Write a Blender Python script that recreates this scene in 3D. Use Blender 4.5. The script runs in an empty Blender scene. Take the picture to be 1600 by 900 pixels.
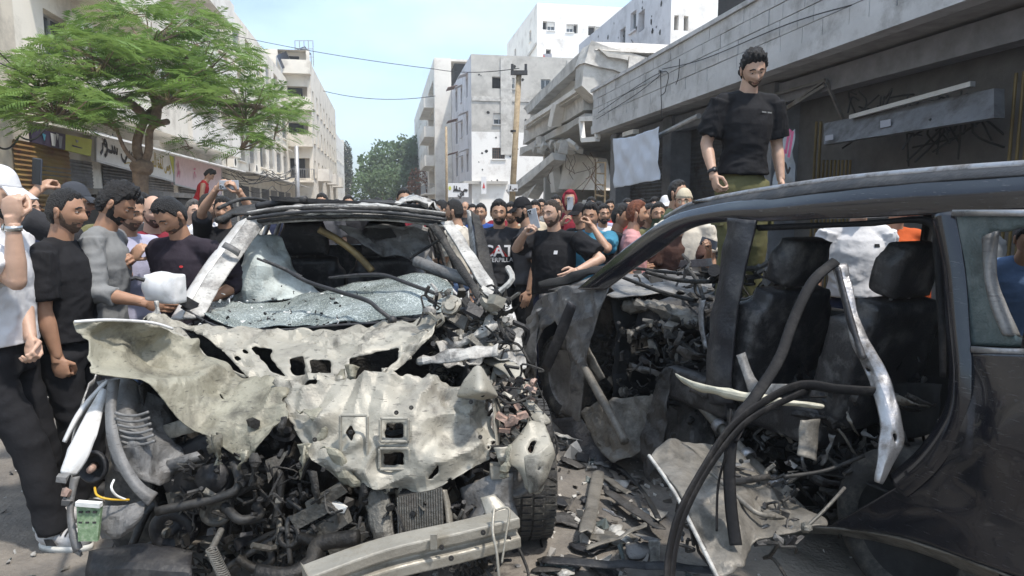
import bpy, bmesh, math, random
import numpy as np
from mathutils import Vector, Matrix, noise
from mathutils.bvhtree import BVHTree
R = math.radians
random.seed(7)
scn = bpy.context.scene
COL = scn.collection
# ------------------------------------------------------------------ camera, sky, sun, exposure
CAMZ = 1.62; FPX = 1066.7; TH = math.atan(125/FPX)
cam_d = bpy.data.cameras.new('camera'); cam_d.lens = 24; cam_d.sensor_width = 36
cam_d.clip_start = .05; cam_d.clip_end = 3000
cam = bpy.data.objects.new('camera', cam_d); COL.objects.link(cam)
cam.location = (0, 0, CAMZ); cam.rotation_euler = (math.pi/2-TH, 0, 0)
scn.camera = cam
SUN_EL, SUN_AZ = R(66), R(128)
w = bpy.data.worlds.new('World'); scn.world = w; w.use_nodes = True
nt = w.node_tree; nt.nodes.clear()
o_ = nt.nodes.new('ShaderNodeOutputWorld'); bg = nt.nodes.new('ShaderNodeBackground')
sky = nt.nodes.new('ShaderNodeTexSky'); sky.sky_type = 'NISHITA'; sky.sun_disc = False
sky.sun_elevation = SUN_EL; sky.sun_rotation = SUN_AZ
sky.air_density = 1.0; sky.dust_density = 2.2; sky.ozone_density = 1.0; sky.altitude = 30
tc = nt.nodes.new('ShaderNodeTexCoord'); mp = nt.nodes.new('ShaderNodeMapping'); mp.inputs['Scale'].default_value = (1, 1, 2.6)
ns = nt.nodes.new('ShaderNodeTexNoise'); ns.inputs['Scale'].default_value = 2.3; ns.inputs['Detail'].default_value = 7; ns.inputs['Roughness'].default_value = .55
rp = nt.nodes.new('ShaderNodeValToRGB'); rp.color_ramp.elements[0].position = .42; rp.color_ramp.elements[0].color = (.2, .2, .2, 1)
rp.color_ramp.elements[1].position = .76; rp.color_ramp.elements[1].color = (.8, .8, .8, 1)
mx = nt.nodes.new('ShaderNodeMix'); mx.data_type = 'RGBA'; mx.inputs[7].default_value = (4.6, 6.0, 7.3, 1)
L = nt.links.new
L(tc.outputs['Generated'], mp.inputs['Vector']); L(mp.outputs[0], ns.inputs['Vector']); L(ns.outputs['Fac'], rp.inputs[0])
L(rp.outputs[0], mx.inputs[0]); L(sky.outputs[0], mx.inputs[6]); L(mx.outputs[2], bg.inputs[0])
bg.inputs[1].default_value = .15; L(bg.outputs[0], o_.inputs[0])
sl = bpy.data.lights.new('sun', 'SUN'); sl.energy = 2.6; sl.angle = R(3.0); sl.color = (1, .94, .86)
sun = bpy.data.objects.new('sun', sl); COL.objects.link(sun)
sd = Vector((math.cos(SUN_EL)*math.sin(SUN_AZ), math.cos(SUN_EL)*math.cos(SUN_AZ), math.sin(SUN_EL)))
sun.rotation_euler = sd.to_track_quat('Z', 'Y').to_euler(); sun.location = (20, -15, 40)
scn.view_settings.view_transform = 'Standard'; scn.view_settings.look = 'None'
scn.view_settings.exposure = 0.8; scn.view_settings.gamma = 1
scn.render.engine = 'CYCLES'
# ------------------------------------------------------------------ helpers
CF = Vector((0, math.cos(TH), -math.sin(TH))); CU = Vector((0, math.sin(TH), math.cos(TH))); CR = Vector((1, 0, 0)); CC = Vector((0, 0, CAMZ))
def ray(px, py):
    d = CF + CR*((px-800)/FPX) + CU*((450-py)/FPX)
    return d/d.y
def P(px, py, d):                       # the point seen at a pixel, d metres ahead
    return CC + ray(px, py)*d
def PJ(v):                              # where a point shows in the 1600x900 picture
    q = Vector(v)-CC; z = q.dot(CF)
    return (800+FPX*q.x/z, 450-FPX*q.dot(CU)/z)
def onplane(px, py, p0, n):             # pixel ray meets a plane of the place
    r_ = ray(px, py); t = (Vector(p0)-CC).dot(n)/r_.dot(n)
    return CC + r_*t
SA = R(10.4); ES = Vector((-math.sin(SA), math.cos(SA), 0)); ER = Vector((math.cos(SA), math.sin(SA), 0)); EZ = Vector((0, 0, 1))
def S(s, r, z=0): return ES*s + ER*r + EZ*z            # street frame: along, right, up
SROT = Matrix.Rotation(SA, 3, 'Z')
def nz(v, sc=1., off=0.): return noise.noise(Vector(v)*sc + Vector((off, off*.7, -off*1.3)))
def fbm(v, sc=1., off=0., oc=3):
    a = 0.; k = 1.; t = 0.
    for i in range(oc):
        a += k*nz(v, sc, off+i*3.1); t += k; k *= .5; sc *= 2.03
    return a/t
def ramp(nd, a, b): nd.color_ramp.elements[0].position = a; nd.color_ramp.elements[1].position = b
MATS = {}
def M(name, col, rough=.6, metal=0., var=.22, sc=5., dirt=None, damt=.5, dsc=3., soot=None, samt=.4, ssc=2., scr=0., bump=.15, bsc=60., spec=.5, coat=0.):
    if name in MATS: return MATS[name]
    m = bpy.data.materials.new(name); m.use_nodes = True; t = m.node_tree; N = t.nodes; l = t.links.new
    b = N['Principled BSDF']; b.inputs['Roughness'].default_value = rough; b.inputs['Metallic'].default_value = metal
    b.inputs['Specular IOR Level'].default_value = spec; b.inputs['Coat Weight'].default_value = coat
    c = N.new('ShaderNodeTexCoord'); n1 = N.new('ShaderNodeTexNoise'); n1.inputs['Scale'].default_value = sc; n1.inputs['Detail'].default_value = 6
    n1.inputs['Roughness'].default_value = .62
    l(c.outputs['Object'], n1.inputs['Vector'])
    r1 = N.new('ShaderNodeValToRGB'); ramp(r1, .3, .7)
    r1.color_ramp.elements[0].color = tuple(max(0, x*(1-var)) for x in col)+(1,)
    r1.color_ramp.elements[1].color = tuple(min(1, x*(1+var)) for x in col)+(1,)
    l(n1.outputs['Fac'], r1.inputs[0]); out = r1.outputs[0]
    if dirt:
        n2 = N.new('ShaderNodeTexNoise'); n2.inputs['Scale'].default_value = dsc; n2.inputs['Detail'].default_value = 9; n2.inputs['Roughness'].default_value = .7
        l(c.outputs['Object'], n2.inputs['Vector'])
        r2 = N.new('ShaderNodeValToRGB'); ramp(r2, .62-damt*.3, .74-damt*.12)
        l(n2.outputs['Fac'], r2.inputs[0])
        x = N.new('ShaderNodeMix'); x.data_type = 'RGBA'; l(r2.outputs[0], x.inputs[0]); l(out, x.inputs[6]); x.inputs[7].default_value = tuple(dirt)+(1,)
        out = x.outputs[2]
        if rough < .5 or metal > .2:
            y = N.new('ShaderNodeMix'); l(r2.outputs[0], y.inputs[0]); y.inputs[2].default_value = rough; y.inputs[3].default_value = .85
            l(y.outputs[0], b.inputs['Roughness'])
    if soot:                       # a second, larger stain layer
        n4 = N.new('ShaderNodeTexNoise'); n4.inputs['Scale'].default_value = ssc; n4.inputs['Detail'].default_value = 10; n4.inputs['Roughness'].default_value = .72; n4.inputs['Distortion'].default_value = .8
        mp_ = N.new('ShaderNodeMapping'); mp_.inputs['Location'].default_value = (3.1, 7.7, 1.3); l(c.outputs['Object'], mp_.inputs['Vector']); l(mp_.outputs[0], n4.inputs['Vector'])
        r4 = N.new('ShaderNodeValToRGB'); ramp(r4, .66-samt*.3, .76-samt*.15); l(n4.outputs['Fac'], r4.inputs[0])
        x4 = N.new('ShaderNodeMix'); x4.data_type = 'RGBA'; l(r4.outputs[0], x4.inputs[0]); l(out, x4.inputs[6]); x4.inputs[7].default_value = tuple(soot)+(1,); out = x4.outputs[2]
    if scr:                        # fine scratches and chips
        n5 = N.new('ShaderNodeTexNoise'); n5.inputs['Scale'].default_value = 26; n5.inputs['Detail'].default_value = 4; mp5 = N.new('ShaderNodeMapping'); mp5.inputs['Scale'].default_value = (1, 1, 7); mp5.inputs['Rotation'].default_value = (.4, .9, .2)
        l(c.outputs['Object'], mp5.inputs['Vector']); l(mp5.outputs[0], n5.inputs['Vector']); r5 = N.new('ShaderNodeValToRGB'); ramp(r5, .64, .68); l(n5.outputs['Fac'], r5.inputs[0])
        x5 = N.new('ShaderNodeMix'); x5.data_type = 'RGBA'; y5 = N.new('ShaderNodeMath'); y5.operation = 'MULTIPLY'; y5.inputs[1].default_value = scr; l(r5.outputs[0], y5.inputs[0]); l(y5.outputs[0], x5.inputs[0]); l(out, x5.inputs[6]); x5.inputs[7].default_value = (.03, .028, .026, 1) if sum(col) > .3 else (.3, .29, .28, 1); out = x5.outputs[2]
    l(out, b.inputs['Base Color'])
    if bump:
        n3 = N.new('ShaderNodeTexNoise'); n3.inputs['Scale'].default_value = bsc; n3.inputs['Detail'].default_value = 5
        l(c.outputs['Object'], n3.inputs['Vector'])
        bp = N.new('ShaderNodeBump'); bp.inputs['Strength'].default_value = bump; bp.inputs['Distance'].default_value = .02
        l(n3.outputs['Fac'], bp.inputs['Height']); l(bp.outputs[0], b.inputs['Normal'])
    MATS[name] = m
    return m
def tag(o, label=None, cat=None, group=None, kind=None):
    if label: o['label'] = label
    if cat: o['category'] = cat
    if group: o['group'] = group
    if kind: o['kind'] = kind
    return o
def root(name, loc, label, cat, group=None):
    o = bpy.data.objects.new(name, None); COL.objects.link(o); o.location = loc; o.empty_display_size = .2
    bpy_roots[o.name] = Vector(loc)
    return tag(o, label, cat, group)
bpy_roots = {}
def top(o):
    while o.parent: o = o.parent
    return o
def mk(name, verts, faces, mats, parent=None, smooth=False, mi=None, world=True):
    """one mesh object; world coordinates are made local to the thing's root"""
    me = bpy.data.meshes.new(name)
    off = Vector((0, 0, 0))
    if parent is not None and world: off = bpy_roots.get(top(parent).name, Vector((0, 0, 0)))
    if isinstance(verts, np.ndarray): vv = (verts-np.array(off)).tolist()
    else: vv = [tuple(Vector(v)-off) for v in verts]
    me.from_pydata(vv, [], faces if isinstance(faces, list) else faces.tolist())
    if not isinstance(mats, (list, tuple)): mats = [mats]
    for m in mats: me.materials.append(m)
    if mi is not None: me.polygons.foreach_set('material_index', np.asarray(mi, dtype=np.int32))
    if smooth: me.polygons.foreach_set('use_smooth', np.ones(len(me.polygons), dtype=bool))
    me.update()
    o = bpy.data.objects.new(name, me); COL.objects.link(o)
    if parent is not None: o.parent = parent
    return o
class MB:
    """collects shapes for ONE mesh"""
    def __init__(s): s.v = []; s.f = []; s.m = []; s.cm = 0
    def add(s, vs, fs):
        k = len(s.v); s.v += [Vector(x) for x in vs]; s.f += [tuple(i+k for i in f) for f in fs]; s.m += [s.cm]*len(fs)
    def box(s, c, size, rot=None, jit=0.):
        c = Vector(c); x, y, z = (a/2 for a in size); vs = []
        for sx, sy, sz in ((-1,-1,-1),(1,-1,-1),(1,1,-1),(-1,1,-1),(-1,-1,1),(1,-1,1),(1,1,1),(-1,1,1)):
            p = Vector((sx*x, sy*y, sz*z))
            if jit: p += Vector((random.uniform(-jit, jit) for _ in range(3)))
            if rot is not None: p = rot @ p
            vs.append(c+p)
        s.add(vs, [(0,3,2,1),(4,5,6,7),(0,1,5,4),(1,2,6,5),(2,3,7,6),(3,0,4,7)])
    def slab(s, p, n, up=None):                       # polygon p pushed along vector n
        p = [Vector(a) for a in p]; n = Vector(n); k = len(p)
        fs = [tuple(range(k-1, -1, -1)), tuple(range(k, 2*k))]+[(i, (i+1) % k, k+(i+1) % k, k+i) for i in range(k)]
        s.add(p+[a+n for a in p], fs)
    def bar(s, a, b, wdt, hgt, up=(0, 0, 1)):
        a, b = Vector(a), Vector(b); t = (b-a).normalized(); u = Vector(up)
        x = t.cross(u)
        if x.length < 1e-4: x = t.cross(Vector((1, 0, 0)))
        x.normalize(); y = x.cross(t); x *= wdt/2; y *= hgt/2
        s.add([a-x-y, a+x-y, a+x+y, a-x+y, b-x-y, b+x-y, b+x+y, b-x+y], [(0,3,2,1),(4,5,6,7),(0,1,5,4),(1,2,6,5),(2,3,7,6),(3,0,4,7)])
    def tube(s, pts, r, n=8, cap=True, flat=None):
        pts = [Vector(p) for p in pts]; k = len(pts)
        rs = r if isinstance(r, (list, tuple)) else [r]*k
        t0 = (pts[1]-pts[0]).normalized(); x = t0.orthogonal().normalized(); vs = []
        if flat is not None:
            x = Vector(flat); x = (x-t0*x.dot(t0)).normalized()
        for i, p in enumerate(pts):
            t = (pts[min(i+1, k-1)]-pts[max(i-1, 0)])
            t = t.normalized() if t.length > 1e-9 else t0
            x = (x-t*x.dot(t)); x = x.normalized() if x.length > 1e-6 else t.orthogonal().normalized(); y = t.cross(x)
            a, b = rs[i] if isinstance(rs[i], (tuple, list)) else (rs[i], rs[i])
            for j in range(n):
                an = 2*math.pi*j/n; vs.append(p+x*(a*math.cos(an))+y*(b*math.sin(an)))
        fs = [(i*n+j, i*n+(j+1) % n, (i+1)*n+(j+1) % n, (i+1)*n+j) for i in range(k-1) for j in range(n)]
        if cap: fs += [tuple(range(n-1, -1, -1)), tuple(range((k-1)*n, k*n))]
        s.add(vs, fs)
    def ball(s, c, rad, rot=None, nu=14, nv=9, jit=0.):
        c = Vector(c); rx, ry, rz = rad if isinstance(rad, (tuple, list)) else (rad,)*3; vs = []
        def put(p):
            if jit: p = p*(1+random.uniform(-jit, jit))
            vs.append(c+(rot @ p if rot is not None else p))
        put(Vector((0, 0, -rz)))
        for i in range(1, nv):
            ph = -math.pi/2+math.pi*i/nv
            for j in range(nu):
                th = 2*math.pi*j/nu; put(Vector((rx*math.cos(ph)*math.cos(th), ry*math.cos(ph)*math.sin(th), rz*math.sin(ph))))
        put(Vector((0, 0, rz))); last = len(vs)-1
        fs = [(0, 1+(j+1) % nu, 1+j) for j in range(nu)]
        fs += [(1+(i*nu)+j, 1+i*nu+(j+1) % nu, 1+(i+1)*nu+(j+1) % nu, 1+(i+1)*nu+j) for i in range(nv-2) for j in range(nu)]
        b = 1+(nv-2)*nu; fs += [(b+j, b+(j+1) % nu, last) for j in range(nu)]
        s.add(vs, fs)
    def lathe(s, c, axis, prof, n=24, ref=None):       # prof: (along axis, radius)
        a = Vector(axis).normalized(); x = a.orthogonal().normalized() if ref is None else Vector(ref); y = a.cross(x); c = Vector(c); k = len(prof)
        vs = [c+a*h+x*(r*math.cos(2*math.pi*j/n))+y*(r*math.sin(2*math.pi*j/n)) for h, r in prof for j in range(n)]
        s.add(vs, [(i*n+j, i*n+(j+1) % n, (i+1)*n+(j+1) % n, (i+1)*n+j) for i in range(k-1) for j in range(n)])
    def build(s, name, mat, parent=None, smooth=False):
        return mk(name, s.v, s.f, mat, parent, smooth, s.m if isinstance(mat, (list, tuple)) else None)
def bevel(o, wd=.01, seg=2):
    m = o.modifiers.new('bevel', 'BEVEL'); m.width = wd; m.segments = seg; m.limit_method = 'ANGLE'; m.angle_limit = R(40); return o
def crv(pts, n=6):                                       # Catmull-Rom through points
    pts = [Vector(p) for p in pts]; k = len(pts); out = []
    for i in range(k-1):
        a, b, c, d = pts[max(i-1, 0)], pts[i], pts[i+1], pts[min(i+2, k-1)]
        for j in range(n):
            t = j/n; out.append(.5*((2*b)+(c-a)*t+(2*a-5*b+4*c-d)*t*t+(3*b-a-3*c+d)*t**3))
    return out+[pts[-1]]
def inpoly(x, y, poly):
    c = False; j = len(poly)-1
    for i in range(len(poly)):
        xi, yi = poly[i]; xj, yj = poly[j]
        if (yi > y) != (yj > y) and x < (xj-xi)*(y-yi)/(yj-yi)+xi: c = not c
        j = i
    return c
CRD = [(.8, .3, .5), (-.5, .2, .84), (.3, -.6, .75), (.95, -.1, -.3)]
def sheet(name, rows, mat, parent, nu=8, nv=8, amp=.01, fr=5., thick=.003, holes=(), tear=0., seed=0., crease=0., crumple=0., bulge=(), smooth=True):
    """sheet metal through a net of points: smooth skin, crumple, cut-outs (outlines given as seen in the picture), torn rim, real thickness"""
    rr = [crv(r_, nu) for r_ in rows]; cols = len(rr[0])
    cc = [crv([r_[j] for r_ in rr], nv) for j in range(cols)]
    G = [[cc[j][i] for j in range(cols)] for i in range(len(cc[0]))]; H = len(G); W = cols
    vs = []
    for i in range(H):
        for j in range(W):
            a = G[i][max(j-1, 0)]; b = G[i][min(j+1, W-1)]; c = G[max(i-1, 0)][j]; d = G[min(i+1, H-1)][j]
            n = (b-a).cross(d-c); n = n.normalized() if n.length > 1e-9 else Vector((0, -1, 0)); p = G[i][j]
            h = amp*fbm(p, fr, seed, 3) if amp else 0.
            if crease:
                for kk, (ax, ay, az) in enumerate(CRD):
                    t_ = (p.x*ax+p.y*ay+p.z*az)*fr*(.55+.3*kk)+seed*.37+kk*.7+.9*nz(p, fr*.45, seed+kk*5); t_ -= math.floor(t_)
                    h += crease*.75/(1+kk*.45)*(abs(t_-.5)*2-.5)*max(0., min(1., .5+1.6*nz(p, fr*.35, seed+60+kk*7)))
            if crumple:
                pw = p+Vector((nz(p, 6, seed), nz(p, 6, seed+3), nz(p, 6, seed+6)))*.03
                for sc_, am in ((fr*1.1, 1.), (fr*2.6, .3)):
                    dv = noise.voronoi(pw*sc_+Vector((seed, seed*2, -seed)))[0]; h += crumple*am*(min(dv[1]-dv[0], .6)-.25)*max(.25, min(1., .75+1.5*nz(p, 2.5, seed+90)))
            q = p+n*h
            if amp: q = q+Vector((nz(p, fr*1.7, seed+21), nz(p, fr*1.7, seed+31), nz(p, fr*1.7, seed+41)))*amp*.35
            vs.append(q)
    if bulge:
        for k in range(len(vs)):
            x, y = PJ(vs[k])
            for bx, by, br, bh in bulge:
                dd = ((x-bx)**2+(y-by)**2)/(br*br)
                if dd < 4: vs[k] = vs[k]+(CC-vs[k]).normalized()*bh*math.exp(-dd*1.6)
    pj = [PJ(v) for v in vs] if holes else None
    fs = []
    for i in range(H-1):
        for j in range(W-1):
            q = (i*W+j, i*W+j+1, (i+1)*W+j+1, (i+1)*W+j)
            if holes:
                x = sum(pj[t][0] for t in q)/4; y = sum(pj[t][1] for t in q)/4
                if any(inpoly(x, y, h) for h in holes): continue
            if tear:
                e = min(i/(H-1), 1-i/(H-2) if H > 2 else 1, j/(W-1), 1-j/(W-2) if W > 2 else 1)
                if e < tear*(.45+1.1*nz(vs[q[0]], fr*2.2, seed+5)+.7*nz(vs[q[0]], fr*7, seed+15)): continue
            fs.append(q)
    o = mk(name, vs, fs, mat, parent, smooth)
    if holes or tear:
        bm = bmesh.new(); bm.from_mesh(o.data)
        bmesh.ops.delete(bm, geom=[v for v in bm.verts if not v.link_faces], context='VERTS')
        bd = [v for v in bm.verts if any(e.is_boundary for e in v.link_edges)]
        for _ in range(2):
            new = {}
            for v in bd:
                nb = [e.other_vert(v).co for e in v.link_edges if e.is_boundary]
                if len(nb) == 2: new[v] = v.co*.5+(nb[0]+nb[1])*.25
            for v, c in new.items(): v.co = c
        bm.to_mesh(o.data); bm.free()
    if (crease or crumple) and smooth: o.data.set_sharp_from_angle(angle=R(17))
    if thick:
        m = o.modifiers.new('thickness', 'SOLIDIFY'); m.thickness = thick; m.offset = 0
    return o
# ------------------------------------------------------------------ materials of the place
m_asph = M('dusty_asphalt', (.115, .105, .095), .95, var=.35, sc=3, dirt=(.27, .24, .2), damt=.75, dsc=1.1, bump=.6, bsc=45)
m_pave = M('pavement_concrete', (.3, .29, .27), .9, var=.2, dirt=(.18, .16, .14), damt=.5)
m_kerb = M('kerb_stone', (.36, .35, .33), .9)
m_beige = M('beige_render', (.62, .55, .45), .9, var=.1, sc=.7, dirt=(.33, .29, .24), damt=.42, dsc=.55, bump=.12, bsc=25)
m_cream = M('cream_render', (.74, .685, .59), .9, var=.09, sc=.6, dirt=(.46, .41, .34), damt=.42, dsc=.7, bump=.12, bsc=25)
m_pale = M('pale_render', (.77, .73, .66), .9, var=.08, sc=.5, dirt=(.53, .48, .42), damt=.42, dsc=.6, bump=.1, bsc=25)
m_white = M('white_render', (.84, .815, .77), .9, var=.05, sc=.5, dirt=(.6, .56, .51), damt=.28, dsc=.8, bump=.1, bsc=25)
m_lilac_shade = M('lilac_and_shade_render', (.64, .62, .63), .9, var=.08, sc=.5, dirt=(.42, .4, .4), damt=.4, dsc=.6, bump=.1)
m_grey = M('bare_concrete', (.5, .475, .43), .92, var=.14, sc=1.2, dirt=(.33, .31, .28), damt=.48, dsc=.9, bump=.3, bsc=18)
m_grey2 = M('dusty_broken_concrete', (.55, .525, .48), .95, var=.18, sc=2, dirt=(.33, .305, .27), damt=.5, dsc=1.6, bump=.5, bsc=12)
m_stone = M('stone_cladding', (.54, .535, .53), .75, var=.14, sc=1.6, dirt=(.3, .29, .28), damt=.45, dsc=2.2, bump=.2, bsc=30)
m_mortar = M('joint_mortar', (.34, .33, .32), .95)
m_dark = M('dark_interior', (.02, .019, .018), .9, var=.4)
m_glass = M('window_glass', (.045, .055, .06), .12, var=.3, spec=.7, bump=0)
m_alu = M('window_aluminium', (.5, .5, .5), .4, .6, var=.1)
m_brownf = M('brown_window_frame', (.16, .1, .06), .6)
m_shut = M('roller_shutter_steel', (.17, .165, .16), .6, .3, dirt=(.12, .1, .08), damt=.5)
m_shutd = M('dark_roller_shutter', (.06, .06, .062), .6, .3, dirt=(.05, .04, .035), damt=.4)
m_shuto = M('ochre_rusty_shutter', (.34, .23, .07), .75, .1, var=.3, sc=4, dirt=(.17, .07, .04), damt=.75, dsc=2.0)
m_wire = M('black_cable', (.03, .03, .03), .7, bump=0)
m_wood = M('weathered_pole_wood', (.36, .28, .18), .85, var=.25, sc=8, dirt=(.2, .14, .08), damt=.4, bump=.4)
m_steel = M('galvanised_steel', (.4, .4, .4), .5, .6)
m_leaf = M('feathery_leaf_green', (.14, .24, .055), .6, var=.5, sc=1.2, bump=0)
m_leaf2 = M('dark_tree_leaf', (.085, .14, .06), .65, var=.45, sc=.35, bump=0)
m_bark = M('pale_bark', (.25, .18, .13), .9, var=.35, sc=9, bump=.6, bsc=25)
m_solar = M('solar_panel_blue', (.02, .03, .05), .2, .2, spec=.6)
m_cloth = M('white_sheet_cloth', (.6, .64, .72), .85, var=.05)
m_gold = M('brass_yellow_bar', (.13, .09, .03), .6, .3)
m_red = M('red_cloth', (.5, .03, .03), .8)
m_ink = M('dark_lettering', (.03, .025, .025), .7, bump=0)
m_goldink = M('gold_lettering', (.45, .33, .08), .7, bump=0)
m_pinkink = M('pink_lettering', (.6, .12, .25), .7, bump=0)
def leaf_trans(m, c):
    N = m.node_tree.nodes; l = m.node_tree.links.new; b = N['Principled BSDF']; t = N.new('ShaderNodeBsdfTranslucent'); a = N.new('ShaderNodeMixShader')
    t.inputs[0].default_value = c+(1,); a.inputs[0].default_value = .35
    l(b.outputs[0], a.inputs[1]); l(t.outputs[0], a.inputs[2]); l(a.outputs[0], N['Material Output'].inputs[0])
leaf_trans(m_leaf, (.25, .37, .1)); leaf_trans(m_leaf2, (.13, .2, .07))
# ------------------------------------------------------------------ ground, road, pavements
def plate(name, pts, z0, z1, mat):
    mb = MB(); mb.slab([Vector((p.x, p.y, z0)) for p in pts], (0, 0, z1-z0)); o = mb.build(name, mat); o['kind'] = 'structure'; return o
plate('ground', [Vector((-900, -300, 0)), Vector((900, -300, 0)), Vector((900, 1500, 0)), Vector((-900, 1500, 0))], -.4, -.02, m_pave)
# road: a finely bumped sheet near the camera, plain beyond
def road():
    vs = []; fs = []
    ss = [-12+.0*i for i in range(1)]+[-4, -2, -1]+[i*.12 for i in range(0, 84)]+[11, 13, 17, 24, 40, 80, 200, 420]
    rs = [-5.4, -4.8]+[-4.2+i*.12 for i in range(0, 70)]+[4.6, 5.0, 5.4]
    for s in ss:
        for r in rs:
            z = 0.
            if -1 < s < 10.1 and -4.3 < r < 4.3: z = .012*fbm((s, r, 0), 1.8, 2)+.006*nz((s, r, 0), 9)
            vs.append(S(s, r, z))
    W = len(rs)
    for i in range(len(ss)-1):
        for j in range(W-1): fs.append((i*W+j, i*W+j+1, (i+1)*W+j+1, (i+1)*W+j))
    o = mk('road', vs, fs, m_asph, smooth=True); o['kind'] = 'structure'
road()
plate('pavement_left', [S(-12, -8, 0), S(-12, -5.55, 0), S(300, -5.55, 0), S(300, -8, 0)], -.02, .12, m_pave)
plate('pavement_right', [S(-12, 5.55, 0), S(-12, 8.2, 0), S(300, 8.2, 0), S(300, 5.55, 0)], -.02, .12, m_pave)
for side, nm in ((-1, 'kerb_left'), (1, 'kerb_right')):
    k = MB(); k.box(S(.5, side*5.47, .055), (.14, .98, .13), SROT, 0)
    holder = root(nm, S(0, side*5.47, 0), 'x', 'x'); holder['kind'] = 'structure'
    del holder['label']; del holder['category']
    base = k.build('kerb_stone', m_kerb, holder)
    for i in range(1, 40):
        c = base.copy(); COL.objects.link(c); c.parent = holder; c.location = ES*i
# ------------------------------------------------------------------ building kit
def facade(b, p0, eu, n, W, H, ops, mat, dep=.22, nm='wall', frame=None, sill=True):
    """a wall with real openings; ops: (u, z, w, h, kind)"""
    frame = frame or m_alu
    us = sorted({0., W}|{o[0] for o in ops}|{o[0]+o[2] for o in ops}); zs = sorted({0., H}|{o[1] for o in ops}|{o[1]+o[3] for o in ops})
    mb = MB(); q = lambda u, z, d=0.: p0+eu*u+EZ*z-n*d
    idx = {}; vs = []; fs = []
    def vid(u, z):
        k = (round(u, 4), round(z, 4))
        if k not in idx: idx[k] = len(vs); vs.append(q(u, z))
        return idx[k]
    for i in range(len(us)-1):
        for j in range(len(zs)-1):
            cu, cz = (us[i]+us[i+1])/2, (zs[j]+zs[j+1])/2
            if any(o[0] < cu < o[0]+o[2] and o[1] < cz < o[1]+o[3] for o in ops): continue
            fs.append((vid(us[i], zs[j]), vid(us[i+1], zs[j]), vid(us[i+1], zs[j+1]), vid(us[i], zs[j+1])))
    mb.add(vs, fs)
    for o in ops:
        u, z, w_, h, kd = o[:5]; d = dep*(3.2 if kd in ('hole', 'bal') else 1.)
        c = [(u, z), (u+w_, z), (u+w_, z+h), (u, z+h)]
        for a in range(4):
            e = c[(a+1) % 4]; mb.add([q(*c[a]), q(*e), q(e[0], e[1], d), q(c[a][0], c[a][1], d)], [(0, 1, 2, 3)])
    wall = mb.build(nm, mat, b)
    for o in ops:
        u, z, w_, h, kd = o[:5]; d = dep*(3.2 if kd in ('hole', 'bal') else 1.)
        g = MB()
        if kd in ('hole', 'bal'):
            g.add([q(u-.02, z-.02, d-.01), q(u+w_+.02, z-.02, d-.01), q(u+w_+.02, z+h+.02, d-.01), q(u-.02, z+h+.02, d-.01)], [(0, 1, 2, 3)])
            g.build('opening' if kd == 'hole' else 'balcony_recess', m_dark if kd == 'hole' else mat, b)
            if kd == 'bal':
                s_ = MB(); s_.bar(q(u+w_*.3, z, d-.03)+EZ*h*.42, q(u+w_*.7, z, d-.03)+EZ*h*.42, .03, h*.8); s_.build('balcony_door', m_dark, b)
            continue
        f = MB(); t = .06
        for a, e in (((u, z+t/2), (u+w_, z+t/2)), ((u, z+h-t/2), (u+w_, z+h-t/2))): f.bar(q(*a, d-.03), q(*e, d-.03), t*.8, t)
        for x in (u+t/2, u+w_-t/2, u+w_/2): f.bar(q(x, z+t, d-.03), q(x, z+h-t, d-.03), t, t*.8, n)
        if kd == 'grill':
            for k in range(1, 6): f.bar(q(u+w_*k/6, z, .05), q(u+w_*k/6, z+h, .05), .025, .025, n)
            for k in range(1, 4): f.bar(q(u, z+h*k/4, .05), q(u+w_, z+h*k/4, .05), .02, .02)
        wo = f.build('window', frame, b)
        g.add([q(u, z, d-.015), q(u+w_, z, d-.015), q(u+w_, z+h, d-.015), q(u, z+h, d-.015)], [(0, 1, 2, 3)]); g.build('pane', m_glass, wo)
        if kd == 'shut':
            k = MB(); k.add([q(u+.06, z+h*.45, d-.07), q(u+w_-.06, z+h*.45, d-.07), q(u+w_-.06, z+h-.05, d-.07), q(u+.06, z+h-.05, d-.07)], [(0, 1, 2, 3)]); k.build('blind', m_pale, wo)
        if sill:
            k = MB(); k.bar(q(u-.08, z-.05, -.04), q(u+w_+.08, z-.05, -.04), .14, .08); k.build('sill', mat, wo)
    return wall
def core(b, s0, s1, r0, r1, h, mat, ins=(.8, .8)):
    """the body behind the facades and the roof slab"""
    mb = MB(); z = h-.02
    a, c = ins
    mb.slab([S(s0+a, r0+c, 0), S(s1-.01, r0+c, 0), S(s1-.01, r1-c, 0), S(s0+a, r1-c, 0)], (0, 0, z-.3)); mb.build('inner_wall', m_dark, b)
    rf = MB(); rf.slab([S(s0+.01, r0+.01, z-.25), S(s1-.01, r0+.01, z-.25), S(s1-.01, r1-.01, z-.25), S(s0+.01, r1-.01, z-.25)], (0, 0, .2)); rf.build('roof', mat, b)
def awning(b, p0, eu, n, w_, out=.7, mat=None):
    mb = MB(); a = p0; mb.slab([a, a+eu*w_, a+eu*w_+n*out-EZ*.25, a+n*out-EZ*.25], (0, 0, .05)); mb.build('awning', mat or m_grey, b)
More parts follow.
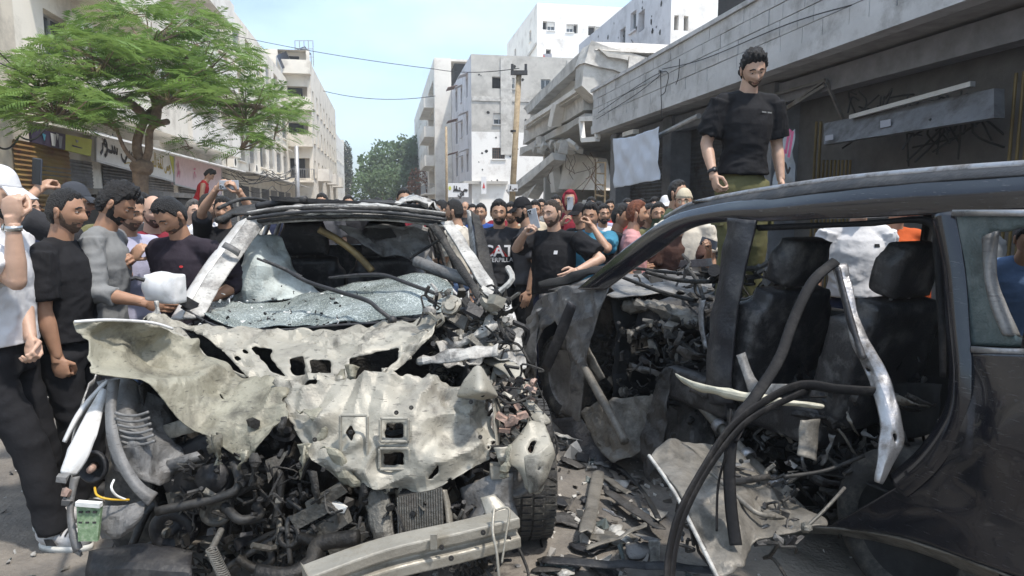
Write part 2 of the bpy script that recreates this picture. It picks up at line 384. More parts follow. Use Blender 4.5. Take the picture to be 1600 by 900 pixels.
def balcony(b, p0, eu, n, w_, out, hh, mat, rail=False):
    mb = MB(); mb.slab([p0, p0+eu*w_, p0+eu*w_+n*out, p0+n*out], (0, 0, .16)); o = mb.build('balcony', mat, b)
    k = MB()
    if rail:
        q = [p0+n*.03+EZ*.16, p0+n*(out-.04)+EZ*.16, p0+n*(out-.04)+eu*w_+EZ*.16, p0+n*.03+eu*w_+EZ*.16]
        for i in range(3):
            L_ = (q[i+1]-q[i]).length; m_ = max(2, int(L_/.16))
            k.bar(q[i]+EZ*hh, q[i+1]+EZ*hh, .05, .05)
            for j in range(m_+1): c = q[i].lerp(q[i+1], j/m_); k.bar(c, c+EZ*hh, .02, .02, (1, 0, 0))
        k.build('railing', m_steel, o)
    else:
        k.slab([p0+n*(out-.12), p0+eu*w_+n*(out-.12), p0+eu*w_+n*out, p0+n*out], (0, 0, hh)); 
        for u in (0, w_-.12): k.slab([p0+eu*u, p0+eu*(u+.12), p0+eu*(u+.12)+n*(out-.12), p0+eu*u+n*(out-.12)], (0, 0, hh))
        for i in range(len(k.v)): k.v[i] = k.v[i]+EZ*.16
        k.build('parapet', mat, o)
def acunit(b, p, eu, n):
    rt = Matrix((eu, n, EZ)).transposed(); mb = MB(); mb.box(p+n*.2, (.8, .32, .55), rt); o = mb.build('air_conditioner', m_pale, b)
    k = MB(); k.lathe(p+n*.365, n, [(0, .2), (.01, .2), (.012, .02), (.0, .001)], 14); k.build('fan_grille', m_dark, o)
def shutter(b, p0, eu, n, w_, h, mat, pitch=.09):
    mb = MB(); k = int(h/pitch); vs = []; fs = []
    for i in range(k+1):
        for d in ((0, .0), (.55, .025)):
            z = (i+d[0])*pitch
            vs += [p0+EZ*z+n*d[1], p0+eu*w_+EZ*z+n*d[1]]
    for i in range(0, len(vs)-2, 2): fs.append((i, i+1, i+3, i+2))
    mb.add(vs, fs); return mb.build('roller_shutter', mat, b)
def strokes(name, p0, eu, lines, sc, wd, mat, parent, n):
    """hand lettering: flat pen strokes on a sign; lines in sign units"""
    mb = MB(); up = EZ
    for ln in lines:
        if len(ln) == 1:
            x, y = ln[0]; c = p0+eu*x*sc+up*y*sc+n*.012
            mb.add([c+eu*wd*.7, c+up*wd*.7, c-eu*wd*.7, c-up*wd*.7], [(0, 1, 2, 3)]); continue
        pts = crv([Vector((x, y, 0)) for x, y in ln], 5); vs = []
        for i, p in enumerate(pts):
            t = (pts[min(i+1, len(pts)-1)]-pts[max(i-1, 0)]).normalized(); nn = Vector((-t.y, t.x, 0))
            w2 = wd*.5*(.75+.45*abs(t.x)); c = p0+n*.012
            for sg in (-1, 1):
                a = p*sc+nn*(sg*w2); vs.append(c+eu*a.x+up*a.y)
        mb.add(vs, [(2*i, 2*i+1, 2*i+3, 2*i+2) for i in range(len(pts)-1)])
    return mb.build(name, mat, parent)
# a small store of joined-letter shapes (right-to-left script drawn as pen strokes, read from the signs)
def word(kind, x0, lines, s=1., y0=0.):
    W = {
     'alef': [[(0, 0), (0, 1.1)]],
     'waw': [[(.35, .28), (.2, .42), (.05, .3), (.2, .18), (.38, .25), (.32, -.1), (.05, -.3)]],
     'sin': [[(1.5, .3), (1.45, .05), (1.3, .02), (1.2, .28), (1.15, .05), (1., .02), (.9, .28), (.85, .05), (.7, -.1), (.5, -.28), (.2, -.2), (.1, .05)]],
     'kaf': [[(.75, 1.0), (.2, .75), (.5, .4), (.55, .05), (.3, 0), (0, 0)]],
     'sheen': [[(1.1, .25), (1.05, .02), (.9, .02), (.8, .25), (.75, .02), (.6, .02), (.5, .25), (.45, .0), (0, 0)], [(.55, .6)], [(.75, .6)], [(.65, .75)]],
     'zay': [[(.3, .25), (.25, -.05), (0, -.25)], [(.3, .5)]],
     'ta': [[(.8, .0), (.5, .0), (.2, .05), (.1, .22), (.3, .3), (.5, .1), (.0, .0)], [(.35, .2), (.35, 1.05)]],
     'lam': [[(.25, 1.1), (.25, .08), (.1, 0), (0, 0)]],
     'sad': [[(.8, .0), (.6, .05), (.75, .3), (.35, .2), (.3, 0), (0, 0)]],
     'fa': [[(.4, 0), (.15, .1), (.2, .35), (.32, .25), (.2, .02), (0, 0)], [(.22, .6)]],
     'ra': [[(.25, .22), (.2, -.08), (0, -.25)]],
     'teh': [[(.35, .3), (.1, .3), (.1, .02), (.35, .05), (.35, .3)], [(.15, .55)], [(.3, .55)]],
     'noon': [[(.3, .3), (.25, .02), (0, 0)], [(.22, .55)]],
     'dots2': [[(0, 0)], [(.15, 0)]],
     'ya': [[(.6, .2), (.4, .3), (.35, .1), (.55, -.05), (.4, -.3), (.0, -.15), (.0, .1)], [(.2, -.5)], [(.38, -.5)]],
    }
    for ln in W[kind]: lines.append([(x0+x*s, y0+y*s) for x, y in ln])
def write(seq, step=None):
    """seq from right to left: (letter, width); returns strokes with the left end at 0"""
    tot = sum(wd for _, wd in seq); x = tot; ls = []
    for k, wd in seq:
        x -= wd
        if k: word(k, x, ls)
    return ls, tot
# ------------------------------------------------------------------ buildings
def PR(px, py, r): return onplane(px, py, S(0, r, 0), ER)
def PS(px, py, s): return onplane(px, py, S(s, 0, 0), ES)
def sr(v): return (v.dot(ES), v.dot(ER), v.z)
rnd = random.Random(3)
LR = -8.0
def shopfront(b, s0, s1, r, n, mats, h=2.7):
    k = max(1, round((s1-s0)/3.6)); w_ = (s1-s0)/k
    for i in range(k):
        p = S(s0+i*w_+.35, r, .12)+n*.02; shutter(b, p, ES, n, w_-.7, h, mats[i % len(mats)])
# --- left row, nearest: beige block
b = root('beige_corner_building', S(11, LR, 0), 'plain beige rendered building front at the left edge, behind the feathery tree', 'building')
core(b, 4, 17.4, -20, LR, 12.5, m_beige)
ops = [(8.2, 6.2, 2.0, 1.3, 'hole'), (3.0, 6.4, 1.4, 1.3, 'win'), (3, 9.6, 1.4, 1.3, 'win'), (8.4, 9.6, 1.6, 1.3, 'shut')]
facade(b, S(4, LR, 0), ES, ER, 13.4, 12.5, ops, m_beige)
facade(b, S(4, -20, 0), ER, -ES, 12, 12.5, [], m_beige, nm='side_wall')
awning(b, S(12, LR, 7.75), ES, ER, 2.4, .9, m_grey)
q = [PR(20, 238, LR+.03), PR(112, 305, LR+.03)]
shutter(b, S(sr(q[0])[0], LR+.03, .3), ES, ER, sr(q[1])[0]-sr(q[0])[0], 2.75, m_shuto, .11)
sg = MB(); a = [PR(48, 199, LR+.5), PR(144, 218, LR+.5), PR(142, 244, LR+.45), PR(50, 222, LR+.45)]
def panel(name, pts, th, mat, parent=None):
    mb = MB(); mb.slab(pts, th); return mb.build(name, mat, parent)
mpl = {k: M('print_'+k, c, .6, var=.08, bump=0) for k, c in dict(purple=(.05, .03, .07), lime=(.5, .52, .08), white=(.72, .72, .72), pink=(.66, .5, .5), teal=(.1, .4, .5), grey=(.3, .3, .33)).items()}
bn = root('banner_sign', a[3], 'purple and lime printed banner above the ochre shutter under the tree', 'sign')
panel('banner_cloth', [a[0], a[0].lerp(a[1], .52), a[3].lerp(a[2], .52), a[3]], -ER*.05, mpl['purple'], bn)
panel('lime_panel', [a[0].lerp(a[1], .52), a[1], a[2], a[3].lerp(a[2], .52)], -ER*.05, mpl['lime'], bn)
def on(qd, u, v, o=.012): return qd[3].lerp(qd[2], u).lerp(qd[0].lerp(qd[1], u), v)+ER*o
for nm, u0, u1, v0, v1, mt in (('bottle_print', .15, .2, .3, .75, 'teal'), ('figure_print', .27, .36, .08, .9, 'white'), ('figure_print', .39, .46, .05, .85, 'grey'), ('figure_print', .36, .4, .5, .95, 'white'), ('caption_strip', .62, .82, .32, .42, 'purple'), ('caption_strip', .68, .74, .62, .8, 'grey')):
    panel(nm, [on(a, u0, v1), on(a, u1, v1-.05), on(a, u1-.02, v0), on(a, u0+.02, v0)], ER*.004, mpl[mt], bn)
# --- second: balconied block with the shop signs
b = root('balcony_building', S(26, LR, 0), 'cream apartment building with long balconies above the shop signs on the left', 'building')
core(b, 17.4, 36, -20, LR, 13, m_cream, (.05, .9))
ops = []
for fz in (4.2, 7.2, 10.2):
    for k in range(4):
        u = .8+k*4.5; ops.append((u, fz, 3.3, 2.4, 'bal') if (k+int(fz)) % 2 else (u+.6, fz+.8, 1.7, 1.4, rnd.choice(['win', 'shut', 'grill'])))
facade(b, S(17.4, LR, 0), ES, ER, 18.6, 13, ops, m_cream, .28)
facade(b, S(36, LR, 0), -ER, ES, 12, 13, [], m_cream, nm='side_wall')
for fz in (4.0, 7.0, 10.0):
    for k in range(2):
        balcony(b, S(18+k*9.0, LR, fz), ES, ER, 8.4, 1.15, .95, [m_cream, m_pale][k])
    for k in range(3): acunit(b, S(19.4+k*6+rnd.random()*2, LR, fz+2.2), ES, ER)
awning(b, S(17.6, LR, 3.6), ES, ER, 18, 1.3, m_white)
shopfront(b, 17.6, 36, LR, ER, [m_shut, m_shutd, m_shut])
def signboard(name, label, x0, y0, x1, y1, x2, y2, x3, y3, mat, off=.4):
    a = [PR(x0, y0, LR+off), PR(x1, y1, LR+off), PR(x2, y2, LR+off), PR(x3, y3, LR+off)]
    o = root(name, a[3], label, 'sign'); panel('board', a, -ER*.1, mat, o); fr = MB()
    for i in range(4): fr.bar(a[i]+ER*.01, a[(i+1) % 4]+ER*.01, .05, .05)
    fr.build('frame', m_alu, o)
    return o, a
sg, a = signboard('shop_sign', 'long white shop sign with black and gold script, behind the tree trunk', 149, 206, 271, 244, 271, 284, 149, 251, M('sign_white', (.74, .73, .7), .5, var=.06, bump=0))
sdir = (a[2]-a[3]).normalized(); Ls = (a[2]-a[3]).length; hs = (a[0]-a[3]).length
ls, tw = write([('alef', .3), ('kaf', .8), ('sin', 1.6), (None, .35), ('sheen', 1.1), ('waw', .45), ('zay', .4)])
strokes('lettering', a[3]+sdir*.35+EZ*.38, sdir, ls, Ls*.46/tw, .09, m_ink, sg, ER)
ls, tw = write([('waw', .45), ('sin', 1.45), ('alef', .25), ('ta', .85), ('teh', .5), (None, .3), ('lam', .3), ('lam', .3), ('sad', .8), ('ra', .3), ('alef', .25), ('fa', .45), ('teh', .4)])
strokes('lettering', a[3]+sdir*(Ls*.56)+EZ*.36, sdir, ls, Ls*.4/tw, .06, m_goldink, sg, ER)
strokes('lettering', a[3]+sdir*(Ls*.3)+EZ*.14, sdir, [[(0, 0), (.2, .03), (.4, 0), (.6, .03), (.8, 0), (1, .02)]], Ls*.35, .03, m_goldink, sg, ER)
panel('gold_corner', [a[1].lerp(a[0], .08)+ER*.012, a[1]+ER*.012-EZ*.04, a[2].lerp(a[1], .25)+ER*.012, a[2].lerp(a[3], .06).lerp(a[1], .5)+ER*.012], ER*.004, mpl['lime'], sg)
sg, a = signboard('shop_sign', 'pale pink shop sign with faint drawing behind the boy in red', 272, 241, 346, 262, 346, 306, 272, 288, mpl['pink'])
sdir = (a[2]-a[3]).normalized()
strokes('lettering', a[3]+sdir*.4+EZ*.3, sdir, [[(0, .0), (.3, .5), (.1, 1.)], [(.3, .2), (.6, .6), (.4, 1.2)], [(.6, 0), (.8, .5)], [(4.5, .2), (4.8, .8), (5.2, .4)], [(4.6, 1.), (5.2, 1.1)]], .5, .05, m_pinkink, sg, ER)
pk = root('planter_box', S(15.5, -5.6, .12), 'dark metal kiosk box under the shop signs on the left pavement', 'kiosk')
mb = MB(); mb.box(S(18.5, -6.0, 1.0), (1.2, 6.5, 1.75), SROT); bevel(mb.build('cabinet', m_shutd, pk), .03)
mb = MB(); mb.box(S(18.5, -6.0, 1.95), (1.5, 6.9, .12), SROT); mb.build('lid', m_shut, pk)
# --- third and following on the left
b = root('grilled_building', S(48, LR, 0), 'cream building with lattice windows between the balconied block and the white balcony tower', 'building')
core(b, 36, 62, -20, LR, 12.4, m_pale, (.05, .5))
ops = []
for fi, fz in enumerate((4.3, 7.2, 10.1)):
    for k in range(7): ops.append((1+k*3.5, fz, 1.5+.5*((k+fi) % 2), 1.5, ['win', 'grill', 'shut'][(k*2+fi) % 3]))
facade(b, S(36, LR, 0), ES, ER, 26, 12.4, ops, m_cream, .25)
for fz in (6.9, 9.8):
    for k in range(7): awning(b, S(37+k*3.5, LR, fz-.6+.2), ES, ER, 1.9, .5, m_pale)
for k in range(4): acunit(b, S(38+k*6., LR, 4.0), ES, ER)
balcony(b, S(37, LR, 6.9), ES, ER, 6.0, 1.1, .9, m_cream)
awning(b, S(36.2, LR, 3.6), ES, ER, 25, 1.6, m_grey); shopfront(b, 36.2, 61.5, LR, ER, [m_shut, m_shutd])
b = root('balcony_tower', S(70, -6.1, 0), 'cream tower with stacked rounded corner balconies and roof panels on the left', 'building')
h4 = 14.0; core(b, 62, 92, -16, -6.1, h4, m_cream)
facade(b, S(62, -16, 0), ER, -ES, 9.9, h4, [(7.3, 1+3.0*i+.2, 2.3, 1.7, 'bal') for i in range(1, 5)], m_cream, .35, nm='front_wall')
ops = []
for fz in (4.3, 7.3, 10.3):
    for k in range(8): ops.append((1.2+k*3.6, fz, 1.2, 1.5, 'win'))
facade(b, S(62, -6.1, 0), ES, ER, 30, h4, ops, m_cream, .25)
for i in range(1, 5): balcony(b, S(62, -8.9, .8+3.0*i), ER, -ES, 2.9, 1.0, .95, m_cream, rail=(i == 1))
for k in range(3): balcony(b, S(66+k*9, -6.1, 4.1), ES, ER, 4.2, 1.0, .95, m_pale)
pr = root('solar_rack', S(60, -8.5, 12.4), 'pair of tilted roof solar panels on a thin steel frame, left roofline', 'solar panel')
for (x0, y0), (x1, y1), d in (((432, 88), (456, 108), 58), ((460, 80), (486, 93), 63)):
    c = [P(x0, y0, d), P(x0+(x1-x0)*.62, y0-7, d+2), P(x1, y1-8, d+2), P(x0+(x1-x0)*.35, y1, d)]
    panel('panel', c, (0, .05, .08), m_solar, pr)
    mb = MB()
    for p in c: mb.bar(p, Vector((p.x, p.y, 12.4 if d < 60 else 14)), .07, .07, (1, 0, 0))
    mb.bar(c[0], c[3], .06, .06); mb.bar(c[1], c[2], .06, .06); mb.build('frame', m_steel, pr)
mb = MB()
for i in range(5):
    p = P(462+i*7, 100, 62); q = Vector((p.x, p.y, 14.)); mb.bar(q, q+EZ*2.2, .06, .06, (1, 0, 0))
for z in (14.8, 15.5, 16.2): mb.bar(Vector((P(462, 100, 62).x, 62, z)), Vector((P(490, 100, 62).x, 62, z)), .05, .05)
mb.build('scaffold', m_steel, pr)
b = root('far_pale_building', S(110, -7, 0), 'pale far apartment block past the balcony tower, left side of street', 'building')
core(b, 92, 118, -20, -6.6, 12, m_white)
facade(b, S(92, -6.6, 0), ES, ER, 26, 12, [(1.5+k*3.4, 2.4+3*i, 1.2, 1.5, 'win') for k in range(7) for i in range(3)], m_white)
facade(b, S(92, -20, 0), ER, -ES, 13.4, 12, [], m_white, nm='front_wall')
b = root('far_cream_building', S(150, -9, 0), 'far cream building with sloping roof at the end of the left side', 'building')
x0 = P(534, 230, 150); core(b, 145, 175, -22, -8.2, 15.4, m_cream)
facade(b, S(145, -22, 0), ER, -ES, 13.8, 15.4, [(8.5+k*2.6, 3+3.2*i, 1., 1.3, 'win') for k in range(2) for i in range(4)], m_cream, nm='front_wall')
facade(b, S(145, -8.2, 0), ES, ER, 30, 15.4, [(2+k*4, 3+3.2*i, 1.2, 1.4, 'win') for k in range(7) for i in range(4)], m_cream)
mb = MB(); mb.slab([S(145, -19, 15.4), S(150, -19, 15.4), S(150, -13.5, 15.4), S(145, -13.5, 15.4)], (0, 0, 3)); mb.build('stair_tower', m_cream, b)
# --- right row, far: grey block building with lilac side
b = root('war_scarred_building', S(60, 8, 0), 'shell-pocked grey and white building with lilac side wall in the middle distance', 'building')
h5 = 13.4; core(b, 54, 70, 6.7, 17, h5, m_grey)
def wins(s, pts, r0):
    o = []
    for x0, y0, x1, y1, kd in pts:
        a, c = sr(PS(x0, y1, s)), sr(PS(x1, y0, s)); o.append((a[1]-r0, a[2], c[1]-a[1], c[2]-a[2], kd))
    return o
zsplit = sr(PS(760, 206, 54))[2]
W1 = wins(54, [(769, 231, 789, 248, 'grill')], 6.7)
facade(b, S(54, 6.7, 0), ER, -ES, 10.3, zsplit, W1, m_white, nm='lower_wall', frame=m_brownf)
W2 = [(u, z-zsplit, a, c, k) for u, z, a, c, k in wins(54, [(769, 120, 784, 138, 'hole'), (786, 122, 804, 138, 'shut'), (771, 177, 789, 194, 'shut'), (845, 124, 860, 140, 'win')], 6.7)]
facade(b, S(54, 6.7, zsplit), ER, -ES, 10.3, h5-zsplit, W2, m_grey, nm='upper_wall')
mb = MB()
for u in (2.3, 7.6): mb.slab([S(53.9, 6.7+u, 5.8), S(53.9, 6.7+u+.9, 5.8), S(54.02, 6.7+u+.9, 5.8), S(54.02, 6.7+u, 5.8)], (0, 0, h5-6))
mb.slab([S(53.92, 6.72, 9.9), S(53.92, 17, 9.9), S(54.02, 17, 9.9), S(54.02, 6.72, 9.9)], (0, 0, .35)); mb.build('concrete_frame', m_grey2, b)
rows = [.9, 1.15, .8, 1.2]
ops = [(2.2, 4.6+3*i, 1.2, 1.5, 'hole') for i in range(3)]+[(6.4, 4.8+3*i, 1.0, 1.2, 'win') for i in range(3)]+[(10.5, 4.6+3*i, 1.6, 1.9, 'hole') for i in range(3)]
facade(b, S(54, 6.7, 0), ES, -ER, 16, h5, ops, m_lilac_shade, .3, nm='side_wall')
for i in range(3):
    awning(b, S(56, 6.7, 6.4+3*i), ES, -ER, 1.7, .7, m_lilac_shade); awning(b, S(60.2, 6.7, 6.2+3*i), ES, -ER, 1.4, .6, m_lilac_shade)
    awning(b, S(64.2, 6.7, 6.8+3*i), ES, -ER, 2.0, .9, M('brown_awning', (.22, .12, .09), .8))
mb = MB(); mb.slab([S(53.6, 6.0, 3.5), S(53.6, 9.5, 3.5), S(54.0, 9.5, 3.5), S(70, 6.7, 3.5), S(70, 6.0, 3.5)], (0, 0, .22)); mb.build('canopy', m_grey, b)
hol = random.Random(5); mb = MB()
for i in range(46):
    u, z = hol.uniform(.4, 7), hol.uniform(3, 12.6); r_ = hol.uniform(.05, .16)
    if any(a[0]-.2 < u < a[0]+a[2]+.2 and a[1]-.2 < z-(zsplit if a in W2 else 0) < a[1]+a[3]+.2 for a in W1+W2): continue
    mb.add([S(53.985, 6.7+u+r_*hol.uniform(.6, 1.1)*math.cos(t*1.05), z+r_*hol.uniform(.6, 1.1)*math.sin(t*1.05)) for t in range(6)], [(0, 1, 2, 3, 4, 5)])
mb.build('shell_mark', m_dark, b)['kind'] = 'stuff'
sg = root('hanging_sign', PS(738, 300, 53.4), 'white hanging shop sign with red emblem on the pocked building', 'sign')
c = [PS(752, 276, 53.4), PS(760, 276, 53.4), PS(760, 303, 53.4), PS(752, 303, 53.4)]; panel('board', c, ES*.08, mpl['white'], sg)
c = [PS(754, 294, 53.37), PS(756, 285, 53.37), PS(758, 294, 53.37)]; panel('emblem', c, ES*.02, m_red, sg)
sg = root('shop_sign', PS(700, 305, 53.2), 'grey street sign with black script below the lilac wall', 'sign')
c = [PS(700, 286, 53.2), PS(732, 286, 53.2), PS(732, 308, 53.2), PS(700, 308, 53.2)]; panel('board', c, ES*.1, mpl['white'], sg)
ls, tw = write([('sin', 1.5), ('noon', .4), ('ta', .8), ('lam', .4)]); strokes('lettering', PS(708, 298, 53.18), ER, ls, 1.1/tw, .12, m_ink, sg, -ES)
ls, tw = write([('fa', .5), ('ya', .6)]); strokes('lettering', PS(716, 305, 53.18), ER, ls, .5/tw, .09, m_ink, sg, -ES)
panel('yellow_dot', [PS(703+2.5*math.cos(t), 294+3.5*math.sin(t), 53.18) for t in (0, 1, 2, 3, 4, 5)], ES*.02, mpl['lime'], sg)
b = root('balcony_block', S(80, 7, 0), 'pale block with curved balconies and a long windowed side, beyond the lilac wall', 'building')
h6 = 16.4; core(b, 70, 118, 6.3, 16, h6, m_pale, (.9, .8))
facade(b, S(70, 5.0, 0), ER, -ES, 1.68, h6, [], m_pale, nm='front_wall')
facade(b, S(82, 5.0, 0), ES, -ER, 36, h6, [(1.5+k*4.2, 1.6+2.9*i, 1.2, 1.6, 'win') for k in range(8) for i in range(5)], m_pale, .25)
facade(b, S(70, 5.0, 0), ES, -ER, 12, h6, [(1.5, 3.8+2.9*i, 8.5, 2.0, 'bal') for i in range(5) if 3.8+2.9*i < 14], m_pale, .5, nm='balcony_wall')
for i in range(4): balcony(b, S(71, 5.0, 3.0+2.9*i), ES, -ER, 10, 1.0, .9, m_pale, rail=(i == 0))
# --- white tower far behind
b = root('tall_white_tower', S(76, 20, 0), 'tall white apartment tower far behind the collapsed house', 'building')
h7 = 23.2; core(b, 73.5, 92, 16.2, 40, h7, m_white)
facade(b, S(73.5, 16.2, 0), ER, -ES, 23.8, h7, wins(73.5, [(848, 33, 855, 46, 'hole'), (855, 34, 867, 47, 'shut'), (885, 38, 896, 50, 'shut'), (896, 38, 903, 52, 'hole'), (919, 41, 931, 55, 'hole'), (931, 42, 938, 58, 'shut'), (853, 77, 861, 84, 'hole'), (861, 105, 867, 117, 'hole')], 16.2), m_white, nm='front_wall')
facade(b, S(73.5, 16.2, 0), ES, -ER, 18.5, h7, [(3, 17, 1.1, 1.2, 'win'), (3, 20, 1.1, 1.2, 'win'), (12, 20, 1.1, 1.2, 'win')], m_pale, nm='side_wall')  # left face away from the sun: shade put into a darker render
mb = MB(); a = PS(838, 62, 73.3); c = sr(a); mb.bar(S(73.6, 16.1, 19), S(90, 16.1, 17.5), .12, .25); mb.build('stain_pipe', m_grey, b)
fl = root('draped_flag', PS(852, 105, 73), 'red black white and green flag cloth hung on the white tower', 'flag')
c0 = [(849, 84), (862, 84), (863, 104), (848, 105)]
for (v0, v1), mt in zip(((0, .3), (.3, .6), (.6, 1)), (mpl['grey'], mpl['white'], M('flag_green', (.05, .25, .12), .8))):
    f = lambda u, v: PS(849+13*u-(1 if u == 0 else -1)*v, 84+20*v, 73.2)
    panel('stripe', [f(0, v0), f(1, v0), f(1, v1), f(0, v1)], ES*.05, mt, fl)
panel('triangle', [PS(849, 85, 73.15), PS(857, 97, 73.15), PS(848.5, 104, 73.15)], ES*.03, m_red, fl)
# --- white pocked tower with two slit windows
b = root('pocked_white_tower', S(30, 12, 0), 'shrapnel-pocked white tower with two narrow slit windows behind the stone canopy', 'building')
h8 = 11.6; core(b, 28, 42, 11.9, 17, h8, m_white)
facade(b, S(28, 11.9, 0), ER, -ES, 2.1, h8, wins(28, [(1053, 24, 1061, 47, 'hole'), (1068, 25, 1076, 48, 'hole'), (1052, 78, 1060, 90, 'hole')], 11.9), m_white, nm='front_wall', dep=.15)
a = [(sr(PR(x1, (y0+y1)/2, 11.9))[0]-28, sr(PR(x1, y1, 11.9))[2], .8, .9, kd) for x0, y0, x1, y1, kd in ((998, 24, 1007, 45, 'hole'), (962, 55, 977, 70, 'win'), (988, 30, 994, 45, 'win'))]
facade(b, S(28, 11.9, 0), ES, -ER, 14, h8, a, m_lilac_shade, .2, nm='side_wall')  # white wall too; its shade is painted in with the darker lilac colour
mb = MB()
for i in range(40):
    s_, z = hol.uniform(28.2, 40), hol.uniform(7.5, 11.3); r_ = hol.uniform(.04, .15)
    mb.add([S(s_+r_*hol.uniform(.5, 1.3)*math.cos(t*1.05), 11.885, z+r_*hol.uniform(.6, 1.4)*math.sin(t*1.05)) for t in range(6)], [(0, 1, 2, 3, 4, 5)])
mb.build('shell_mark', m_dark, b)['kind'] = 'stuff'
facade(b, S(31, 14, 0), ER, -ES, 8, 10.5, [], m_white, nm='rear_wing_wall', dep=.1)
mb = MB(); mb.slab([S(31.05, 14, 10), S(38, 14, 10), S(38, 22, 10), S(31.05, 22, 10)], (0, 0, .45)); mb.build('rear_roof', m_white, b)
mb = MB()
for k in range(6): p = S(31.2, 14.3+k*.6, 10.5); mb.bar(p, p+EZ*.9, .04, .04, (1, 0, 0))
mb.bar(S(31.2, 14.2, 11.4), S(31.2, 18, 11.4), .05, .05); mb.tube([S(32, 16.3, 10.4), S(32, 16.3, 12.0)], [.22, .05], 8); mb.build('roof_railing', m_steel, b)
# --- collapsed house: tilted storeys
b = root('collapsed_house', S(22, 8, 0), 'collapsed concrete house with tilted broken storeys and hanging window frame', 'ruin')
FR = 5.75
def FA(px, py, o=0.): return PR(px, py, FR+o)
def FS(px, py, o=0.): return PS(px, py, 18.7+o)
def rough(o, amp=.06, cuts=3, sc=2.2):
    bm = bmesh.new(); bm.from_mesh(o.data); bmesh.ops.subdivide_edges(bm, edges=bm.edges[:], cuts=cuts, use_grid_fill=True)
    for v in bm.verts: v.co += Vector((nz(v.co, sc, 1), nz(v.co, sc, 2), nz(v.co, sc, 3)))*amp
    bmesh.ops.triangulate(bm, faces=bm.faces[:]); bm.to_mesh(o.data); bm.free(); return o
def piece(name, pts, ext, mat=m_grey2, amp=.05, cuts=3):
    return rough(panel(name, pts, ext, mat, b), amp, cuts)
piece('roof_slab', [FA(924, 64), FA(930, 78), FA(824, 178), FA(818, 168)], ER*5.2)
piece('storey_soffit', [FA(921, 92, .35), FA(911, 133, .35), FA(825, 190, .35), FA(830, 175, .35)], ER*.3, m_grey)
piece('partition_wall', [FA(918, 96, 1.2), FA(913, 140, 1.2), FA(880, 160, 1.2), FA(883, 120, 1.2)], ER*.25, m_grey)
piece('ceiling_beam', [FA(908, 128, .3), FA(906, 134, .3), FA(872, 128, .3), FA(876, 122, .3)], ER*2, m_grey)
piece('front_wall_panel', [FS(925, 64), FS(1034, 96), FS(1030, 112), FS(1002, 124), FS(912, 96)], ES*.9, m_grey2)
piece('front_wall_panel', [FS(913, 98, .1), FS(1000, 126, .1), FS(966, 147, .1), FS(935, 155, .1), FS(909, 134, .1)], ES*.8, m_grey2)
piece('cracked_beam', [FS(936, 76, -.12), FS(983, 90, -.12), FS(983, 95, -.12), FS(952, 88, -.12)], ES*.3, m_grey)
piece('cracked_column', [FS(985, 88, -.15), FS(1000, 94, -.15), FS(996, 126, -.15), FS(980, 122, -.15)], ES*.4, m_grey2)
piece('balcony_wall', [FA(912, 138), FA(912, 172), FA(816, 226), FA(820, 193)], ER*.35)
piece('balcony_coping', [FA(909, 131, -.25), FA(909, 138, -.25), FA(819, 197, -.25), FA(819, 190, -.25)], ER*.5, m_pale, .03)
piece('balcony_coping', [FA(909, 141, -.18), FA(909, 144, -.18), FA(819, 203, -.18), FA(819, 199, -.18)], ER*.4, m_grey, .03)
piece('broken_column', [FA(862, 162, -.3), FA(869, 162, -.3), FA(861, 198, -.3), FA(855, 197, -.3)], ER*.35, m_pale, .03)
piece('floor_slab', [FA(914, 178), FA(915, 188), FA(860, 217), FA(812, 243), FA(813, 232), FA(860, 207)], ER*5.5, m_grey, .07)
piece('fallen_wall', [PR(858, 232, 7.2), PR(934, 248, 7.0), PR(946, 297, 6.4), PR(869, 296, 6.6)], ER*.3, m_pale, .05)
piece('leaning_slab', [FA(790, 298, -.6), FA(864, 240, -.2), FA(866, 250, -.2), FA(797, 306, -.6)], ER*.45, m_grey2, .08)
piece('leaning_slab', [FA(812, 305, .6), FA(848, 258, .6), FA(853, 262, .6), FA(824, 310, .6)], ER*.5, m_grey2, .1)
piece('leaning_column', [FA(856, 250, .7), FA(861, 249, .7), FA(868, 300, .7), FA(861, 301, .7)], ER*.3, m_pale, .02)
piece('rear_wall', [S(27.5, 6.4, 0), S(27.5, 13, 0), S(27.5, 13, 7.4), S(27.5, 6.4, 5.0)], ES*.3, m_grey)
piece('inner_wall', [S(18.9, 11.5, 0), S(27.4, 11.5, 0), S(27.4, 11.5, 6.5), S(18.9, 11.5, 7.0)], ER*.3, m_grey)
mb = MB(); q = [FA(908, 186, -.35), FA(930, 185, -.35), FA(934, 217, -.35), FA(911, 219, -.35)]
for i in range(4): mb.bar(q[i], q[(i+1) % 4], .12, .12)
mb.build('hanging_window_frame', m_white, b)
mb = MB()
for k in range(26):
    p = FA(hol.uniform(835, 900), hol.uniform(222, 238), hol.uniform(-.2, .6)); mb.box(p, (hol.uniform(.1, .45), hol.uniform(.1, .45), hol.uniform(.08, .3)), Matrix.Rotation(hol.random()*3, 3, Vector((hol.random(), hol.random(), hol.random()+.1)).normalized()), .04)
for k in range(70):
    p = S(hol.uniform(17.8, 23), hol.uniform(5.2, 8), 0); p.z = hol.uniform(.0, 1.7); mb.box(p, (hol.uniform(.2, .7), hol.uniform(.2, .6), hol.uniform(.15, .5)), Matrix.Rotation(hol.random()*3, 3, Vector((hol.random(), hol.random(), hol.random()+.1)).normalized()), .07)
o = mb.build('rubble', m_grey2, b); o['kind'] = 'stuff'
mb = MB()
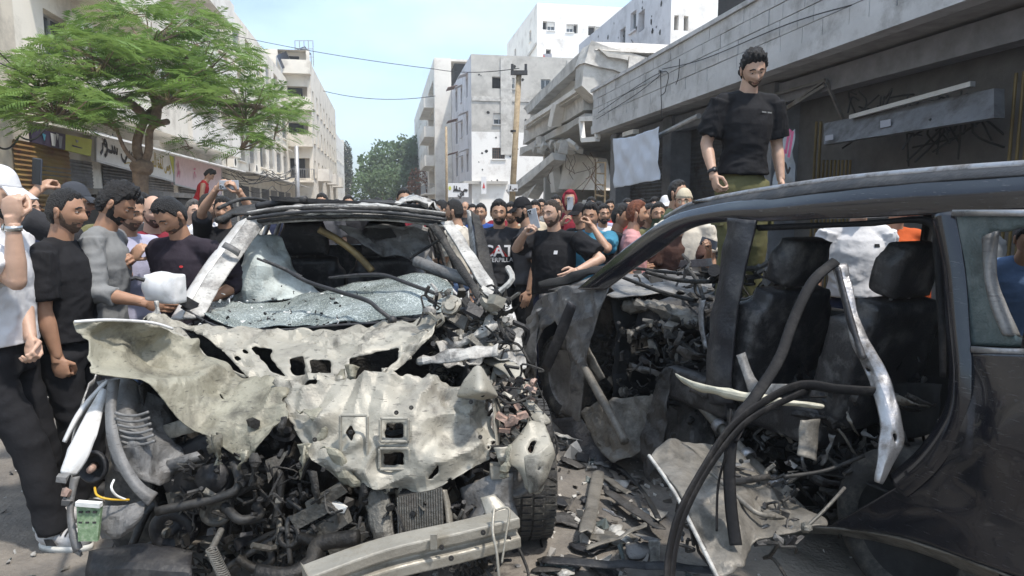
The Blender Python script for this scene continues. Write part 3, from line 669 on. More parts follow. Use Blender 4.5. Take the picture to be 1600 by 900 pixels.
for k in range(12):
    p = FA(hol.uniform(850, 940), hol.uniform(225, 260), hol.uniform(0, .6)); mb.tube(crv([p, p+Vector((hol.uniform(-.3, .3), hol.uniform(-.2, .2), -.4)), p+Vector((hol.uniform(-.4, .4), 0, -hol.uniform(.5, 1.2)))], 4), .009, 5)
mb.build('rebar', M('rebar_rust', (.12, .07, .04), .9), b)['kind'] = 'stuff'
mb = MB(); q0, q1 = PR(931, 254, 6.2), PR(946, 254, 6.2)
for q in (q0, q1): mb.bar(q, Vector((q.x, q.y, .2)), .05, .05, (1, 0, 0))
for k in range(8): mb.bar(q0-EZ*.32*k, q1-EZ*.32*k, .04, .04)
mb.build('ladder', m_wood, b)
# --- right: long stone-clad canopy building
b = root('stone_canopy_building', S(6, 6.3, 0), 'long low building with stone-clad grey canopy over dark shuttered shops on the right', 'building')
ZB, ZT, R0, RW = 3.56, 4.62, 5.35, 6.35; S0, S1 = -9., 17.5
mb = MB(); mb.slab([S(S0, R0+.05, ZB), S(S1, R0+.05, ZB), S(S1, 14, ZB), S(S0, 14, ZB)], (0, 0, ZT-ZB-.03)); mb.build('canopy', m_mortar, b)
mb = MB(); mb.slab([S(S0, RW, 0), S(S1-.02, RW, 0), S(S1-.02, 13.9, 0), S(S0, 13.9, 0)], (0, 0, ZB-.01)); mb.build('wall', M('dark_shop_wall', (.1, .095, .09), .9), b)  # whole shop wall in one dark tone
mb = MB(); mb.slab([S(S0, R0-.03, ZB-.03), S(S1+.05, R0-.03, ZB-.03), S(S1+.05, R0+.2, ZB-.03), S(S0, R0+.2, ZB-.03)], (0, 0, .2)); mb.build('lower_band', m_stone, b)
mb = MB(); mb.slab([S(S0, R0-.05, ZT-.02), S(S1+.08, R0-.05, ZT-.02), S(S1+.08, R0+.3, ZT-.02), S(S0, R0+.3, ZT-.02)], (0, 0, .07)); mb.build('coping', m_stone, b)
rt = random.Random(11); hrow = (ZT-.02-(ZB+.17))/4
for i in range(4):
    s_ = 2.2+rt.random()*.3
    while s_ < S1-.1:
        w_ = min(rt.choice([.34, .42, .5, .62]), S1-s_); d = rt.uniform(0, .012)
        mb = MB(); z = ZB+.17+i*hrow
        mb.slab([S(s_+.006, R0-.005-d, z+.006), S(s_+w_-.006, R0-.005-d, z+.006), S(s_+w_-.006, R0-.005-d, z+hrow-.006), S(s_+.006, R0-.005-d, z+hrow-.006)], ER*.06)
        mb.build('stone_tile', m_stone, b); s_ += w_
mb = MB(); mb.slab([S(S0, R0+.0, ZB+.17), S(2.2, R0, ZB+.17), S(2.2, R0, ZT-.02), S(S0, R0, ZT-.02)], ER*.05); mb.build('cladding', m_stone, b)
# canopy beams and shop fronts
mb = MB(); mb.bar(S(S0, RW-.25, ZB-.2), S(S1, RW-.25, ZB-.2), .25, .3); mb.build('soffit_beam', M('grey_painted_beam', (.2, .2, .21), .8), b)
for s_, mt in ((-3.2, m_shutd), (.6, m_shutd), (10.3, m_shutd), (13.9, m_shutd)): shutter(b, S(s_, RW-.03, .12), ES, -ER, 3.3, 2.95, mt, .085)
for s_ in (3.9, 9.85, 13.7, 17.2): mb = MB(); mb.slab([S(s_, RW-.45, .1), S(s_+.45, RW-.45, .1), S(s_+.45, RW, .1), S(s_, RW, .1)], (0, 0, ZB-.12)); mb.build('pillar', M('grey_pillar', (.16, .16, .165), .8), b)
q = [PR(1287, 193, RW-.55), PR(1553, 138, RW-.55), PR(1553, 184, RW-.75), PR(1287, 226, RW-.75)]
sb = root('sign_box', q[3], 'blank grey metal sign box hanging skewed under the right canopy', 'sign')
panel('face', q, ER*.12, M('grey_sign_steel', (.15, .15, .155), .55, .3, dirt=(.08, .075, .07), damt=.5), sb)
mb = MB(); mb.bar(PR(1330, 183, RW-.6), PR(1520, 131, RW-.6), .06, .05); mb.build('bent_trim', m_alu, sb)
panel('sticker', [PR(1376, 189, RW-.68), PR(1392, 186, RW-.68), PR(1392, 197, RW-.7), PR(1376, 200, RW-.7)], -ER*.006, mpl['grey'], sb)
panel('sticker', [PR(1290, 212, RW-.76), PR(1302, 210, RW-.76), PR(1302, 218, RW-.77), PR(1290, 220, RW-.77)], -ER*.006, mpl['grey'], sb)
mb = MB()
for k in range(46):
    p = PR(1335+hol.random()*200, 150+hol.random()*30-.2*(k), RW-.2); mb.tube(crv([p, p+Vector((hol.uniform(-.3, .3), hol.uniform(-.3, .3), hol.uniform(-.4, .1))), p+Vector((hol.uniform(-.5, .5), hol.uniform(-.5, .5), -hol.uniform(.2, .6)))], 4), .012, 5)
o = mb.build('loose_wiring', m_wire, b); o['kind'] = 'stuff'
mb = MB()
for k in range(9): p = PR(1281+k*6, 250, RW-.3); mb.tube([Vector((p.x, p.y, .15)), Vector((p.x, p.y, p.z))], .016, 7)
for k in range(2): p = PR(1276+k*7, 190, RW-.4); mb.tube([Vector((p.x, p.y, .15)), Vector((p.x, p.y, p.z))], .02, 7)
for k in range(3): p = PR(1585+k*12, 150, RW-.4); mb.tube([Vector((p.x, p.y, .15)), Vector((p.x, p.y, 2.9))], .016, 7)
o = mb.build("brass_bars", m_gold, b); o["kind"] = "stuff"
mb = MB(); c = [PR(1205, 150, 5.9), PR(1290, 125, 5.9)]
for z in (0, -.35): mb.bar(c[0]+EZ*z, c[1]+EZ*z*.2, .04, .04)
mb.bar(c[0], c[0]+ER*.4-EZ*.6, .04, .04); mb.bar(c[1], c[1]+ER*.4-EZ*.7, .04, .04); mb.bar(c[1], c[0]-EZ*.35, .03, .03); mb.build('awning_frame', m_shut, b)
mb = MB(); mb.tube([PR(1018, 218, 5.5), PR(1092, 181, 5.5)], .05, 10); mb.build('awning_pole', m_steel, b)
mb = MB(); mb.box(PR(985, 208, 5.55), (.14, .7, .1), SROT); mb.build('tube_light', m_pale, b)
# hanging cloths
def clothsheet(name, label, c, mat, n, amp=.08, sc=2., seed=0, cat='cloth'):
    rows = []
    for i in range(5): rows.append([c[0].lerp(c[1], j/5).lerp(c[3].lerp(c[2], j/5), i/4)-EZ*(.06*math.sin(j/5*math.pi)*(i < 4)) for j in range(6)])
    o = sheet(name, rows, mat, None, 6, 6, amp, sc, .004, seed=seed, crease=amp*1.2); return tag(o, label, cat)
clothsheet('hanging_sheet', 'white cloth sheet hung below the far end of the stone canopy', [PR(958, 217, 5.3), PR(1029, 197, 5.3), PR(1030, 281, 5.3), PR(960, 294, 5.3)], m_cloth, ER, .07, 1.6)
cl = clothsheet('torn_banner', 'crumpled grey banner with pink and black print behind the standing man', [PR(1222, 208, 5.5), PR(1243, 200, 5.5), PR(1242, 290, 5.5), PR(1205, 298, 5.4)], M('banner_grey', (.34, .37, .4), .8), ER, .06, 2.5, 4, 'banner')
bpy_roots[cl.name] = Vector((0, 0, 0))
strokes('lettering', PR(1214, 272, 5.3), ES*-1, [[(0, .1), (.25, .45), (.5, .1), (.8, .5), (1.1, .05), (1.3, .3)], [(.3, -.3), (.9, -.2)]], .25, .05, m_ink, cl, -ER)
strokes('lettering', PR(1229, 240, 5.3), ES*-1, [[(0, 0), (.1, .6), (.3, 1.1)], [(.25, -.2), (.4, .5), (.5, 1.)], [(-.3, -.6), (-.1, .2)]], .28, .07, m_pinkink, cl, -ER)
# ------------------------------------------------------------------ trees, poles, cables
def frond(vs, fs, p, d, up, L_, rn, pin=9):
    """one feathery leaf: paired narrow leaflets along a drooping stalk"""
    d = d.normalized(); side = d.cross(up).normalized(); up = side.cross(d)
    for k in range(1, pin+1):
        t = k/pin; c = p+d*(L_*t)-EZ*(L_*.35*t*t); ll = L_*.42*math.sin(math.pi*(.15+.8*t))**.7
        for sg in (-1, 1):
            e = side*sg*.9+d*.5-EZ*rn.uniform(.05, .4); e.normalize(); w_ = d*(L_*.032); k0 = len(vs)
            vs += [c-w_*.5, c+e*ll*.5+w_*.9, c+e*ll, c+e*ll*.5-w_*.9]; fs.append((k0, k0+1, k0+2, k0+3))
def poinciana():
    rn = random.Random(21); D = 14.
    base = P(220, 275, D); base.z = .12
    t = root('feathery_tree', base, 'spreading green feathery-leaved street tree in front of the left shops', 'tree')
    mb = MB()
    def br(pts, r): mb.tube(crv(pts, 5), [r[0]+(r[1]-r[0])*i/((len(pts)-1)*5) for i in range((len(pts)-1)*5+1)], 9)
    kn = P(222, 262, D); fork = P(232, 238, D)
    br([base, P(220, 290, D), kn], (.15, .15)); mb.ball(kn, (.23, .21, .18), jit=.12); br([kn, P(214, 225, D), P(228, 185, D), P(248, 165, D+.2), P(290, 150, D+.5)], (.105, .05))
    br([kn, fork, P(236, 200, D), P(262, 190, D-.2)], (.085, .06)); br([P(240, 195, D), P(245, 168, D), P(232, 130, D-.3), P(215, 90, D-.4)], (.11, .05))
    br([P(228, 185, D), P(200, 160, D-.5), P(140, 150, D-1), P(80, 150, D-1.2)], (.1, .04)); br([P(280, 152, D+.4), P(330, 160, D+.8), P(390, 165, D+1), P(440, 175, D+1.2)], (.09, .04))
    br([P(248, 165, D), P(270, 120, D+.6), P(310, 70, D+.8)], (.09, .04)); br([P(232, 130, D-.3), P(170, 100, D-1), P(110, 75, D-1.2)], (.06, .03)); br([kn, P(196, 235, D-.3), P(180, 195, D-.5)], (.05, .03))
    tr = mb.build('trunk', m_bark, t, True)
    tips = []; tw = MB()
    # canopy lobes, as seen: (x, y, half width, half height, depth, count)
    for x, y, wx, wy, d, n in ((235, 48, 120, 40, D, 165), (150, 95, 110, 40, D-.8, 190), (85, 168, 92, 30, D-1.2, 260), (312, 98, 85, 40, D+.6, 170), (385, 168, 70, 40, D+1, 160), (230, 115, 100, 45, D-.6, 150), (265, 145, 70, 22, D-1.2, 80), (60, 120, 66, 30, D-1, 75), (430, 190, 38, 30, D+1.2, 40), (190, 20, 50, 14, D+.5, 26), (375, 225, 45, 14, D+.5, 26), (170, 185, 50, 16, D-1, 55), (300, 225, 32, 10, D+.3, 18)):
        for _ in range(n):
            a = rn.uniform(0, 6.28); q = math.sqrt(rn.random()); px = x+wx*q*math.cos(a); py = y+wy*q*math.sin(a)-wy*.25*(1-q*q)
            if rn.random() < .2: continue
            dd = d+rn.gauss(0, .75); tips.append((P(px, py, dd), P(x, y+wy*.6, d)))
    vs = []; fs = []
    for p, c in tips:
        o = p-c; o.z *= .25; a = rn.uniform(0, 6.28); dr = o.normalized()*1.0+Vector((math.cos(a), math.sin(a), rn.uniform(-.1, .45)))*.9
        for k in range(rn.choice((2, 2, 3))):
            dr2 = dr+Vector((rn.uniform(-.8, .8), rn.uniform(-.8, .8), rn.uniform(-.25, .3))); frond(vs, fs, p, dr2, EZ+Vector((rn.uniform(-.5, .5), rn.uniform(-.5, .5), 0)), rn.uniform(.3, .58), rn, 11)
        if rn.random() < .28: tw.tube([p, p.lerp(c, .5)+EZ*rn.uniform(-.1, .05), c], [.008, .014, .022], 5)
    tw.build('twigs', m_bark, t)
    mk('crown', vs, fs, m_leaf, t)
poinciana()
def bushy(name, label, base, blobs, mat, n, leaf, seed, trunk=.25, fl=None):
    rn = random.Random(seed); t = root(name, base, label, 'tree', None)
    vs = []; fs = []; mb = MB()
    for c, rad in blobs:
        mb.tube([base, base.lerp(c, .5)+Vector((rn.uniform(-.3, .3), rn.uniform(-.3, .3), .2)), c], [trunk, trunk*.7, trunk*.25], 7)
        for _ in range(int(n*rad[0]*rad[2])):
            v = Vector((rn.gauss(0, 1), rn.gauss(0, 1), rn.gauss(0, 1))).normalized()*(.55+.5*rn.random()**.5)
            q = fbm(c+v*2, .7, seed); v = v*(1+.5*q)
            p = c+Vector((v.x*rad[0], v.y*rad[1], v.z*rad[2])); a = Vector((rn.uniform(-1, 1), rn.uniform(-1, 1), rn.uniform(-1, 1))).normalized()*leaf; b2 = a.orthogonal().normalized()*leaf*.6; k = len(vs)
            vs += [p-a, p+b2, p+a, p-b2]; fs.append((k, k+1, k+2, k+3))
    mb.build('trunk', m_bark, t); mk('crown', vs, fs, mat, t)
    return t
def at(px, d, z=0): p = P(px, 300, d); p.z = z; return p
bushy('street_tree', 'large dark green tree closing the far end of the street', at(612, 105), [(P(590, 262, 105), (3.2, 3, 2.6)), (P(615, 252, 106), (3.6, 3, 3)), (P(640, 250, 107), (3.2, 3, 3.2)), (P(612, 285, 103), (5, 3, 3)), (P(650, 240, 109), (2.2, 2, 2.6))], m_leaf2, 130, .3, 1)
bushy('street_tree', 'lower green tree in front of the far street trees', at(585, 90), [(P(575, 295, 90), (2.2, 2, 2)), (P(600, 290, 90), (2.4, 2, 2.2))], m_leaf2, 140, .25, 2)
bushy('flowering_tree', 'small tree with orange-red blossom beside the balcony block', at(655, 84), [(P(655, 290, 84), (1.5, 1.5, 2.0)), (P(648, 305, 84), (1.6, 1.5, 1.5))], M('blossom_leaf', (.2, .09, .04), .7, var=.6, sc=1.5, bump=0), 150, .2, 3)
bushy('cypress_tree', 'slim dark columnar tree before the far cream building', at(541, 115), [(P(541, 285, 115), (1.2, 1.2, 2.8)), (P(541, 262, 115), (1.1, 1.1, 3)), (P(541, 243, 115), (.8, .8, 2))], M('cypress_leaf', (.05, .065, .045), .8, var=.4, sc=.6, bump=0), 170, .25, 4)
def pole(name, label, top_px, base_px, d, r, mat, cat='pole'):
    a = P(*top_px, d); b_ = P(*base_px, d); dr = (b_-a); k = (a.z+.05)/(-dr.z); base = a+dr*k
    o = root(name, base, label, cat); mb = MB(); mb.tube([base, a], [r, r*.8], 12); mb.build('shaft', mat, o, True); return o, a
po, a = pole('utility_pole', 'tall tan wooden utility pole in front of the collapsed house', (811, 112), (801, 300), 21, .105, m_wood)
mb = MB(); mb.box(a+Vector((0, -.1, -.05)), (.5, .12, .12)); mb.tube([a+Vector((-.2, -.1, .02)), a+Vector((-.2, -.1, .2))], .04, 8); mb.tube([a+Vector((.2, -.1, .02)), a+Vector((.2, -.1, .2))], .04, 8); mb.build('insulator_arm', m_shutd, po)
q = [P(793, 288, 20.8), P(809, 288, 20.8), P(809, 299, 20.8), P(793, 299, 20.8)]; panel('notice_plate', q, (0, .03, 0), mpl['white'], po)
ls, tw = write([('sin', 1.5), ('alef', .3), ('lam', .4)]); strokes('lettering', P(796, 296, 20.79), CR, ls, .22/tw, .025, m_ink, po, Vector((0, -1, 0)))
mb = MB(); b1 = P(803, 205, 21); mb.lathe(b1, (0, 0, 1), [(-.03, .09), (-.03, .11), (.03, .11), (.03, .09)], 12); mb.build('strap', m_shutd, po)
p2, a2 = pole('lamp_pole', 'thin brown wooden pole in front of the curved balconies', (697, 198), (698, 295), 48, .1, m_wood)
p3, a3 = pole('steel_pole', 'grey steel pole at the foot of the balcony tower on the left', (463, 228), (465, 300), 44, .16, m_steel)
def cable(label, pts, sag, r=.014):
    out = []
    for i in range(len(pts)-1):
        for j in range(12):
            t = j/12; p = pts[i].lerp(pts[i+1], t); p.z -= sag*4*t*(1-t); out.append(p)
    mb = MB(); mb.tube(out+[pts[-1]], r, 5); return tag(mb.build('overhead_cable', m_wire), label, 'cable', 'cables over the street')
cable('black cable from the left roofs across the sky to the wooden pole', [P(150, 0, 30), P(350, 52, 32), P(680, 108, 28), a+Vector((0, 0, .1))], .12, .013)
cable('thin grey cable low across the sky between tower and pocked building', [P(505, 142, 66), P(680, 150, 60)], .5, .03)
cable('black cable sagging out of the tree to the left edge', [P(-20, 88, 12), P(120, 118, 13), P(190, 125, 13.5)], .15, .012)
cable('thin cable crossing the beige wall steeply at the left edge', [P(-20, 60, 12), P(60, 130, 14)], .1, .01)
cable('loose cable dipping under the purple banner', [P(-10, 222, 14), P(30, 212, 14.5), P(75, 192, 15)], .2, .02)
cable('cable climbing from the stone canopy to the pocked tower', [PR(1032, 112, 5.25), P(985, 60, 36), P(1000, 0, 34)], .1, .02)
for k in range(9):
    rn = random.Random(k); cable('tangled grey cables in front of the left shops', [P(350+rn.uniform(-20, 30), 262+rn.uniform(-6, 14), 34), P(420+rn.uniform(-10, 10), 272+rn.uniform(-8, 20), 38), P(462, 262+rn.uniform(-6, 24), 43.7)], rn.uniform(.1, .7), .018)
for k, (pts, lb) in enumerate((([(1035, 108), (1100, 92), (1230, 38), (1330, 8)], 'black cable lying along the upper stone canopy'), ([(935, 176), (1032, 113), (1040, 140), (1032, 150)], 'looped cable hanging on the stone canopy near its far end'), ([(1032, 113), (1034, 185)], 'cable hanging straight down the stone canopy'), ([(932, 186), (990, 150), (1031, 118)], 'slack cable across the far end of the stone canopy'), ([(1062, 92), (1060, 120), (1056, 132)], 'short black cable end dangling over the stone canopy'))):
    mb = MB(); mb.tube(crv([PR(x, y, R0-.06) for x, y in pts], 6), .008, 5); tag(mb.build('canopy_cable', m_wire), lb, 'cable')
# ------------------------------------------------------------------ people kit
TMP = bpy.data.scenes.new('workbench')
def remesh(mb, vox, smooth=2):
    me = bpy.data.meshes.new('t'); me.from_pydata([tuple(v) for v in mb.v], [], mb.f); me.update()
    o = bpy.data.objects.new('t', me); TMP.collection.objects.link(o)
    m = o.modifiers.new('r', 'REMESH'); m.mode = 'VOXEL'; m.voxel_size = vox; m.adaptivity = 0
    if smooth: s_ = o.modifiers.new('s', 'SMOOTH'); s_.iterations = smooth; s_.factor = .5
    TMP.view_layers[0].update(); dg = TMP.view_layers[0].depsgraph
    e = o.evaluated_get(dg); m2 = e.to_mesh()
    v = np.empty(len(m2.vertices)*3); m2.vertices.foreach_get('co', v); v = v.reshape(-1, 3)
    f = [tuple(p.vertices) for p in m2.polygons]
    e.to_mesh_clear(); bpy.data.objects.remove(o); bpy.data.meshes.remove(me)
    return v, f
def sst(a, b, x): t = min(1, max(0, (x-a)/(b-a))); return t*t*(3-2*t)
def gs(x, s): return math.exp(-(x/s)**2)
def headpoint(th, ph):
    """radius point of the head; th 0 = face (+y), ph elevation. metres, origin mid head"""
    cx, cz = math.sin(th)*math.cos(ph), math.sin(ph); cy = math.cos(th)*math.cos(ph)
    rx, ry, rz = .077, .098, .122
    if cz < 0: rx *= 1-.20*sst(0, 1, -cz)-.06*sst(.5, 1, -cz); ry *= 1.0-(.18*sst(0, .9, -cz) if cy < 0 else -.0*sst(0, 1, -cz))
    x, y, z = cx*rx, cy*ry, cz*rz
    if cy > 0:
        f = cy
        # flatter face plane, brow, nose, cheeks, lips, chin, eye sockets
        y -= .012*f*gs(z-.0, .08)*(1-gs(x, .05)*.3)
        y += .010*gs(z-.030, .012)*gs(x, .05)*f
        y -= .013*(gs(x-.031, .016)+gs(x+.031, .016))*gs(z-.010, .013)*f
        nzv = sst(.03, -.03, z)*sst(-.048, -.034, z) if z > -.05 else 0
        y += (.006+.024*nzv)*gs(x, .011+.006*nzv)*sst(.035, .02, z)*sst(-.05, -.035, z)*f
        y += .007*(gs(x-.042, .02)+gs(x+.042, .02))*gs(z+.022, .02)*f
        y += .009*gs(z+.058, .007)*gs(x, .022)*f+.009*gs(z+.073, .008)*gs(x, .02)*f
        y -= .005*gs(z+.0655, .003)*gs(x, .025)*f
        y += .016*gs(z+.103, .016)*gs(x, .03)*f
    return x, y, z
NU, NV = 56, 44
def headgrid(fn, nu=NU, nv=NV):
    vs = []
    for i in range(nv+1):
        ph = -math.pi/2+math.pi*(.01+.98*i/nv)
        for j in range(nu): vs.append(fn(2*math.pi*j/nu, ph))
    fs = [(i*nu+j, i*nu+(j+1) % nu, (i+1)*nu+(j+1) % nu, (i+1)*nu+j) for i in range(nv) for j in range(nu)]
    fs += [tuple(range(nu-1, -1, -1)), tuple(range(nv*nu, (nv+1)*nu))]
    return vs, fs
def headskin():
    mb = MB(); v, f = headgrid(headpoint); mb.add(v, f)
    for sg in (-1, 1):       # ears
        ro = Matrix.Rotation(sg*R(-25), 3, 'Z')
        mb.ball((sg*.079, -.008, -.005), (.009, .02, .033), ro, 10, 8); mb.ball((sg*.084, -.012, .008), (.006, .016, .02), ro, 8, 6)
    for sg in (-1, 1):
        mb.ball((sg*.031, .0722, .0150), (.0145, .0118, .0082), Matrix.Rotation(sg*R(-14), 3, 'Z'), 12, 8); mb.ball((sg*.031, .0712, .0032), (.0135, .0112, .0062), Matrix.Rotation(sg*R(-14), 3, 'Z'), 12, 8)
    mi = [0]*len(mb.f)
    for k, fc in enumerate(mb.f):
        c = sum((mb.v[i] for i in fc), Vector())/len(fc)
        if c.y > .06 and (c.x/.021)**2+((c.z+.066)/.009)**2 < 1: mi[k] = 1
    return np.array([tuple(a) for a in mb.v]), mb.f, mi
HEAD = headskin()
def shell(kind, seed, thick):
    """hair, beard or hood as a shell that dives under the skin outside its region"""
    def fn(th, ph):
        x, y, z = headpoint(th, ph); a = abs(math.degrees(math.atan2(x, y))); d = Vector((x, y, z)); n = d.normalized()
        if kind == 'hair' or kind == 'curly' or kind == 'bald':
            line = .083-.008*abs(math.sin(a*.12+seed))-.018*sst(25, 55, a)-.06*sst(58, 80, a)+.02*sst(80, 92, a)-.10*sst(95, 125, a)
            if kind == 'bald': line = .03 if a < 60 else -.0-.05*sst(90, 130, a)
            m = sst(line-.008, line+.022, z+.004*nz((x, y, z), 60, seed))
            if kind == 'bald': m *= sst(70, 100, a)*sst(.09, .05, z)
            h = -.006+m*(.008+thick*(.45+.55*sst(.02, .11, z)+(.25 if a < 60 else 0)*sst(.05, .1, z)))
            fr, am = (26, .55) if kind == 'curly' else (17, .3)
            h += m*thick*am*(abs(nz((x, y, z), fr*1.6, seed))*1.6-.4+.5*nz((x, y, z), fr*3.2, seed))
        elif kind == 'beard':
            up = -.035-.01*sst(0, 20, a)+.0*a
            if a < 24: up = -.047
            if 40 < a < 92: up = -.062+.072*sst(52, 86, a)
            m = sst(up+.008, up-.008, z)*sst(98, 86, a)*sst(-.128, -.112, z+0*a)
            q_ = (x/.024)**2+((z+.067)/.0105)**2
            if a < 60: m *= sst(.8, 1.3, q_)
            h = -.005+m*(.0055+thick*(.5+.5*sst(-.05, -.1, z)))+m*thick*.3*nz((x, y, z), 70, seed)
        elif kind == 'cap':
            m = sst(.032, .042, z-(.012 if a > 100 else 0)); h = -.006+m*(.017+.012*sst(.06, .12, z))
        elif kind == 'hood':
            m = max(sst(.075, .09, z), sst(48, 62, a)); h = -.008+m*(.03+.012*nz((x, y, z), 12, seed))
        return (x+n.x*h, y+n.y*h, z+n.z*h)
    mb = MB(); v, f = headgrid(fn, 84, 64) if kind in ('hair', 'curly') else headgrid(fn)
    mb.add(v, f)
    if kind == 'cap':
        pts = []
        for i in range(13):
            a = R(-62+i*124/12); r1 = .103; 
            for q in (0, 1): pts.append(Vector((math.sin(a)*(.083+.012*q), .02+math.cos(a)*(.075+.078*q), .047-.028*q*abs(math.cos(a))-.012*q+(-.014 if q else .0)*abs(math.sin(a)))))
        k = len(mb.v); mb.add(pts+[p+Vector((0, 0, -.006)) for p in pts], [(2*i, 2*i+1, 2*i+3, 2*i+2) for i in range(12)]+[(26+2*i, 26+2*i+2, 26+2*i+3, 26+2*i+1) for i in range(12)]+[(2*i+1, 26+2*i+1, 26+2*i+3, 2*i+3) for i in range(12)])
        mb.ball((0, -.005, .137), .006, None, 6, 5)
    return np.array([tuple(a) for a in mb.v]), mb.f
SH = {}
def getshell(kind, var, thick):
    k = (kind, var, thick)
    if k not in SH: SH[k] = shell(kind, var*7.7, thick)
    return SH[k]
def browseyes():
    es = []
    for sg in (-1, 1):
        e = MB(); es.append(e); e.cm = 0; e.ball((sg*.031, .0722, .0090), (.0118, .0112, .0080), None, 12, 8)
        e.cm = 1; e.ball((sg*.031, .0785, .0090), (.0062, .0058, .0062), None, 8, 6)
    b_ = MB()
    for sg in (-1, 1):
        pts = [Vector((sg*(.012+.038*t), .093-.016*t*t-.003, .030+.008*math.sin(math.pi*min(1, t*1.1))-.004*t)) for t in (0, .25, .5, .75, 1)]
        b_.tube(crv(pts, 3), [(.0055-.0035*i/12, .004) for i in range(13)], 6)
    return es, b_
EYES, BROWS = browseyes()
def handmesh(curl, spread=.0, thumb=.5, point=False):
    """right hand: wrist at 0, fingers along +z(-) ... palm faces +y, length along -z, thumb toward +x"""
    mb = MB()
    mb.ball((0, 0, -.048), (.041, .016, .055), None, 14, 9); mb.ball((.004, .004, -.02), (.03, .02, .03), None, 10, 7)
    mb.tube([(0, 0, .03), (0, 0, -.02)], [(.027, .021), (.031, .019)], 10)
    for k, (x, ln, r_) in enumerate(((.031, .072, .0088), (.0105, .081, .009), (-.0105, .075, .0086), (-.0305, .058, .0076))):
        c = curl if not (point and k == 0) else .1
        p = Vector((x*.94, .0, -.088+.004*abs(k-1))); ang = 0.; pts = [p+Vector((0, 0, .03)), p]; rs = [r_*1.1, r_*1.08]
        for sgm, fr in ((.45, 1.), (.31, 1.15), (.24, .8)):
            ang += c*fr; p = p+Vector((x*spread*.6, math.sin(ang)*ln*sgm, -math.cos(ang)*ln*sgm)); pts.append(p); rs.append(r_*(1.0-.12*len(pts)/5))
        mb.tube(pts, rs, 8); mb.ball(pts[-1], rs[-1], None, 8, 6)
        for q in pts[1:-1]: mb.ball(q, r_*1.04, None, 8, 6)
    t = Vector((.028, .006, -.025)); pts = [t-Vector((.012, 0, -.01)), t, t+Vector((.022, .012+.01*thumb, -.022)), t+Vector((.024-.012*thumb, .02+.022*thumb, -.052)), t+Vector((.018-.022*thumb, .026+.026*thumb, -.073))]
    mb.tube(pts, [.014, .0135, .011, .0098, .0085], 8); mb.ball(pts[-1], .0086, None, 8, 6)
    return remesh(mb, .0042, 1)
HANDS = {'relaxed': handmesh(.33, .0, .2), 'fist': handmesh(1.25, 0, 1.), 'hold': handmesh(.75, .05, 1.), 'flat': handmesh(.12, .1, 0.)}
SKIN = [M('skin_tan', (.42, .25, .165), .5, var=.08, sc=30, bump=.05, bsc=200), M('skin_warm', (.36, .2, .125), .5, var=.08, sc=30, bump=.05, bsc=200), M('skin_light', (.5, .32, .23), .5, var=.08, sc=30, bump=.05, bsc=200), M('skin_deep', (.28, .155, .095), .5, var=.08, sc=30, bump=.05, bsc=200)]
for m_ in SKIN:
    m_.node_tree.nodes['Principled BSDF'].inputs['Subsurface Weight'].default_value = .08; m_.node_tree.nodes['Principled BSDF'].inputs['Subsurface Radius'].default_value = (.02, .008, .004); m_.node_tree.nodes['Principled BSDF'].inputs['Subsurface Scale'].default_value = .3
m_lip = M('lip', (.30, .15, .115), .5, bump=0); m_eye = M('eye_white', (.42, .39, .36), .3, bump=0); m_iris = M('iris', (.02, .012, .008), .2, bump=0)
HAIRM = {'black': M('hair_black', (.012, .011, .011), .55, var=.6, sc=60, bump=.9, bsc=160), 'brown': M('hair_brown', (.035, .022, .014), .55, var=.5, sc=60, bump=.9, bsc=160), 'red': M('hair_henna', (.17, .05, .02), .55, var=.5, sc=60, bump=.9, bsc=160), 'grey': M('hair_grey', (.09, .085, .08), .6, var=.5, sc=60, bump=.9, bsc=160)}
STUB = M('stubble', (.11, .07, .048), .8, var=.4, sc=90, bump=.5, bsc=300)
def cloth(name, c, var=.12, rough=.9, dirt=None): return M('cloth_'+name, c, rough, var=var, sc=9, bump=.28, bsc=22, dirt=dirt, damt=.25, dsc=6, spec=.2)
def ik(a, t, l1, l2, pole):
    d = t-a; L_ = min(d.length, (l1+l2)*.995); d.normalize(); t = a+d*L_
    x = (l1*l1-l2*l2+L_*L_)/(2*L_); h = math.sqrt(max(0, l1*l1-x*x)); p = pole-d*pole.dot(d); p.normalize()
    return a+d*x+p*h, t
NP = [0]
def vnorm(v, f):
    n = np.zeros_like(v); q = np.array([x if len(x) == 4 else (x[0], x[1], x[2], x[2]) for x in f])
    c = np.cross(v[q[:, 2]]-v[q[:, 0]], v[q[:, 3]]-v[q[:, 1]]); c = np.where(np.abs(c).sum(1, keepdims=True) < 1e-14, np.cross(v[q[:, 1]]-v[q[:, 0]], v[q[:, 2]]-v[q[:, 0]]), c)
    for i in range(4): np.add.at(n, q[:, i], c)
    return n/(np.linalg.norm(n, axis=1, keepdims=True)+1e-12)
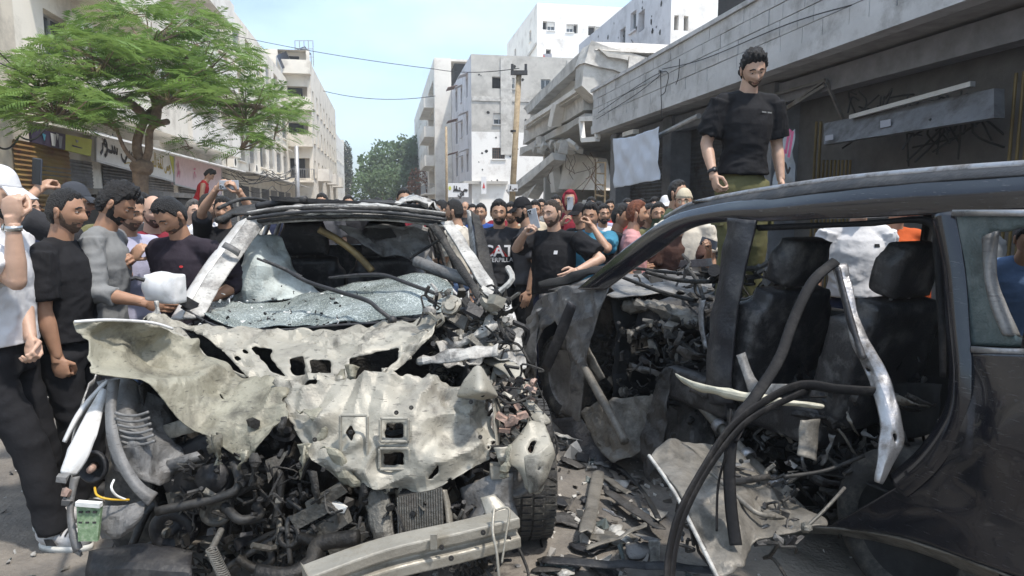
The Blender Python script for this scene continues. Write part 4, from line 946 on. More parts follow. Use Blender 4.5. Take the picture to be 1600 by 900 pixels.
def person(label, pos, yaw, hgt=1.74, lean=0., twist=0., head=(0, 0), lh=None, rh=None, lp=None, rp=None, lhand='relaxed', rhand='relaxed', lroll=0, rroll=0,
           shirt=None, sleeve='short', pants=None, shoes=None, hair='hair', hcol='black', thick=.018, beard=0., skin=0, girth=1., vox=.014, collar=False, cap=None, z=0., feet=None, fold=1., tank=False, hroll=0, brow=None, group=None, fpose=None):
    """a standing figure. yaw 0 looks along +y, clockwise degrees. head = (turn right, nod down). hand targets are figure coordinates (right, ahead, up)"""
    NP[0] += 1; sd_ = NP[0]
    o = root('person', Vector((pos[0], pos[1], z)), label, 'person', group)
    base = Vector((pos[0], pos[1], z)); k = hgt/1.74; RZ = Matrix.Rotation(-R(yaw), 3, 'Z')
    def W(v): return base+RZ @ (Vector(v)*k)
    hip = Vector((0, 0, .93)); LX = Matrix.Rotation(-R(lean), 3, 'X')
    def T(v): return hip+LX @ (Matrix.Rotation(-R(twist)*sst(.93, 1.4, v[2]), 3, 'Z') @ (Vector(v)-hip))     # torso bend
    sh = {s_: T((s_*.185*(.6+.4*girth), -.005, 1.43)) for s_ in (-1, 1)}
    hands = {}; arms = {}
    for s_, tg, po, nm in ((-1, lh, lp, lhand), (1, rh, rp, rhand)):
        if tg and tg[0] == 'w': tg = RZ.transposed() @ (P(*tg[1:])-base)/k
        t = Vector(tg) if tg else sh[s_]+Vector((s_*.085, .03+.2*math.sin(R(lean))*0, -.53))
        pv = Vector(po) if po else (Vector((s_*.45, -.6, -.9)) if tg else Vector((s_*.35, -1, -.15)))
        el, t = ik(sh[s_], t, .295, .255, pv); arms[s_] = (sh[s_], el, t)
    nb, nt_ = T((0, -.012, 1.45)), T((0, .012, 1.545))
    HR = .94*LX.to_3x3() @ Matrix.Rotation(-R(twist), 3, 'Z') @ Matrix.Rotation(-R(head[0]), 3, 'Z') @ Matrix.Rotation(-R(head[1]), 3, 'X') @ Matrix.Rotation(R(hroll), 3, 'Y')
    hc = nt_+Matrix.Rotation(-R(head[1])*.6, 3, 'X') @ Vector((0, .018, .083))
    # -- body core, neck, arms, legs
    ft = feet or ((-.11, .0), (.11, .03)); g = girth
    def torso(mb, inf, lo, arms_to, armr):
        secs = ((.855, .170, .128, 0), (.95, .172*(.6+.4*g), .127*(.6+.4*g), 0), (1.05, .152*g, .11*g, .0), (1.15, .155*g, .112*g, .008), (1.27, .178*(.5+.5*g), .12*(.5+.5*g), .005), (1.36, .175*(.6+.4*g), .112, -.005), (1.415, .135, .085, -.012), (1.452, .09, .066, -.012), (1.478, .07, .058, -.012))
        secs = [s_ for s_ in secs if s_[0] >= lo]
        mb.tube([T((0, c, z_)) for z_, a, b_, c in secs], [(a+inf, b_+inf) for z_, a, b_, c in secs], 18, True, (1, 0, 0))
        for s_ in (-1, 1):
            a, e, t = arms[s_]
            mb.ball(a-Vector((s_*.012, 0, .012)), .052+inf, None, 12, 8); mb.tube([T((s_*.03, -.02, 1.445)), T((s_*.11, -.015, 1.42)), a-Vector((s_*.01, 0, .008))], [.05+inf, .055+inf, .05+inf], 10)
            if arms_to > 0:
                p = [a]; r_ = [armr[0]]
                if arms_to <= 1: p.append(a.lerp(e, arms_to)); r_.append(armr[0]*(1+.08))
                else: p += [a.lerp(e, .5), e, e.lerp(t, arms_to-1)]; r_ += [armr[0]*.95, armr[1], armr[2]]
                mb.tube(p, r_, 12)
                if arms_to > 1: mb.ball(e, armr[1], None, 12, 8)
    mb = MB(); torso(mb, -.012, .95, 0, None)
    mb.tube([nb, nt_, hc+Vector((0, -.02, -.02))], [.064, .056, .052], 14)
    for s_ in (-1, 1):
        a, e, t = arms[s_]
        if sleeve != 'long':
            mb.tube([a, a.lerp(e, .35), a.lerp(e, .75), e], [.05, .051*(.7+.3*g), .044, .04], 12); mb.ball(e, .041, None, 12, 8)
        mb.tube([e, e.lerp(t, .3), e.lerp(t, .8), t], [.039, .042, .03, .027], 12)
        x, y = ft[0] if s_ < 0 else ft[1]; mb.tube([(s_*.09, 0, .9), (s_*.09+(x-s_*.09)*.5, y*.5+.03, .48), (x, y, .09)], [.05, .04, .035], 8)
    v, f = remesh(mb, max(vox, .012), 2)
    parts_v = [v]; parts_f = [f]; mi = [0]*len(f); n0 = len(v)
    hv = HEAD[0] @ np.array(HR).T + np.array(hc); parts_v.append(hv); parts_f.append([tuple(i+n0 for i in q) for q in HEAD[1]]); mi += HEAD[2]; n0 += len(hv)
    for s_, nm, rl in ((-1, lhand, lroll), (1, rhand, rroll)):
        a, e, t = arms[s_]; zc = (e-t).normalized(); ref = Vector((-s_, 0, 0)); ref = Matrix.Rotation(R(rl)*s_, 3, zc) @ ref
        y = ref-zc*ref.dot(zc)
        if y.length < .05: y = Vector((0, 1, 0))-zc*zc.y
        y.normalize(); x = y.cross(zc); m3 = np.array(Matrix((x, y, zc)).transposed())
        q, fq = HANDS[nm]; q = q.copy()
        if (x.dot(Vector((0, 1, 0)))*1 < 0) if abs(x.y) > .3 else (x.z*zc.z < 0 and False): q[:, 0] *= -1; fq = [tuple(reversed(i)) for i in fq]
        q = q*1.04 @ m3.T + np.array(t); parts_v.append(q); parts_f.append([tuple(i+n0 for i in b_) for b_ in fq]); mi += [0]*len(fq); n0 += len(q); hands[s_] = (t, Matrix((x, y, zc)).transposed())
    def out(name, v, f, mats, mi=None, par=o, sm=True):
        w_ = (np.asarray(v)*k) @ np.array(RZ).T + np.array(base)
        return mk(name, w_, f, mats, par, sm, mi)
    body = out('body', np.concatenate(parts_v), sum(parts_f, []), [SKIN[skin], m_lip], mi)
    T4 = lambda q: np.array([tuple(hc+HR @ Vector(a)) for a in q])
    
    for ey in EYES: out('eye', T4(ey.v), ey.f, [m_eye, m_iris], ey.m)
    hm = HAIRM[hcol]; out('eyebrows', T4(BROWS.v), BROWS.f, hm)
    if cap: thick = .003; hair = 'hair'
    if hair: hv, hf = getshell(hair, sd_ % 3, thick); out('hair' if hair != 'hood' else 'hood', hv @ np.array(HR).T + np.array(hc), hf, hm if hair != 'hood' else shirt)
    if beard: hv, hf = getshell('beard', sd_ % 3, beard); out('beard', hv @ np.array(HR).T + np.array(hc), hf, hm if beard > .0035 else STUB)
    if cap: hv, hf = getshell('cap', 0, 0); rt = HR @ (Matrix.Rotation(math.pi, 3, 'Z') if cap[1] else Matrix.Identity(3)); out('cap', hv @ np.array(rt).T + np.array(hc), hf, cap[0])
    # -- shirt
    mb = MB()
    r3 = {'short': (.82, (.078, 0, 0)), 'long': (1.93, (.068, .058, .043)), 'tank': (.0, None), 'half': (1.4, (.066, .056, .05))}[sleeve]
    torso(mb, .012 if sleeve != 'tank' else .006, .86, r3[0], tuple(a*(.72+.28*g) for a in r3[1]) if r3[1] else None)
    v, f = remesh(mb, vox, 2); nn = []
    vv = v.copy(); vn = vnorm(v, f)
    for i in range(len(v)):
        q = Vector(v[i]); w_ = Vector((nz(q, 3, sd_), nz(q, 3, sd_+2), nz(q, 3, sd_+5)))*.08; q2 = q+w_
        arm = sst(.2, .26, abs(q.x))
        rid = 1-abs(nz((q2.x*.75+q2.z*.35, q2.y, q2.z*(1.1+.9*arm)), 6.5, sd_))*2.2; rid2 = 1-abs(nz((q2.x, q2.y, q2.z*1.5), 14, sd_+4))*2.2
        lo = sst(1.35, .98, q.z); h = fold*((.012*rid+.004*rid2)*(.35+.75*max(lo, arm))-.006)*sst(1.47, 1.40, q.z)
        vv[i] += vn[i]*h
        if q.z < .9: vv[i, 2] += .006*nz((q.x, q.y, 0), 7, sd_)
    so = out('shirt', vv, f, shirt)
    mb = MB(); n0 = T((0, -.01, 1.462)); cr = [Vector((math.sin(a)*.073, math.cos(a)*.066, (.0 if not collar else .014)-.022*math.cos(a)*(1 if math.cos(a) > 0 else .3))) for a in [2*math.pi*i/24 for i in range(25)]]
    mb.tube([n0+LX @ c for c in cr], .011 if not collar else (.0075), 8)
    if collar:
        mb = MB(); vs = []
        for i in range(25):
            a = R(14)+2*math.pi*(i/24)*(332/360); c = Vector((math.sin(a)*.068, math.cos(a)*.063, 0)); fr = max(0, math.cos(a)); vs += [n0+LX @ (c+Vector((0, 0, .035-.028*fr))), n0+LX @ (c*1.38+Vector((0, .004*fr, -.008-.035*fr)))]
        vs2 = [a+LX @ Vector((0, 0, -.006)) for a in vs]; mb.add(vs+vs2, [(2*i, 2*i+1, 2*i+3, 2*i+2) for i in range(24)]+[(50+2*i, 50+2*i+2, 50+2*i+3, 50+2*i+1) for i in range(24)])
    out('collar', [tuple(a) for a in mb.v], mb.f, shirt)
    # -- trousers, shoes
    mb = MB(); mb.tube([T((0, 0, z_)) for z_ in (.82, .9, 1.0)], [(.162, .118), (.16, .115), (.135*(.5+.5*g), .095*(.5+.5*g))], 16, True, (1, 0, 0))
    for s_ in (-1, 1):
        x, y = ft[0] if s_ < 0 else ft[1]; kn = Vector((s_*.09+(x-s_*.09)*.5, y*.5+.03, .48)) if not fpose else Vector(fpose[0 if s_ < 0 else 1])
        mb.tube(crv([(s_*.085, 0, .9), (s_*.09, .005, .76), kn, (x, y, .08)], 4), [.098, .1, .1, .098, .095, .09, .085, .08, .075, .072, .07, .068, .068], 12)
    v, f = remesh(mb, max(vox, .016), 2); vv = v.copy()
    vn = vnorm(v, f)
    for i in range(len(v)):
        q = Vector(v[i]); w_ = Vector((nz(q, 3, sd_), nz(q, 3, sd_+2), nz(q, 3, sd_+5)))*.08; q2 = q+w_
        vv[i] += vn[i]*(.010*(1-abs(nz((q2.x, q2.y, q2.z*1.5), 7, sd_+11))*2.2)-.004)
    out('trousers', vv, f, pants)
    for s_ in (-1, 1):
        x, y = ft[0] if s_ < 0 else ft[1]; mb = MB(); t = R(12)*s_; ro = Matrix.Rotation(-t, 3, 'Z')
        mb.ball((x, y+.05, .052), (.046, .13, .048), ro, 14, 8); mb.ball((x, y-.02, .075), (.042, .06, .055), ro, 12, 8)
        for i in range(len(mb.v)): mb.v[i].z = max(mb.v[i].z, .022)
        s2 = out('shoe', [tuple(a) for a in mb.v], mb.f, shoes or m_shoe)
        if shoes is not None:
            for j in range(4):
                mb = MB(); yy = .055+j*.022; mb.tube(crv([ro @ Vector((-.03, yy, .0))+Vector((x, y, .082-j*.004)), ro @ Vector((0, yy+.004, 0))+Vector((x, y, .106-j*.006)), ro @ Vector((.03, yy, 0))+Vector((x, y, .082-j*.004))], 4), .004, 5); out('lace', [tuple(a) for a in mb.v], mb.f, m_shoe, par=s2)
            for sg in (-1, 1): mb = MB(); mb.slab([ro @ Vector((sg*.047, yy, zz))+Vector((x, y, 0)) for yy, zz in ((.0, .04), (.05, .04), (.03, .07), (-.01, .07))], Vector((sg*.003, 0, 0))); out('side_stripe', [tuple(a) for a in mb.v], mb.f, m_shoe, par=s2, sm=False)
        mb = MB(); q = [ro @ Vector((math.sin(a)*.047, .13*math.cos(a), 0))+Vector((x, y+.05, .0)) for a in [2*math.pi*i/16 for i in range(16)]]; mb.slab(q, (0, 0, .026)); out('sole', [tuple(a) for a in mb.v], mb.f, m_sole, par=s2)
    INFO[o.name] = dict(W=W, arms=arms, hands=hands, T=T, hc=hc, HR=HR, RZ=RZ, k=k, shirt=so, out=out)
    return o
INFO = {}
m_shoe = M('shoe_black', (.02, .02, .02), .6); m_sole = M('shoe_sole', (.55, .54, .5), .7)
# ------------------------------------------------------------------ the people
C = dict(black=cloth('black', (.016, .016, .018)), charcoal=cloth('charcoal', (.035, .035, .038)), white=cloth('white', (.62, .62, .63), .05), grey=cloth('grey', (.2, .205, .205), .12),
 lav=cloth('lavender', (.4, .4, .52), .1), maroon=cloth('maroon', (.2, .022, .035)), aub=cloth('aubergine', (.03, .024, .032)), red=cloth('red', (.4, .03, .035)), cream=cloth('cream', (.6, .56, .48)), brown=cloth('brown', (.2, .12, .07)),
 teal=cloth('teal', (.05, .2, .3), .2), pink=cloth('pink', (.52, .27, .27)), olive=cloth('olive', (.05, .065, .04)), khaki=cloth('khaki', (.13, .125, .06)), orange=cloth('orange', (.5, .1, .03)), blue=cloth('blue', (.1, .16, .28)), jeans=cloth('jeans', (.055, .09, .17), .3), dgrey=cloth('dark_grey', (.07, .07, .075)), navy=cloth('navy', (.02, .025, .05)), beige=cloth('beige', (.5, .44, .33)), umber=cloth('umber', (.09, .05, .04)), royal=cloth('royal', (.03, .07, .25)), capgrey=cloth('cap_slate', (.05, .055, .065)))
m_sneak = M('sneaker_grey', (.45, .44, .43), .7, var=.25, sc=25)
m_phone = M('phone_case', (.09, .1, .12), .3, .2, bump=0); m_phl = M('phone_silver', (.45, .46, .48), .3, .3, bump=0); m_lens = M('lens', (.01, .01, .012), .1, bump=0)
m_watch = M('watch_steel', (.5, .5, .48), .3, .9, bump=0)
def who(label, px, topy, d, yaw, z=0., **kw):
    p = P(px, 325, d); tz = P(px, topy, d).z-z; kw.setdefault('hgt', min(1.92, max(1.5, tz/1.755*1.74)))
    return person(label, (p.x, p.y), yaw, z=z, **kw)
def phone(label, px, py, d, facing, mat=m_phone, tilt=0., land=False):
    """handset; facing = compass of its back"""
    c = P(px, py, d); o = root('phone', c, label, 'phone'); ro = Matrix.Rotation(-R(facing), 3, 'Z') @ Matrix.Rotation(R(tilt), 3, 'Y') @ (Matrix.Rotation(R(90), 3, 'Y') if land else Matrix.Identity(3))
    mb = MB(); mb.box(c, (.074, .009, .155), ro); bevel(mb.build('case', mat, o), .004)
    mb = MB(); mb.box(c-ro @ Vector((0, .0055, 0)), (.068, .002, .148), ro); mb.build('screen', m_lens, o)
    mb = MB(); mb.box(c+ro @ Vector((.017, .006, .055)), (.034, .004, .034), ro); cb = mb.build('camera_bump', mat, o)
    for x, z in ((.009, .063), (.025, .063), (.017, .048)):
        mb = MB(); q = c+ro @ Vector((x, .008, z)); mb.lathe(q, ro @ Vector((0, 1, 0)), [(0, .007), (.002, .007), (.0021, .001)], 10); mb.build('lens', m_lens, cb)
    return o
def wristwatch(o, side, mat=m_watch):
    I = INFO[o.name]; a, e, t = I['arms'][side]; c = t.lerp(e, .12); ax = (e-t).normalized(); mb = MB()
    mb.lathe(c, ax, [(-.011, .0285), (-.011, .0325), (.011, .0325), (.011, .0285)], 18)
    x = Vector((0, 0, 1))-ax*ax.z; x = x.normalized() if x.length > .2 else Vector((0, -1, 0)); mb.lathe(c+x*.029, x, [(0, .019), (.008, .019), (.0085, .001)], 16)
    I['out']('watch', [tuple(v) for v in mb.v], mb.f, mat)
def onshirt(o, name, verts2, faces, cx, cz, sc, mat, fwd=.006):
    """print laid on the chest: flat figure points pushed onto the cloth"""
    I = INFO[o.name]; so = I['shirt']; me = so.data; off = bpy_roots[o.name]
    bv = BVHTree.FromPolygons([v.co+off for v in me.vertices], [tuple(p.vertices) for p in me.polygons]); F = I['RZ'] @ Vector((0, 1, 0)); out = []
    for x, y in verts2:
        q = I['W'](I['T']((cx-x*sc, 0, cz+y*sc))); h = bv.ray_cast(q+F*.6, -F)
        out.append((h[0] if h[0] else q+F*.12)+F*fwd)
    return mk(name, out, faces, mat, o)
def textmesh(s, bold=0.):
    cu = bpy.data.curves.new('t', 'FONT'); cu.body = s; cu.align_x = 'CENTER'; cu.offset = bold; cu.resolution_u = 4
    ob = bpy.data.objects.new('t', cu); TMP.collection.objects.link(ob); TMP.view_layers[0].update(); dg = TMP.view_layers[0].depsgraph
    e = ob.evaluated_get(dg); m = e.to_mesh(); bm = bmesh.new(); bm.from_mesh(m); bmesh.ops.triangulate(bm, faces=bm.faces[:])
    for _ in range(2): bmesh.ops.subdivide_edges(bm, edges=[x for x in bm.edges if x.calc_length() > .12], cuts=1)
    bmesh.ops.triangulate(bm, faces=bm.faces[:]); v = [(a.co.x, a.co.y) for a in bm.verts]; bm.verts.index_update(); f = [tuple(a.index for a in q.verts) for q in bm.faces]
    bm.free(); e.to_mesh_clear(); bpy.data.objects.remove(ob); return v, f
# left group beside the white wreck
o = who('man in white T-shirt and white cap cropped at the left edge, fist raised', -16, 243, 3.2, 82, shirt=C['white'], pants=C['black'], shoes=m_sneak, cap=(C['white'], False), rh=('w', 20, 345, 2.95), rp=(.3, .9, -.3), lh=('w', 56, 578, 3.1), lp=(-.5, -.7, -.3), rhand='fist', lhand='hold', beard=.006, skin=2, vox=.009, head=(0, 8), hgt=1.80, feet=((-.1, .1), (.13, .22)), girth=1.05)
wristwatch(o, 1)
who('man in black short-sleeved shirt with stubble, second from the left edge', 92, 293, 3.55, 84, shirt=C['black'], pants=C['black'], rh=('w', 92, 572, 3.36), beard=.0028, skin=1, vox=.009, thick=.012, head=(2, 6), collar=True, rhand='fist')
who('bearded man in grey long-sleeved top bending over the white wreck', 140, 279, 3.88, 78, shirt=C['grey'], sleeve='half', pants=C['dgrey'], rh=('w', 226, 472, 3.62), rp=(.2, -.6, -.9), lh=('w', 192, 412, 3.98), hair='curly', thick=.03, beard=.011, skin=1, vox=.009, lean=8, head=(0, 26), lhand='hold', girth=1.08)
o = who('man in dark cap filming with raised phone behind the black-shirted man', 108, 282, 4.25, 62, shirt=C['charcoal'], pants=C['black'], cap=(C['capgrey'], False), rh=('w', 60, 296, 4.1), rp=(.6, -.2, -.7), beard=.004, rhand='hold', hgt=1.76, rroll=60)
phone('dark phone held up beside the ochre shutter', 58, 268, 4.08, 20, m_phone, 8)
who('man in lavender patterned shirt behind the grey-topped man', 196, 300, 4.25, 115, shirt=C['lav'], pants=C['jeans'], sleeve='half', rh=('w', 205, 405, 4.05), lh=('w', 185, 420, 4.0), collar=True, head=(-5, 15), beard=.003, rhand='hold')
who('round-faced young man in dark T-shirt looking at camera', 207, 292, 5.0, 172, shirt=C['charcoal'], pants=C['black'], skin=1, girth=1.25, thick=.016, head=(0, -2), rh=(.1, .28, 1.42), rhand='hold', beard=.002)
who('bald man in maroon T-shirt standing behind the dark polo', 236, 303, 4.75, 128, shirt=C['maroon'], pants=C['navy'], hair='bald', girth=1.2, beard=.003, head=(10, 5), skin=2)
o = who('man in dark polo with small red logo looking down at the wreck', 288, 300, 4.05, 196, shirt=C['aub'], sleeve='half', pants=C['black'], collar=True, lean=5, head=(10, 36), skin=1, vox=.009, rh=('w', 262, 470, 3.85), lh=('w', 325, 470, 3.9), thick=.012, beard=.002)
v = [(math.cos(a)*.5, math.sin(a)*.35) for a in [i*.7 for i in range(9)]]; onshirt(o, 'chest_logo', v, [tuple(range(9))], -.085, 1.32, .022, m_red)
o = who('man in black sports T-shirt holding a phone up in both hands', 350, 307, 5.9, 168, shirt=C['black'], pants=C['black'], beard=.008, rh=('w', 338, 296, 5.6), lh=('w', 374, 300, 5.6), rhand='hold', lhand='hold', rp=(.9, .1, -.6), lp=(-.9, .1, -.6))
for k in range(3):
    v, f = [(0, 0), (.35, 0), (.75, .35+.28*k), (.5, .5+.28*k)], [(0, 1, 2, 3)]; onshirt(o, 'chest_stripe', [(a+k*.45, b) for a, b in v], f, -.05, 1.3, .05, C['white'])
o = phone('pale phone held sideways above the crowd on the left', 358, 289, 5.55, 178, m_phl, 0, True)
who('man with short dark hair in profile behind the polo man', 322, 303, 6.6, 100, shirt=C['white'], pants=C['jeans'], beard=.003)
who('man with greying hair half hidden right of the maroon shirt', 300, 312, 7.0, 130, shirt=C['blue'], pants=C['black'], hcol='grey', skin=2)
who('young man in pale T-shirt between the phone holder and the wreck', 388, 316, 8.0, 200, shirt=C['cream'], pants=C['jeans'], beard=.002)
who('man in dark shirt seen over the left roof rail of the white wreck', 415, 312, 9.5, 170, shirt=C['navy'], pants=C['black'])
blk = P(306, 300, 13.2); bk = MB(); bk.box((blk.x, blk.y, .41), (.9, .9, .8)); o = bk.build('concrete_block', m_grey); tag(o, 'rough concrete block the boy in red stands on', 'block'); bevel(o, .03)
who('boy in red vest standing high in front of the pink sign', 306, 263, 13.2, 75, z=.81, shirt=C['red'], pants=C['royal'], sleeve='tank', lean=24, head=(0, 20), hair='curly', thick=.03, hgt=1.6, girth=.85)
# heads over the roof of the white wreck
who('dark-haired man above the middle of the wreck roof', 505, 302, 9.2, 185, shirt=C['dgrey'], pants=C['black'], beard=.004)
who('man with thick black hair just right of the roof centre', 544, 305, 9.8, 160, shirt=C['black'], pants=C['black'])
who('bald man half visible over the wreck roof', 470, 308, 10.5, 190, shirt=C['grey'], pants=C['black'], hair='bald', skin=2)
who('short man in blue shirt seen over the wreck roof beside the tall moustached man', 592, 309, 10.4, 200, shirt=C['blue'], pants=C['jeans'])
who('tall moustached man standing out above the wreck roof', 631, 294, 8.4, 165, shirt=C['maroon'], pants=C['black'], beard=.003, head=(0, 5))
# between the cars
who('man in cream T-shirt in profile left of the printed T-shirt', 714, 311, 6.8, 284, shirt=C['cream'], pants=C['jeans'], beard=.003, lh=(-.05, .3, 1.1), thick=.012)
who('man in charcoal shirt looking left behind the cream T-shirt', 694, 313, 8.2, 250, shirt=C['charcoal'], pants=C['black'], beard=.004)
cat = who('bearded young man in black T-shirt with white lettering', 780, 312, 6.4, 184, shirt=C['charcoal'], pants=C['black'], beard=.006, thick=.022, vox=.011, head=(-4, 4), girth=.95)
v, f = textmesh('CAT', .02); onshirt(cat, 'lettering', v, f, 0, 1.22, .15, C['white'])
v, f = textmesh('CATERPILLAR', .01); onshirt(cat, 'lettering', v, f, 0, 1.165, .058, C['white'])
onshirt(cat, 'triangle_print', [(-.5, 0), (.5, 0), (.22, .3), (0, .55), (-.22, .3)], [(0, 1, 2, 3, 4)], .0, 1.215, .19, m_red, .009)
who('man in brown T-shirt and jeans behind the printed T-shirt', 801, 316, 7.3, 205, shirt=C['brown'], pants=C['jeans'], beard=.002, skin=1)
who('bearded man in black cap in profile beside the filming man', 823, 308, 6.3, 262, shirt=C['dgrey'], pants=C['black'], cap=(C['black'], False), beard=.009, head=(0, 8))
o = who('stocky man in black T-shirt filming with a phone, hand on the dark wreck', 866, 310, 5.6, 214, shirt=C['black'], pants=C['navy'], rh=('w', 822, 362, 5.3), rp=(.8, .2, -.9), lh=('w', 900, 424, 5.25), lp=(-.8, -.4, -.2), hair='hair', thick=.007, hcol='brown', beard=.0035, girth=1.22, vox=.009, rhand='hold', head=(8, 6), skin=2, lhand='flat')
onshirt(o, 'chest_logo', [(-.5, -.5), (.5, -.5), (.5, .5), (-.5, .5)], [(0, 1, 2, 3)], -.09, 1.31, .03, C['white'])
phone('grey phone in the hand of the stocky filming man', 834, 342, 5.22, 205, m_phl, 15)
who('teenager in teal T-shirt with hand over mouth', 924, 316, 6.1, 196, shirt=C['teal'], pants=C['jeans'], lh=('w', 926, 354, 5.9), lp=(-.7, .1, -.9), thick=.024, head=(4, 8), girth=.92, lhand='hold', vox=.012)
who('young man in dark V-neck T-shirt looking right', 965, 317, 6.2, 120, shirt=C['charcoal'], pants=C['black'], skin=1, rh=(.1, .25, 1.15), head=(0, 12))
who('henna-haired man in pink polo facing right', 990, 313, 6.0, 98, shirt=C['pink'], pants=C['dgrey'], collar=True, hcol='red', beard=.003, vox=.012)
who('man in maroon hooded top with phone in front of the ruin', 890, 297, 8.4, 185, shirt=C['maroon'], pants=C['black'], sleeve='long', hair='hood', rh=(.08, .3, 1.38), rhand='hold', beard=.004)
phone('white phone held by the hooded man', 891, 318, 8.0, 190, m_phl)
who('tall man in olive T-shirt near the hanging sheet', 1054, 281, 6.8, 135, z=.0, shirt=C['olive'], pants=C['black'], beard=.003, vox=.012, hgt=1.88, thick=.014)
who('man in backwards beige cap beside the olive T-shirt', 1069, 297, 6.3, 200, shirt=C['cream'], pants=C['jeans'], cap=(C['beige'], True), beard=.002, hgt=1.78)
who('man in umber T-shirt stooping behind the open front pillar', 1050, 318, 6.35, 165, shirt=C['umber'], pants=C['jeans'], lean=14, lh=('w', 1108, 388, 5.95), lhand='hold', head=(-5, 15))
phone('dark phone held low behind the front pillar of the dark wreck', 1108, 380, 5.9, 180, m_phone, 70)
who('short man in grey T-shirt left of the hooded man', 868, 305, 9.5, 175, shirt=C['grey'], pants=C['black'], beard=.003)
who('man in black cap just behind the teal teenager', 908, 318, 7.2, 230, shirt=C['black'], pants=C['black'], cap=(C['black'], False))
who('man in white shirt between teal teenager and hooded man', 942, 319, 7.8, 170, shirt=C['white'], pants=C['jeans'], beard=.004)
who('man in black T-shirt behind the henna-haired man', 1012, 318, 7.4, 150, shirt=C['black'], pants=C['black'], skin=1)
who('bearded man in khaki shirt right of the henna-haired man', 1028, 316, 6.7, 185, shirt=C['khaki'], pants=C['black'], beard=.006)
who('man in royal blue T-shirt between cream and printed T-shirts', 752, 318, 8.8, 190, shirt=C['royal'], pants=C['jeans'])
who('man in grey shirt behind the royal blue T-shirt', 738, 319, 9.9, 175, shirt=C['dgrey'], pants=C['black'], skin=2)
who('man in navy shirt in front of the fallen pale wall', 925, 308, 9.8, 200, shirt=C['navy'], pants=C['black'])
who('man in brown shirt below the hanging ladder', 952, 312, 10.4, 180, shirt=C['brown'], pants=C['black'])
who('man in red T-shirt far back between the ruin and the sheet', 978, 310, 9.2, 165, shirt=C['red'], pants=C['jeans'])
who('man in white T-shirt at the foot of the wooden pole', 846, 311, 11., 190, shirt=C['white'], pants=C['black'])
# more of the crowd filling in behind
for lb, px, ty, d, yaw, kw in (
 ('man in grey T-shirt left of the tall moustached man', 610, 310, 11.5, 170, dict(shirt=C['grey'])), ('man in white shirt right of the tall moustached man', 655, 311, 10.2, 190, dict(shirt=C['white'])),
 ('man in black cap behind the cream T-shirt profile', 676, 312, 9.4, 160, dict(shirt=C['dgrey'], cap=(C['black'], False))), ('man in olive shirt over the left end of the wreck roof', 440, 310, 12, 200, dict(shirt=C['olive'])),
 ('man in orange shirt far behind the wreck roof', 528, 311, 12.5, 190, dict(shirt=C['orange'])), ('boy in blue top between the roof heads', 568, 312, 11.2, 150, dict(shirt=C['royal'])),
 ('man in beige shirt behind the black-capped profile', 836, 314, 8.6, 185, dict(shirt=C['beige'])), ('man in teal shirt far behind the filming man', 880, 312, 11.5, 170, dict(shirt=C['teal'])),
 ('bald man in dark shirt left of the royal blue T-shirt', 728, 314, 11.5, 200, dict(shirt=C['charcoal'], hair='bald')), ('man in maroon shirt at the wooden pole', 786, 314, 9.6, 190, dict(shirt=C['maroon'])),
 ('man in lavender shirt right of the navy shirt', 938, 316, 8.9, 210, dict(shirt=C['lav'])), ('man in grey hoodie near the hanging sheet', 1000, 311, 10.4, 160, dict(shirt=C['grey'], sleeve='long')),
 ('man in black shirt beneath the hanging sheet', 1022, 309, 9.4, 185, dict(shirt=C['black'])), ('man in white cap below the hanging sheet', 1040, 306, 8.6, 200, dict(shirt=C['dgrey'], cap=(C['white'], False))),
 ('man in dark jacket behind the capped filmer at far left', 40, 303, 5.6, 100, dict(shirt=C['navy'], sleeve='long')), ('man in khaki shirt behind the lavender shirt', 172, 302, 6.2, 150, dict(shirt=C['khaki'])),
 ('man in white T-shirt behind the round-faced youth', 226, 302, 6.8, 165, dict(shirt=C['white'])), ('man in brown shirt at the left pavement under the pink sign', 262, 308, 8.4, 140, dict(shirt=C['brown']))):
    kw.setdefault('pants', C['black']); who(lb, px, ty, d, yaw, beard=[0, .003, .002, .006][int(px) % 4], skin=int(px) % 4, vox=.018, thick=[.012, .02, .026][int(px) % 3], **kw)
# beyond the dark wreck
o = who('man in white polo seen through the dark wreck window', 1342, 298, 5.15, 185, shirt=C['white'], pants=C['navy'], collar=True, sleeve='short', girth=1.15, hgt=1.76, vox=.01)
onshirt(o, 'chest_logo', [(-.7, -.4), (.7, -.4), (.7, .4), (-.7, .4)], [(0, 1, 2, 3)], -.1, 1.33, .03, C['black'])
who('person in orange top seen through the dark wreck window', 1400, 300, 5.3, 180, shirt=C['orange'], pants=C['navy'], sleeve='long', hgt=1.72)
who('person in blue checked shirt seen through the rear side window', 1588, 320, 4.2, 200, shirt=C['blue'], pants=C['navy'], sleeve='long', lean=25, hgt=1.6)
who('person in white top bending behind the rear of the dark wreck', 1540, 310, 5.0, 150, shirt=C['grey'], pants=C['black'], hgt=1.68)
